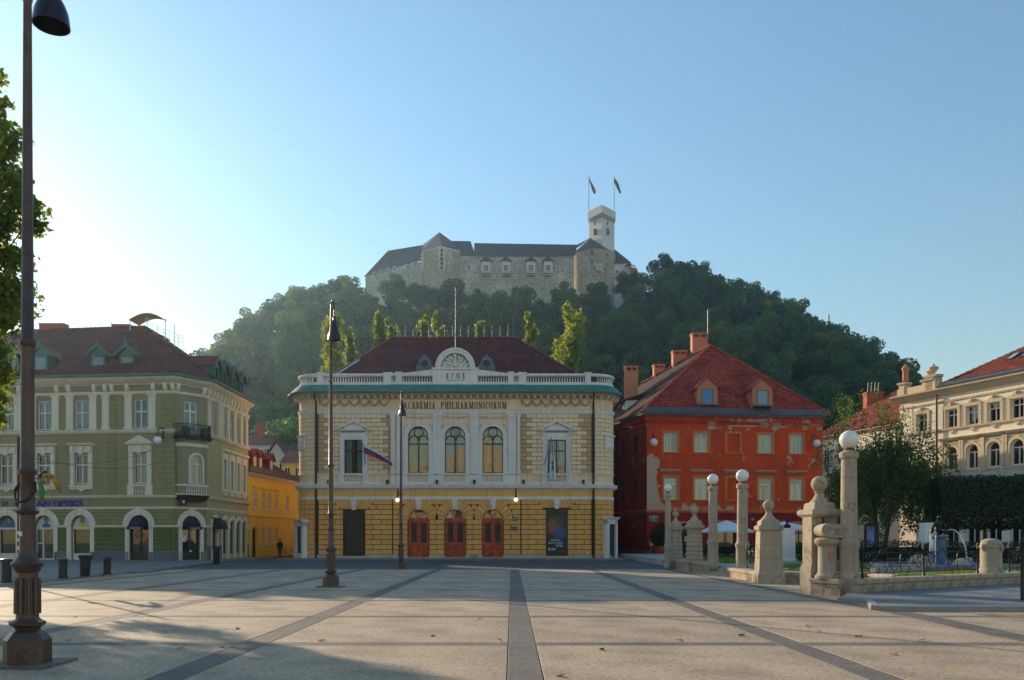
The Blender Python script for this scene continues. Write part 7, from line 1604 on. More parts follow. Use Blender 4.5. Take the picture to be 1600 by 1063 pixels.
q = MB(); q.tube([(-.42, -.3, 1.55), (-.4, -.28, 1.7), (-.34, -.22, 1.82)], [.05, .09, .03], 8); q.tube([(.35, -.1, 1.5), (.45, -.1, 1.6), (.2, -.08, 1.62)], [.03, .09, .06], 8); q.build('bronze_fish', M_BRONZE, t, smooth=60)
M_JET = mat('falling_water', C(214, 226, 236), .15, .05, 4, trans=C(220, 230, 240)); 
for pts in ([(.4, -.1, 1.72), (.62, -.15, 1.70), (.85, -.2, 1.45), (1.02, -.24, 1.0), (1.12, -.26, .2)], [(-.42, -.3, 1.6), (-.5, -.34, 1.5), (-.54, -.36, 1.0), (-.56, -.37, .2)], [(-.3, -.4, 1.5), (-.36, -.46, 1.3), (-.38, -.5, .2)]): q = MB(); q.tube(pts, [.018, .022, .026, .03, .05][:len(pts)], 6); q.build('water_jet', M_JET, t, smooth=60)
q = MB(); rnd = random.Random(4)
for _ in range(160): a = rnd.uniform(0, 6.28); r_ = rnd.uniform(0, .45)**1.0; q.sphere((1.2+r_*math.cos(a), -.26+r_*math.sin(a), .17+rnd.uniform(0, .35)*(1-r_*2)), rnd.uniform(.012, .035), 6)
q.build('splash', M_JET, t, kind='stuff')
for x, y, s_ in ((-.95, -.8, .35), (.3, -1.2, .3), (-.4, .9, .4), (1.5, .5, .3)):
    q = MB(); q.lathe([(s_, 0), (s_*1.1, s_*.5), (s_*.8, s_*1.1), (s_*.3, s_*1.35)], 7, (x, y, .1)); q.v = [(p[0]+rnd.uniform(-.05, .05), p[1]+rnd.uniform(-.05, .05), p[2]+rnd.uniform(-.03, .03)) for p in q.v]; q.build('rock', M_STONE, t)

# ================================================================== people in the side street
def person(px, py, h, shirt, trousers, label, rz=0.0, step=.16):
    Y = 82.0; g_ = P(px, py, Y); t = thing('person', label, 'person', (g_.x, Y, 0), rz); k = h/1.75
    V = [(0, 0, .92), (0, 0, 1.1), (0, .01, 1.34), (0, .02, 1.46), (0, .0, 1.56), (0, -.02, 1.66), (0, -.02, 1.72), (.1, 0, .88), (.12, -step*.5, .5), (.12, -step, .09), (.12, -step-.14, .04), (-.1, 0, .88), (-.12, step*.6, .5), (-.12, step, .1), (-.12, step-.14, .04), (.2, .02, 1.38), (.27, .06, 1.1), (.26, -.04, .86), (.26, -.08, .78), (-.2, .02, 1.38), (-.27, .0, 1.1), (-.26, -.1, .88), (-.26, -.13, .8)]
    E = [(0, 1), (1, 2), (2, 3), (3, 4), (4, 5), (5, 6), (0, 7), (7, 8), (8, 9), (9, 10), (0, 11), (11, 12), (12, 13), (13, 14), (2, 15), (15, 16), (16, 17), (17, 18), (2, 19), (19, 20), (20, 21), (21, 22)]
    Rr = [.15, .14, .15, .06, .075, .1, .07, .1, .075, .05, .04, .1, .075, .05, .04, .07, .05, .035, .04, .07, .05, .035, .04]
    o = skinned('body', [tuple(c_*k for c_ in v) for v in V], E, [r_*k for r_ in Rr], shirt, t)
    b = MB(); b.lathe([(.155*k, .9*k), (.19*k, 1.0*k), (.18*k, 1.2*k), (.2*k, 1.36*k), (.12*k, 1.45*k)], 12); b.v = [(p[0]*1.15, p[1]*.85, p[2]) for p in b.v]; b.build('shirt', shirt, t, smooth=60)
    b = MB(); b.sphere((0, -.0, 1.68*k), .108*k, 10); b.build('hair', M_HAIR, t, smooth=60); return t
M_CL1 = mat('dark_clothes', C(30, 28, 34), .9); M_CL2 = mat('blue_checked_clothes', C(56, 80, 130), .9, .3, 9, col2=C(150, 150, 170))
person(437.5, 872, 1.72, M_CL1, M_CL1, 'person in dark clothes walking by the yellow house wall')
person(388, 875, 1.7, M_CL2, M_CL1, 'person in blue patterned clothes at the corner of the green house', .6)
bx = P(449, 0, 80).x; t = thing('bicycle', 'dark bicycle leaning by the hall corner in the side street', 'bicycle', (bx, 80, 0), R(35))
for x in (-.5, .5): q = MB(); q.tube([(x+.33*math.cos(2*math.pi*k/18), 0, .34+.33*math.sin(2*math.pi*k/18)) for k in range(19)], .02, 6); q.build('wheel', M_BLACKD, t)
q = MB(); q.tube([(-.5, 0, .34), (-.1, 0, .34), (.35, 0, .85), (-.2, 0, .85), (-.5, 0, .34)], .018, 6); q.tube([(-.2, 0, .95), (-.1, 0, .34)], .018, 6); q.tube([(.5, 0, .34), (.33, 0, .98)], .018, 6); q.build('frame', M_IRON, t); MB().tube([(.33, -.25, 1.02), (.33, 0, .98), (.33, .25, 1.02)], .015, 6).build('handlebar', M_IRON, t); MB().box(-.32, -.08, -.06, .06, .94, .99).build('saddle', M_BLACKD, t)
# ================================================================== fallen leaves
M_FALL = mat('dry_leaf', C(150, 100, 50), .8, .3, 5, rnd=.25); rnd = random.Random(9)
lf = MB(); lf.v = [(0, -.05, .0), (.045, -.01, .018), (.03, .05, .01), (0, .075, .025), (-.035, .045, .012), (-.04, -.015, .02)]; lf.f = [(0, 1, 2, 3, 4, 5)]; lfm = lf.mesh('fallen_leaf', M_FALL)
for px, py in ((1063, 1002), (940, 1016), (1158, 994), (1280, 988), (1438, 1002), (1398, 1024), (875, 1057), (282, 1014), (345, 1012), (371, 984), (505, 1002), (750, 968), (780, 1001), (1490, 975), (1340, 996), (115, 965), (108, 1001), (676, 995), (1262, 979)):
    o = link('fallen_leaf', lfm, None, GP(px, py)+Vector((0, 0, .004))); o.rotation_euler = (rnd.uniform(-.3, .3), rnd.uniform(-.3, .3), rnd.uniform(0, 6.28)); o.scale = (1.1,)*3; tag(o, 'dry brown fallen leaf lying on the paving of the square', 'leaf', 'fallen leaves on the square')

for lab, a, c in (('thin overhead wire from the sign pole to the bay corner of the green house', P(29, 712, 30), P(252, 722, 61.8)), ('thin overhead wire from the sign pole to the wall beside the green house globe lamp', P(29, 722, 30), P(243, 700, 61.9))):
    t = thing('overhead_wire', lab, 'wire', a); q = MB(); q.tube([a.lerp(c, k/10)-a+Vector((0, 0, -.5*math.sin(math.pi*k/10))) for k in range(11)], .012, 4); q.build('cable', M_IRON, t)
# ================================================================== trees and hedges
def leaf_mat(name, c, c2, tr, lo=.55, hi=1.35, mixf=.42, rnd=0.0):
    m = mat(name, c, .55, .2, .25, col2=c2, trans=tr, rnd=rnd); N = m.node_tree.nodes; L = m.node_tree.links; b = N['Principled BSDF']
    g = N.new('ShaderNodeNewGeometry'); mr = N.new('ShaderNodeMapRange'); L.new(g.outputs['Random Per Island'], mr.inputs[0]); mr.inputs[3].default_value = lo; mr.inputs[4].default_value = hi
    h = N.new('ShaderNodeHueSaturation'); src = b.inputs['Base Color'].links[0].from_socket; L.new(src, h.inputs['Color']); L.new(mr.outputs[0], h.inputs['Value'])
    mr2 = N.new('ShaderNodeMapRange'); L.new(g.outputs['Random Per Island'], mr2.inputs[0]); mr2.inputs[3].default_value = .485; mr2.inputs[4].default_value = .515; L.new(mr2.outputs[0], h.inputs['Hue'])
    L.new(h.outputs[0], b.inputs['Base Color'])
    for n in N:
        if n.bl_idname == 'ShaderNodeMixShader': n.inputs[0].default_value = mixf
    return m
M_BARK = mat('tree_bark', C(84, 70, 56), .95, .25, 4, .5, 18)
def leaf_quad(b, p, s, rnd, droop=0.0, star=False, nrm=None):
    n = nrm or Vector((rnd.gauss(0, 1), rnd.gauss(0, 1), rnd.gauss(0, 1)+.4)).normalized()
    a = n.orthogonal().normalized(); a.rotate(Matrix.Rotation(rnd.uniform(0, 6.28), 3, n)); c = n.cross(a); i = len(b.v)
    if star:
        pts = [(0, -.5), (.22, -.28), (.5, -.2), (.36, .08), (.34, .36), (.12, .28), (0, .6), (-.12, .28), (-.34, .36), (-.36, .08), (-.5, -.2), (-.22, -.28)]
        b.v += [tuple(p+(a*x+c*y+n*(-.18*abs(x)))*s) for x, y in pts]; b.f.append(tuple(range(i, i+len(pts))))
    else:
        b.v += [tuple(p+k) for k in (-c*s*.55, a*s*.36+n*s*.06, c*s*.55, -a*s*.36+n*s*.06)]; b.f.append((i, i+1, i+2, i+3))
def blobs_crown(blobs, n, s, seed, star=False, shell=.62):
    rnd = random.Random(seed); b = MB(); wt = [k[3]*k[4]*k[5] for k in blobs]
    wt = [w**.75 for w in wt]
    for bl in rnd.choices(blobs, wt, k=n):
        d = Vector((rnd.gauss(0, 1), rnd.gauss(0, 1), rnd.gauss(0, 1))).normalized(); r = rnd.uniform(shell, 1.0) if rnd.random() < .82 else rnd.uniform(.2, shell)
        p = Vector((bl[0]+d.x*bl[3]*r, bl[1]+d.y*bl[4]*r, bl[2]+d.z*bl[5]*r)); nn = (d*.8+Vector((rnd.gauss(0, .8), rnd.gauss(0, .8), rnd.gauss(0, .8)+.2))).normalized()
        leaf_quad(b, p, s*rnd.uniform(.65, 1.3), rnd, star=star, nrm=nn)
    return b
def trunk_mb(h, r, blobs, seed, fork=.35):
    rnd = random.Random(seed); b = MB(); b.tube([(0, 0, -.3), (rnd.uniform(-.1, .1), rnd.uniform(-.1, .1), h*.3), (rnd.uniform(-.2, .2), 0, h*.6), (0, 0, h*.9)], [r*1.35, r, r*.7, r*.18], 8)
    for bl in blobs[:9]:
        z0 = h*rnd.uniform(fork, .6); m = Vector((bl[0]*.45, bl[1]*.45, (z0+bl[2])*.52)); b.tube([(0, 0, z0), m, (bl[0]*.85, bl[1]*.85, bl[2])], [r*.42, r*.28, r*.06], 6)
    return b
# --- broad leaf trees of the hill: a few kinds, copied
LM = [leaf_mat('forest_leaf_dark', C(52, 88, 52), C(30, 58, 38), C(76, 118, 50), .4, 1.6, rnd=.42), leaf_mat('forest_leaf_mid', C(74, 108, 58), C(46, 78, 46), C(102, 136, 54), .4, 1.6, rnd=.42), leaf_mat('forest_leaf_light', C(96, 116, 58), C(70, 92, 46), C(130, 142, 52), rnd=.16)]
KINDS = []
for k in range(9):
    rnd = random.Random(100+k); H_ = rnd.uniform(11.0, 15.5); rad = rnd.uniform(4.0, 5.8)*(.7 if k == 4 else 1); bl = [(0, 0, H_*.62, rad*.8, rad*.8, H_*.3)]
    for j in range(13):
        a = rnd.uniform(0, 6.28); zz = rnd.uniform(.28, .95); rr = rad*math.sqrt(max(.05, 1-((zz-.55)/.5)**2))*rnd.uniform(.55, .95); q = rad*rnd.uniform(.28, .52); bl.append((rr*math.cos(a), rr*math.sin(a), H_*zz, q, q, q*.85))
    if k == 8: bl = [(0, 0, H_*(.2+.1*j), rad*(1.05-.115*j)*.62, rad*(1.05-.115*j)*.62, H_*.1) for j in range(9)]
    KINDS.append((blobs_crown(bl, 3600, .66, k, shell=.75).mesh('crown', LM[[0, 1, 0, 1, 2, 0, 1, 2, 0][k]]), trunk_mb(H_, .28, bl, k).mesh('trunk', M_BARK), H_, rad))
# --- castle hill terrain
HD = 290.0
SIL = [(-400, 835), (60, 800), (160, 690), (250, 628), (330, 550), (360, 527), (400, 492), (425, 477), (450, 450), (478, 440), (505, 447), (532, 431), (560, 430), (582, 434), (640, 436), (720, 446), (950, 449), (962, 436), (976, 410), (1040, 397), (1090, 408), (1130, 420), (1170, 431), (1200, 452), (1230, 470), (1260, 489), (1300, 508), (1340, 528), (1380, 553), (1410, 578), (1450, 598), (1500, 618), (1600, 660), (1750, 720), (2100, 800)]
def sil_z(x):
    px = CX+x/HD*FPX
    for (a, ya), (b_, yb) in zip(SIL, SIL[1:]):
        if a <= px <= b_: y = ya+(yb-ya)*(px-a)/(b_-a); return max(0, EYE+(HY-y)/FPX*HD-11.5)
    return 0.0
def hill_z(x, y):
    t = max(0.0, min(1.0, (y-118)/(HD-118))); zr = sil_z(x*(.55+.45*t) if False else x); g_ = t**1.25
    return zr*g_ + (1.6*noise.noise((x*.03, y*.03, 3.1)) if t > .02 else 0)*min(1, t*4)
M_FLOOR = mat('forest_floor', C(58, 62, 40), .95, .25, .2, .4, 2)
b = MB(); nx, ny = 90, 50; X0, X1, Y0, Y1 = -230, 290, 116, 360
for j in range(ny+1):
    for i in range(nx+1):
        x, y = X0+(X1-X0)*i/nx, Y0+(Y1-Y0)*j/ny; b.v.append((x, y, hill_z(x, y)-.05))
for j in range(ny):
    for i in range(nx): a = j*(nx+1)+i; b.f.append((a, a+1, a+nx+2, a+nx+1))
b.build('castle_hill', M_FLOOR, smooth=80, kind='structure')
ROOF = [(-50, 500), (226, 510), (325, 590), (386, 640), (387, 690), (459, 720), (460, 585), (525, 585), (612, 530), (805, 530), (899, 584), (962, 584), (963, 600), (1010, 610), (1110, 542), (1296, 655), (1297, 640), (1350, 615), (1400, 610), (1466, 600), (1600, 545)]
def roof_y(px):
    for (a, ya), (b_, yb) in zip(ROOF, ROOF[1:]):
        if a <= px <= b_: return ya+(yb-ya)*(px-a)/(b_-a)
    return 500
def proj(p): return CX+p[0]/p[1]*FPX, HY-(p[2]-EYE)/p[1]*FPX
TOPS = [(p, y) for p, y in SIL if p < 565] + [(572, 436), (600, 424), (625, 424), (640, 434), (660, 440), (680, 442), (692, 418), (706, 420), (716, 440), (735, 446), (785, 446), (797, 424), (806, 412), (820, 432), (842, 436), (852, 442), (890, 444), (905, 450), (940, 450), (950, 440), (966, 436), (975, 412)] + [(p, y) for p, y in SIL if p > 975]
def top_y(px):
    for (a, ya), (b_, yb) in zip(TOPS, TOPS[1:]):
        if a <= px <= b_: return ya+(yb-ya)*(px-a)/(b_-a)
    return 840
rnd = random.Random(21); pts = []
def try_add(x, y, dmin):
    for q in pts:
        if (q[0]-x)**2+(q[1]-y)**2 < dmin*dmin: return False
    return True
def in_castle(x, y): px = CX+x/y*FPX; return (y > 289 and 572 < px < 965) or (y > 284 and 640 < px < 965 and y > 289)
x = -118.0
while x < 165:                                        # the crest
    yy = HD-rnd.uniform(0, 7)
    if not in_castle(x, yy) and not (570 < CX+x/yy*FPX < 968): pts.append((x, yy, 1)); 
    x += rnd.uniform(4.8, 8.0)
tries = 0
while tries < 14000:
    tries += 1; y = 120+rnd.random()**.8*168; x = rnd.uniform(-125, 165)
    px, py = proj((x, y, hill_z(x, y)+10.5))
    if not (300 < px < 1490) or py > roof_y(px)-2 or in_castle(x, y): continue
    if try_add(x, y, 7.6+1.0*(y < 200)): pts.append((x, y, 0))
pts.sort(key=lambda p: p[1]); pts = pts[:310]
GN = 'trees on the castle hill'
LAB = ['dark green broadleaf tree in the wood on the castle hill', 'mid green broadleaf tree in the wood on the castle hill', 'pale green broadleaf tree in the wood on the castle hill', 'dark conifer in the wood on the castle hill']
for (x, y, crest) in pts:
    k = rnd.choice([0, 0, 1, 2, 3, 3, 5, 6, 4, 7, 8] if not crest else [0, 1, 2, 3, 5, 6]); px = CX+x/y*FPX
    cr_, tr_, h, r = KINDS[k]; s_ = rnd.uniform(.68, 1.2)
    lim = min(top_y(px+o) for o in (-12, 0, 12)); hz_ = hill_z(x, y)-.4; s_ = min(s_, (EYE+(HY-lim)/FPX*y-hz_)/h*rnd.uniform(.86, 1.02))
    if s_ < .45: continue
    w1 = ['dark green broadleaf tree', 'mid green broadleaf tree', 'dark green broadleaf tree', 'mid green broadleaf tree', 'slim pale green tree', 'dark green broadleaf tree', 'mid green broadleaf tree', 'pale green broadleaf tree', 'dark conifer'][k]
    w2 = 'above the side street' if px < 460 else ('under the castle wall' if y > 262 and px < 970 else ('behind the concert hall roof' if px < 940 else ('above the orange house roof' if px < 1200 else 'above the weeping tree')))
    t = thing('hill_tree', w1+(' on the crest of the castle hill ' if y > 276 and not (575 < px < 968) else ' on the castle hill ')+w2, 'tree', (x, y, hill_z(x, y)-.4), rnd.uniform(0, 6.28), GN); t.scale = (s_*rnd.uniform(.9, 1.15), s_*rnd.uniform(.9, 1.15), s_)
    link('trunk', tr_, t); link('crown', cr_, t)
und = MB(); r2 = random.Random(5)
for _ in range(16000):
    x, y = r2.uniform(-130, 170), r2.uniform(124, 291); px, py = proj((x, y, hill_z(x, y)+3))
    if py > roof_y(px)+6 or not (290 < px < 1500): continue
    leaf_quad(und, Vector((x, y, hill_z(x, y)+r2.uniform(.1, 2.6))), r2.uniform(.7, 1.4), r2)
und.build('undergrowth', LM[0], kind='stuff')
# --- poplars behind the hall
M_POP = leaf_mat('poplar_leaf', C(108, 132, 44), C(76, 104, 34), C(176, 188, 56), .5, 1.45, .45)
def poplar(px, ytop, half, Y, label, seed):
    g_ = P(px, 0, Y); ht = P(px, ytop, Y).z; rad = half*Y/FPX; rnd = random.Random(seed); bl = []
    for k in range(26):
        z = .3+.68*k/25; w = rad*(1.5 if half < 20 else 1.3)*rnd.uniform(.8, 1.12)*(1 if z < .8 else .3+.7*math.sqrt(max(0, 1-((z-.8)/.2)**2))); a = rnd.uniform(0, 6.28); rr = w*rnd.uniform(.25, .55); q = w*rnd.uniform(.3, .68); bl.append((rr*math.cos(a), rr*math.sin(a), ht*z, q, q, q*1.7))
    t = thing('poplar_tree', label, 'tree', (g_.x, Y, 0), 0, 'poplars behind the concert hall'); blobs_crown(bl, int(4200+half*220), .42, seed, shell=.3).build('crown', M_POP, t); trunk_mb(ht, .35, bl, seed, .15).build('trunk', M_BARK, t)
poplar(520, 492, 24, 104, 'broad sunlit poplar rising behind the lone street lamp at the hall corner', 31); poplar(541, 510, 14, 108, 'small sunlit poplar tucked against the broad one at the hall corner', 32)
poplar(590, 492, 12, 104, 'slim sunlit poplar behind the hipped end of the hall roof', 33); poplar(609, 497, 12, 107, 'sunlit poplar touching the lightning rod on the hall roof', 34)
poplar(664, 490, 14, 104, 'sunlit poplar behind the ridge cresting beside the hall mast', 35); poplar(683, 485, 13, 106, 'sunlit poplar nearest the hall mast behind the ridge cresting', 36)
poplar(752, 500, 11, 104, 'small sunlit poplar behind the ridge cresting beyond the mast', 37); poplar(827, 486, 13, 104, 'narrow pointed sunlit poplar just past the hall ridge', 38); poplar(894, 476, 28, 102, 'largest sunlit poplar standing near the orange house chimneys', 39)
# --- big leafy tree beside the near street lamp
M_MAP = leaf_mat('maple_leaf', C(86, 108, 30), C(60, 86, 24), C(160, 168, 40), .55, 1.35, .5)
rnd = random.Random(77); tY = 31.0; tX = -23.6; bl = []
def edge_blob(px, py, r, dy=0): r = r*1.2; p = P(px-4, py, tY+dy); bl.append((p.x-tX, dy, p.z, r, r, r*.85))
for px, py, r in ((-14, 118, .6), (-6, 160, .62), (22, 222, .65), (2, 205, .7), (28, 285, .55), (-2, 262, .7), (58, 330, .52), (62, 356, .42), (30, 318, .65), (8, 345, .8), (40, 408, .5), (18, 400, .7), (20, 450, .75), (-6, 470, .9), (12, 500, .6), (-8, 545, .7), (4, 590, .55), (-2, 622, .6), (-10, 655, .55), (6, 575, .5)): edge_blob(px, py, r, rnd.uniform(-1.2, 1.2))
for k in range(46):
    d = Vector((rnd.gauss(0, 1), rnd.gauss(0, 1), rnd.gauss(0, 1))).normalized(); r = rnd.uniform(.45, 1); X = -.3+d.x*5.2*r; q = rnd.uniform(1.0, 1.8)
    bl.append((min(X, 2.6), d.y*5.4*r, 12.6+d.z*6.4*r, q, q, q*.8))
t = thing('maple_tree', 'large backlit leafy tree at the edge of the square behind the near street lamp', 'tree', (tX, tY, 0)); blobs_crown(bl, 46000, .2, 8, True, .4).build('crown', M_MAP, t); tb = MB(); tb.tube([(0, 0, -.2), (.05, 0, 2), (-.1, .1, 5), (.1, 0, 10), (0, 0, 17)], [.5, .4, .33, .22, .05], 10)
for k, q in enumerate(bl): tb.tube([(0, 0, 3.8+.14*k), (q[0]*.5, q[1]*.5, (4.5+.1*k)*.45+q[2]*.55), (q[0], q[1], q[2])], [.09, .055, .015], 5)
tb.build('trunk', M_BARK, t, smooth=60)
# --- weeping tree in the park
M_WEEP = leaf_mat('birch_leaf', C(70, 100, 40), C(44, 74, 30), C(120, 146, 44), .5, 1.4, .45)
bY = 50.0; bX = P(1380, 0, bY).x; t = thing('weeping_birch', 'weeping tree with hanging leafy branches in the park before the cream house', 'tree', (bX, bY, .38)); rnd = random.Random(12); lv = MB(); tw = MB()
def strand(x, y, z, ln):
    n = int(ln/.11); pts_ = []; dx, dy = rnd.uniform(-.12, .12), rnd.uniform(-.12, .12)
    for k in range(n):
        f = k/n; p = Vector((x+dx*k*.25+rnd.gauss(0, .05), y+dy*k*.25+rnd.gauss(0, .05), z-k*.105))
        for _ in range(3): leaf_quad(lv, p+Vector((rnd.gauss(0, .12), rnd.gauss(0, .12), rnd.gauss(0, .07))), rnd.uniform(.10, .19), rnd)
        if k % 5 == 0: pts_.append(p)
    if len(pts_) > 1: tw.tube(pts_, .008, 3)
outl = [(1300, 690), (1312, 640), (1328, 612), (1346, 700), (1362, 705), (1380, 652), (1392, 628), (1412, 648), (1432, 668), (1448, 690), (1462, 720), (1470, 745)]
for px, py in outl:
    for _ in range(9): p = P(px+rnd.gauss(0, 8), py+abs(rnd.gauss(0, 14)), bY); strand(p.x-bX, rnd.uniform(-2.2, 2.2), p.z-.38, rnd.uniform(1.0, 3.2))
for _ in range(440):
    a = rnd.uniform(0, 6.28); r = math.sqrt(rnd.random())*3.3; zt = 7.5-(r/3.3)**2*2.4+rnd.uniform(-1.6, .3); strand(r*math.cos(a), r*math.sin(a)*.85, zt, rnd.uniform(1.0, 3.6))
lv.build('crown', M_WEEP, t); tw.build('hanging_twigs', M_BARK, t, kind='stuff')
tb = MB(); tb.tube([(-.5, 0, -.1), (-.35, 0, 1.6), (-.6, .1, 4), (-1.6, .2, 7.2)], [.16, .13, .1, .03], 8); tb.tube([(-.1, 0, -.1), (.15, 0, 1.2), (.5, 0, 3.5), (.7, 0, 6), (1.2, .2, 8)], [.17, .14, .11, .07, .02], 8)
for k in range(14): a = rnd.uniform(0, 6.28); z = rnd.uniform(3, 6.5); r = rnd.uniform(1.5, 3); tb.tube([(0, 0, z), (r*.5*math.cos(a), r*.5*math.sin(a), z+1.1), (r*math.cos(a), r*math.sin(a), z+1.2)], [.06, .04, .015], 5)
tb.build('trunk', M_BARK, t, smooth=60)
# --- clipped hedges
M_HEDGE = leaf_mat('hornbeam_leaf', C(44, 66, 32), C(30, 50, 26), C(70, 96, 34), .5, 1.4, .35); M_CORE = mat('hedge_core', C(24, 32, 18), .95, .3, 2)
def hedge(name, label, a, b_, depth, z0, z1, n, s, trunks=0, seed=1, rag=.0, cat='hedge'):
    a, b_ = Vector(a), Vector(b_); d = b_-a; L_ = d.length; t = thing(name, label, cat, (a.x, a.y, 0), math.atan2(d.y, d.x)); rnd = random.Random(seed); b = MB(); e = .3*min(1, depth)
    MB().box(e, L_-e, e, depth-e, z0+e+rag*.6, z1-e).build('branches', M_CORE, t)  # solid dark box added to block light, in place of branches
    def surf(u, v, f):
        if f == 0: p = [u*L_, 0, z0+(z1-z0)*v]; nn = Vector((0, -1, 0))
        elif f == 1: p = [u*L_, depth*v, z1]; nn = Vector((0, 0, 1))
        elif f == 2: p = [0, depth*u, z0+(z1-z0)*v]; nn = Vector((-1, 0, 0))
        elif f == 3: p = [L_, depth*u, z0+(z1-z0)*v]; nn = Vector((1, 0, 0))
        elif f == 4: p = [u*L_, depth, z0+(z1-z0)*v]; nn = Vector((0, 1, 0))
        else: p = [u*L_, depth*v, z0]; nn = Vector((0, 0, -1))
        return Vector(p), nn
    areas = [L_*(z1-z0), L_*depth, depth*(z1-z0), depth*(z1-z0), L_*(z1-z0), L_*depth]; cx_, cyy_, cz_ = L_/2, depth/2, (z0+z1)/2
    for f in rnd.choices(range(6), areas, k=n):
        p, nn = surf(rnd.random(), rnd.random(), f); r0 = min(.5, depth*.3)           # rounded corners
        q = Vector((min(max(p.x, r0), L_-r0), min(max(p.y, r0), depth-r0), min(max(p.z, z0+r0), z1-r0))); dd = p-q
        if dd.length > 1e-4: p = q+dd.normalized()*min(r0, dd.length); nn = dd.normalized()
        lump = .14*noise.noise((p.x*.9, p.y*.9, p.z*.9+seed))+rnd.gauss(0, .045)-abs(rnd.gauss(0, .08)); p = p+nn*lump
        if rag and p.z < z0+rag and rnd.random() < .6: p.z += rnd.uniform(0, rag)
        leaf_quad(b, p, s*rnd.uniform(.6, 1.3), rnd, nrm=(nn+Vector((rnd.gauss(0, .5), rnd.gauss(0, .5), rnd.gauss(0, .5)))).normalized())
    b.build('foliage', M_HEDGE, t)
    for k in range(trunks): x = L_*(k+.5)/trunks+rnd.uniform(-.3, .3); q = MB(); q.tube([(x, depth/2, .3), (x+rnd.uniform(-.1, .1), depth/2, z0), (x, depth/2, z0+1)], [.13, .1, .06], 7); q.build('trunk', M_BARK, t)
    return t
hA = P(1471, 0, 46).x; hedge('clipped_tree_row', 'tall dark clipped row of trees with a flat top before the palace', (hA, 46), (hA+14, 43.2), 3.6, 2.3, 5.25, 30000, .15, 7, 2, .7, 'tree row')
hedge('low_hedge', 'low clipped hedge behind the fountain under the weeping tree', (15.6, 44.5), (26, 41.8), .9, .4, 1.55, 9000, .09, 0, 3); hedge('low_hedge', 'low clipped hedge before the cafe parasols and the orange house', (11.6, 57), (24, 57), .9, .4, 1.45, 6000, .1, 0, 4); hedge('low_hedge', 'low clipped hedge under the tall clipped tree row', (26.2, 42.0), (40, 40.0), .9, .4, 1.3, 8000, .1, 0, 5)
q = P(1022, 0, 78); t = thing('shrub_tub', 'dark leafy shrub in an orange tub at the orange house corner', 'potted shrub', (P(1030, 0, 79).x, 79, 0)); MB().lathe([(.5, 0), (.62, .1), (.72, .9), (.78, .95), (.78, 1.05), (.66, 1.05), (.64, .95)], 16).build('tub', mat('terracotta_orange', C(168, 62, 34), .7), t, smooth=40); blobs_crown([(0, 0, 1.9, .95, .95, 1.0), (.2, .1, 2.6, .6, .6, .7)], 1500, .2, 6).build('foliage', M_HEDGE, t)
# ================================================================== castle
def rubble(name, c, pale, dark, sc=.35):
    m = mat(name, c, .9, .12, .12, .3, 1.2); N = m.node_tree.nodes; L = m.node_tree.links; b = N['Principled BSDF']; tc = N.new('ShaderNodeTexCoord').outputs['Object']; src = b.inputs['Base Color'].links[0].from_socket
    def lay(src, sc, lo, hi, col, amt):
        nz = N.new('ShaderNodeTexNoise'); nz.inputs['Scale'].default_value = sc; nz.inputs['Detail'].default_value = 6; nz.inputs['Roughness'].default_value = .7; L.new(tc, nz.inputs['Vector']); mr = N.new('ShaderNodeMapRange'); mr.inputs[1].default_value = lo; mr.inputs[2].default_value = hi; mr.inputs[4].default_value = amt; L.new(nz.outputs[0], mr.inputs[0])
        mx = N.new('ShaderNodeMix'); mx.data_type = 'RGBA'; L.new(mr.outputs[0], mx.inputs[0]); L.new(src, mx.inputs[6]); mx.inputs[7].default_value = col; return mx.outputs[2]
    src = lay(src, sc*.35, .5, .66, pale, .6); src = lay(src, sc*3.4, .52, .6, pale, .6); src = lay(src, sc*3.1, .56, .66, dark, .45)
    L.new(src, b.inputs['Base Color']); return m
M_RUB = rubble('castle_rubble', C(164, 154, 138), C(228, 224, 216), C(92, 86, 78)); M_RUB2 = rubble('castle_rubble_brown', C(160, 144, 122), C(206, 196, 180), C(88, 80, 70)); M_TOWER = mat('tower_plaster', C(208, 204, 198), .9, .05, .1, streak=.15); M_SLATE = mat('dark_castle_roof', C(62, 58, 60), .7, .12, .3, .2, 2.0); M_CW = mat('castle_white', C(214, 208, 198), .9, .05, .2); M_GLD = mat('castle_window_dark', C(60, 74, 86), .2)
KY = 300.0; ks = KY/FPX
cas = thing('castle', 'rubble stone hilltop castle with dark roofs and a tall pale watchtower', 'castle', (P(760, 0, KY).x, KY, 84)); CX0, CY0, CZ0 = cas.location
def K(px, py, Y=KY): p = P(px, py, Y); return Vector((p.x-CX0, Y-CY0, p.z-CZ0))
def kpoly(name, m, *pts): b = MB(); b.quad(*pts); return b.build(name, m, cas)
Z0 = -14.0
def kwall(name, m, pxa, Ya, pxb, Yb, pya, pyb):
    a, b_ = K(pxa, pya, Ya), K(pxb, pyb, Yb); return kpoly(name, m, (a.x, a.y, Z0), (b_.x, b_.y, Z0), b_, a)
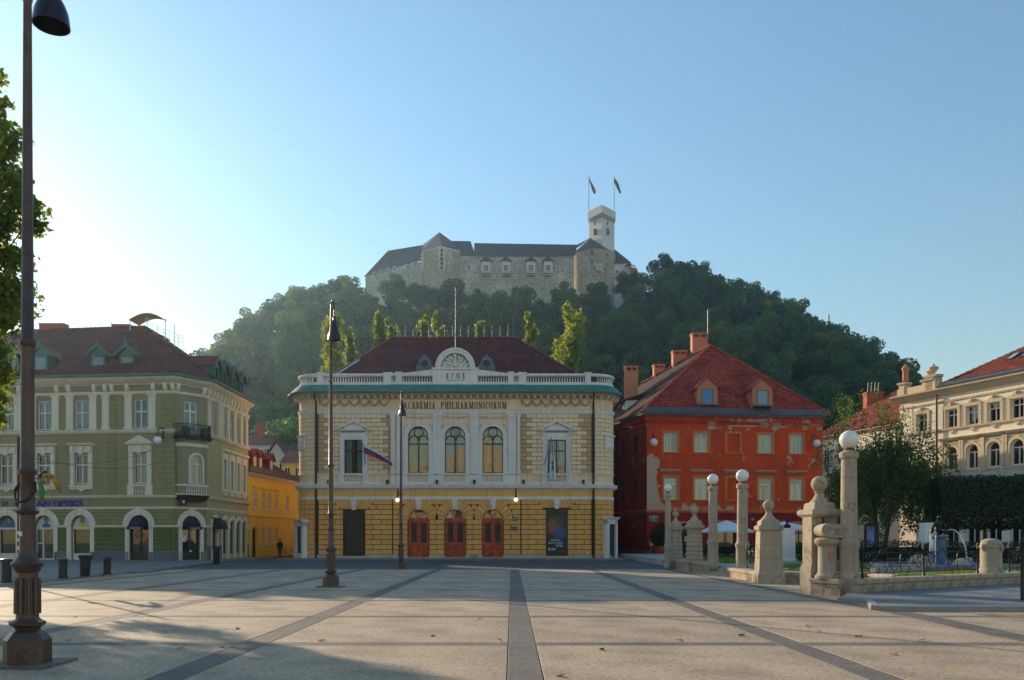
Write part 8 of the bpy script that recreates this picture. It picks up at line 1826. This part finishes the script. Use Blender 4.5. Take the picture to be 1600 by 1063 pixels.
def kwin(px, py, w, h, Y, frame=True, off=.25, arch=False, hood=False):
    c = K(px, py, Y-off); t = link('window', None, cas, c); w, h = w*ks/2, h*ks/2; b = MB()
    if frame: f = .3; b.box(-w-f, -w, -.15, .15, -h-f, h+f); b.box(w, w+f, -.15, .15, -h-f, h+f); b.box(-w, w, -.15, .15, h, h+f); b.box(-w, w, -.15, .15, -h-f, -h); b.box(-.06, .06, -.1, .1, -h, h); b.box(-w, w, -.1, .1, -.06, .06); b.build('frame', M_CW, t)
    p = [(-w, -h), (w, -h), (w, h)] + ([(w*math.cos(math.pi*k/8), h+w*math.sin(math.pi*k/8)) for k in range(1, 8)] if arch else []) + [(-w, h)]; q = MB(); q.prism(p, -.04, .04); q.build('pane', M_GLD, t)
# far left wing
kwall('left_wing_wall', M_RUB, 571, 318, 661, 300.5, 431, 408)
a, b_, c, d = K(568, 433, 318.5), K(662, 406.5, 300), K(660, 383, 307), K(606, 392, 313); kpoly('left_wing_roof', M_SLATE, a, b_, c, d); kpoly('left_wing_roof_end', M_SLATE, a, d, K(590, 425, 330))
kwall('left_wing_end', M_RUB2, 571, 318, 578, 332, 431, 433)
for px, py in ((586, 429), (596, 427), (607, 424), (617, 421), (637, 417), (648, 414)): kwin(px, py, 5, 6, 318-(px-571)/90*17.5, True, .4)
# angled bastion: two faces meeting in an edge
kwall('bastion_wall', M_RUB2, 659.5, 300, 690, 291, 393.5, 385); kwall('bastion_wall', M_RUB2, 690, 291, 718.5, 300, 385, 393.5)
for px, Y, y0, y1 in ((661, 299.6, 394, 425), (688.5, 291.2, 387, 424), (692, 291.2, 387, 424)):
    n = 11
    for k in range(n): yy = y0+(y1-y0)*k/n; p = K(px, yy, Y-.2); w = .9 if k & 1 else .55; q = MB(); q.box(p.x-w, p.x+w, p.y-.1, p.y+.2, p.z-.62, p.z); q.build('quoin', M_CW, cas)
kpoly('bastion_coping', M_CW, K(659, 394.5, 299.7), K(690, 386.3, 290.7), K(690, 384.6, 290.7), K(659, 392.8, 299.7)); kpoly('bastion_coping', M_CW, K(690, 386.3, 290.7), K(719, 394.5, 299.7), K(719, 392.8, 299.7), K(690, 384.6, 290.7))
apx_ = K(686.5, 363, 305); kpoly('bastion_roof', M_SLATE, K(657, 393.5, 300.5), K(690, 384.8, 292), apx_); kpoly('bastion_roof', M_SLATE, K(690, 384.8, 292), K(720, 393.5, 300.5), K(706, 377, 305), apx_); kpoly('bastion_roof', M_SLATE, K(657, 393.5, 300.5), apx_, K(660, 383, 310))
for px, py, a_ in ((680, 399, True), (703, 400, True)): kwin(px, py, 2.6, 5, 297 if px < 690 else 296.5, True, .9, True)
for px, py in ((673, 415), (697, 412)): kwin(px, py, 5, 8, 297.5 if px < 690 else 294.5, True, .9)
# connecting roof and long wing
kpoly('link_roof', M_SLATE, K(715, 400.5, 300), K(742, 400.5, 300), K(735, 377, 306), K(704, 376.5, 306)); kpoly('link_roof', M_SLATE, K(742, 400.5, 300), K(744, 400, 306), K(735, 377, 306))
kwall('main_wall', M_RUB, 717, 300, 742, 300, 400, 400); kwall('main_wall', M_RUB, 742, 300, 897, 300, 398, 398)
kpoly('main_roof', M_SLATE, K(741, 399.3, 299), K(899, 399.3, 299), K(902, 382.5, 306), K(741, 380, 306)); kpoly('eaves_band', M_CW, K(742, 400.8, 299.6), K(897, 400.8, 299.6), K(897, 399, 299.6), K(742, 399, 299.6))
for px in (759.5, 790.5, 829.5, 856.5):               # oriel bays with little roofs
    a, c = K(px-7, 428, 300), K(px+7, 410, 300); q = MB(); q.box(a.x, c.x, a.y-1.1, a.y, a.z, c.z); q.build('oriel', M_CW, cas); q = MB(); q.prism([(a.x-.5, c.z), (c.x+.5, c.z), ((a.x+c.x)/2, c.z+1.7)], a.y-1.6, a.y); q.build('oriel_roof', M_SLATE, cas)
    for k in (-1, 1): x = (a.x+c.x)/2+k*.85; q = MB(); q.arc(x, a.z-.3, .25, .75, a.y-1.0, a.y, math.pi, 2*math.pi, 6); q.build('corbel', M_RUB2, cas)
    kwin(px, 419, 6.5, 8, 298.9, True, .2)
for px, py, w, h in ((732.5, 418, 5.5, 7), (727, 404.5, 5, 3), (754, 404, 4, 3), (797, 404, 4, 3), (813, 419, 5, 6), (871, 420, 4, 6), (879, 422, 4, 8), (743, 435, 4, 5), (772, 433, 2, 3), (805, 433, 3, 4)): kwin(px, py, w, h, 300, True)
# round tower at the end of the wing
cx_ = K(927, 0, 306); R_ = 34.5*ks*1.01; b = MB(); n = 20
for k in range(n):
    a0, a1 = math.pi+math.pi*k/n, math.pi+math.pi*(k+1)/n; zt = lambda a: K(0, 391, 300).z+.0*a; b.quad((cx_.x+R_*math.cos(a0), cx_.y+R_*math.sin(a0), Z0), (cx_.x+R_*math.cos(a1), cx_.y+R_*math.sin(a1), Z0), (cx_.x+R_*math.cos(a1), cx_.y+R_*math.sin(a1), zt(a1)), (cx_.x+R_*math.cos(a0), cx_.y+R_*math.sin(a0), zt(a0)))
b.build('round_tower_wall', M_RUB2, cas, smooth=40); zt = K(0, 391, 300).z; ap2 = K(922, 372, 308); b = MB()
for k in range(10): a0, a1 = math.pi+math.pi*.72*k/10, math.pi+math.pi*.72*(k+1)/10; r2_ = R_*1.03; b.quad((cx_.x+r2_*math.cos(a0), cx_.y+r2_*math.sin(a0), zt-.2), (cx_.x+r2_*math.cos(a1), cx_.y+r2_*math.sin(a1), zt-.2), ap2)
b.build('round_tower_roof', M_SLATE, cas); kpoly('round_tower_roof', M_SLATE, K(893, 394, 303), K(902, 382.5, 306), ap2); kpoly('lit_roof_side', M_RRF, K(903, 382.8, 307), K(921.5, 372, 307.6), K(905, 386, 315))  # sunlight on this face is put in as a warmer roof colour
for px, py in ((925, 396), (925, 410.5)): kwin(px, py, 3.4, 6, 297.2, False, .6, True)
for px, py in ((902, 399), (902, 413.5), (949, 398), (941, 406), (949, 413), (945, 420), (958, 408)): kwin(px, py, 1.2, 5, 299.5-abs(px-927)*-.02, False, 1.4)
for px, py in ((934, 418), (940, 419)): kwin(px, py, 2.0, 8, 297.5, True, .8)
# watchtower
tl, tm, tr = K(920.5, 0, 309), K(940, 0, 303), K(960, 0, 309); zt = K(0, 336, 306).z; z1 = K(0, 326, 306).z
for a, b_ in ((tl, tm), (tm, tr)): kpoly('watchtower_wall', M_TOWER, (a.x, a.y, Z0), (b_.x, b_.y, Z0), (b_.x, b_.y, zt), (a.x, a.y, zt))
bkp = Vector((tm.x, 316, 0)); kpoly('watchtower_wall', M_TOWER, (tr.x, tr.y, Z0), (tm.x, 14, Z0), (tm.x, 14, zt), (tr.x, tr.y, zt)); kpoly('watchtower_wall', M_TOWER, (tm.x, 14, Z0), (tl.x, tl.y, Z0), (tl.x, tl.y, zt), (tm.x, 14, zt))
cp = [(tl.x-.5, tl.y), (tm.x, tm.y-.6), (tr.x+.5, tr.y), (tm.x, 14.6)]; b = MB(); b.slab(cp, zt-.6, z1-.2); b.build('parapet', M_TOWER, cas)
for (a, c) in ((cp[0], cp[1]), (cp[1], cp[2])):
    for k in range(8): t_ = (k+.5)/8; x, y = a[0]+(c[0]-a[0])*t_, a[1]+(c[1]-a[1])*t_; q = MB(); q.box(x-.14, x+.14, y-.3, y+.2, zt-2.0, zt-.5); q.build('corbel', M_RUB2, cas)
b = MB(); b.slab(cp, z1-.2, z1); pk = K(939.5, 321.8, 308); 
for k in range(4): a, c = cp[k], cp[(k+1) % 4]; b.quad((a[0], a[1], z1), (c[0], c[1], z1), (pk.x, pk.y, pk.z))
b.build('watchtower_roof', M_TOWER, cas)
for px, py in ((930, 364), (949.5, 363.5)): kwin(px, py, 5.5, 8, 306, False, .8, True)
for px, py in ((929.5, 350), (949.5, 349.5)): kwin(px, py, 2.2, 4, 306, False, .8, True)
for px, py in ((930, 345), (949.5, 343.5), (949.5, 384)): kwin(px, py, 1.2, 1.5, 306, False, .8)
# roof and lean-to beyond the tower
kwall('rear_wall', M_CW, 960, 303, 986, 306, 411, 411); kpoly('rear_roof', M_SLATE, K(960, 411, 302), K(987, 411, 305.5), K(960, 389.5, 310)); kpoly('rear_roof', M_SLATE, K(982, 411.5, 302), K(994, 419, 302), K(992, 415, 308), K(975, 416.5, 303))
kwall('lean_to_wall', mat('castle_brick', C(166, 96, 82), .9, .1, .3), 984, 301, 996, 303, 416, 420); kwin(964.5, 425, 3.5, 4.5, 303, False, .5)
# flags on the watchtower
def castle_flag(px, label, bands, seed):
    base = P(px, 323, 306); top = P(px, 274.5, 306); t = thing('tower_flag', label, 'flag', base); MB().tube([(0, 0, -1), (0, 0, top.z-base.z)], [.16, .1], 6).build('pole', M_GIRON, t); H_ = top.z-base.z
    for i, m in enumerate(bands):
        b = MB(); n = len(bands)
        for k in range(10):
            for j in range(2):
                def f(u, v): v = (i+v)/n; return (.1+3.0*u*(1-.25*v)*math.cos(.3)-.2*v+.4*math.sin(u*5)*.3, .5*math.sin(u*6+v*4+seed), H_-.5-5.6*u-1.6*v*(1-.4*u))
                b.quad(*[f((k+a)/10, (j+c)/2) for a, c in ((0, 0), (1, 0), (1, 1), (0, 1))])
        b.build('cloth_band', m, t, smooth=70)
castle_flag(920, 'white, blue and red flag on a pole on the castle watchtower', [M_FW, M_FB, M_FR], 0); castle_flag(959.5, 'green flag on a pole on the castle watchtower', [mat('bright_green_flag', C(30, 120, 30), .85)], 2)
# spire beyond the crest and rod on the slope
p = P(1295, 505, 320); t = thing('far_spire', 'thin pale mast rising over the wooded crest of the hill', 'mast', (p.x, 320, p.z-12)); q = MB(); q.lathe([(.6, 0), (.55, 12), (.7, 12.2), (.5, 13), (.45, 15), (.12, 15.2), (.06, 17.5)], 10); q.build('shaft', M_TRIM, t, smooth=40)
# ================================================================== the sunlit church front across the square (mirrored in the hall windows)
M_CH = mat('church_plaster', C(222, 196, 150), .85, .06, .4, streak=.2); ch = thing('church_front', 'sunlit cream church front with tall columns facing the concert hall', 'church', (-6, -46, 0), R(180))
b = MB(); wall(b, -24, 24, 0, 19, [(u-1, u+1, 8, 13, True) for u in (-20, -15, -10, 0, 10, 15, 20)] + [(-1.6, 1.6, .2, 5.5, True)], .5); b.quad((-24, 0, 0), (-24, 20, 0), (-24, 20, 19), (-24, 0, 19)); b.quad((24, 0, 0), (24, 20, 0), (24, 20, 19), (24, 0, 19)); b.quad((-24, 0, 19), (24, 0, 19), (24, 20, 19), (-24, 20, 19)); b.build('wall', M_CH, ch)
b = MB(); b.box(-24, 24, 3, 3.1, 0, 19); b.build('inner_wall', M_DARK, ch)
for u in (-7.5, -4.2, 4.2, 7.5): q = MB(); q.lathe([(1.2, 0), (1.2, .6), (.95, .9), (.85, 12), (.8, 16), (1.1, 16.4), (1.2, 17)], 18, (u, -1.2, 0)); q.build('column', M_TRIM, ch, smooth=40)
q = MB(); q.box(-9.5, 9.5, -2.4, 0, 17, 18.6); q.prism([(-10, 18.6), (10, 18.6), (0, 25)], -2.4, .5); q.build('pediment', M_CH, ch); MB().xsweep([(0, 18), (-.5, 18.1), (-.9, 18.8), (0, 19)], -24, 24).build('cornice', M_TRIM, ch)
# ================================================================== morning haze
m = bpy.data.materials.new('haze_air'); m.use_nodes = True; N = m.node_tree.nodes; N.remove(N['Principled BSDF']); pv = N.new('ShaderNodeVolumePrincipled'); pv.inputs['Color'].default_value = (.55, .8, 1.0, 1); pv.inputs['Density'].default_value = HAZE; pv.inputs['Anisotropy'].default_value = .72
m.node_tree.links.new(pv.outputs[0], N['Material Output'].inputs['Volume'])
b = MB(); b.box(-560, 560, -300, 660, -1.5, 142); b.build('haze', m, kind='stuff')
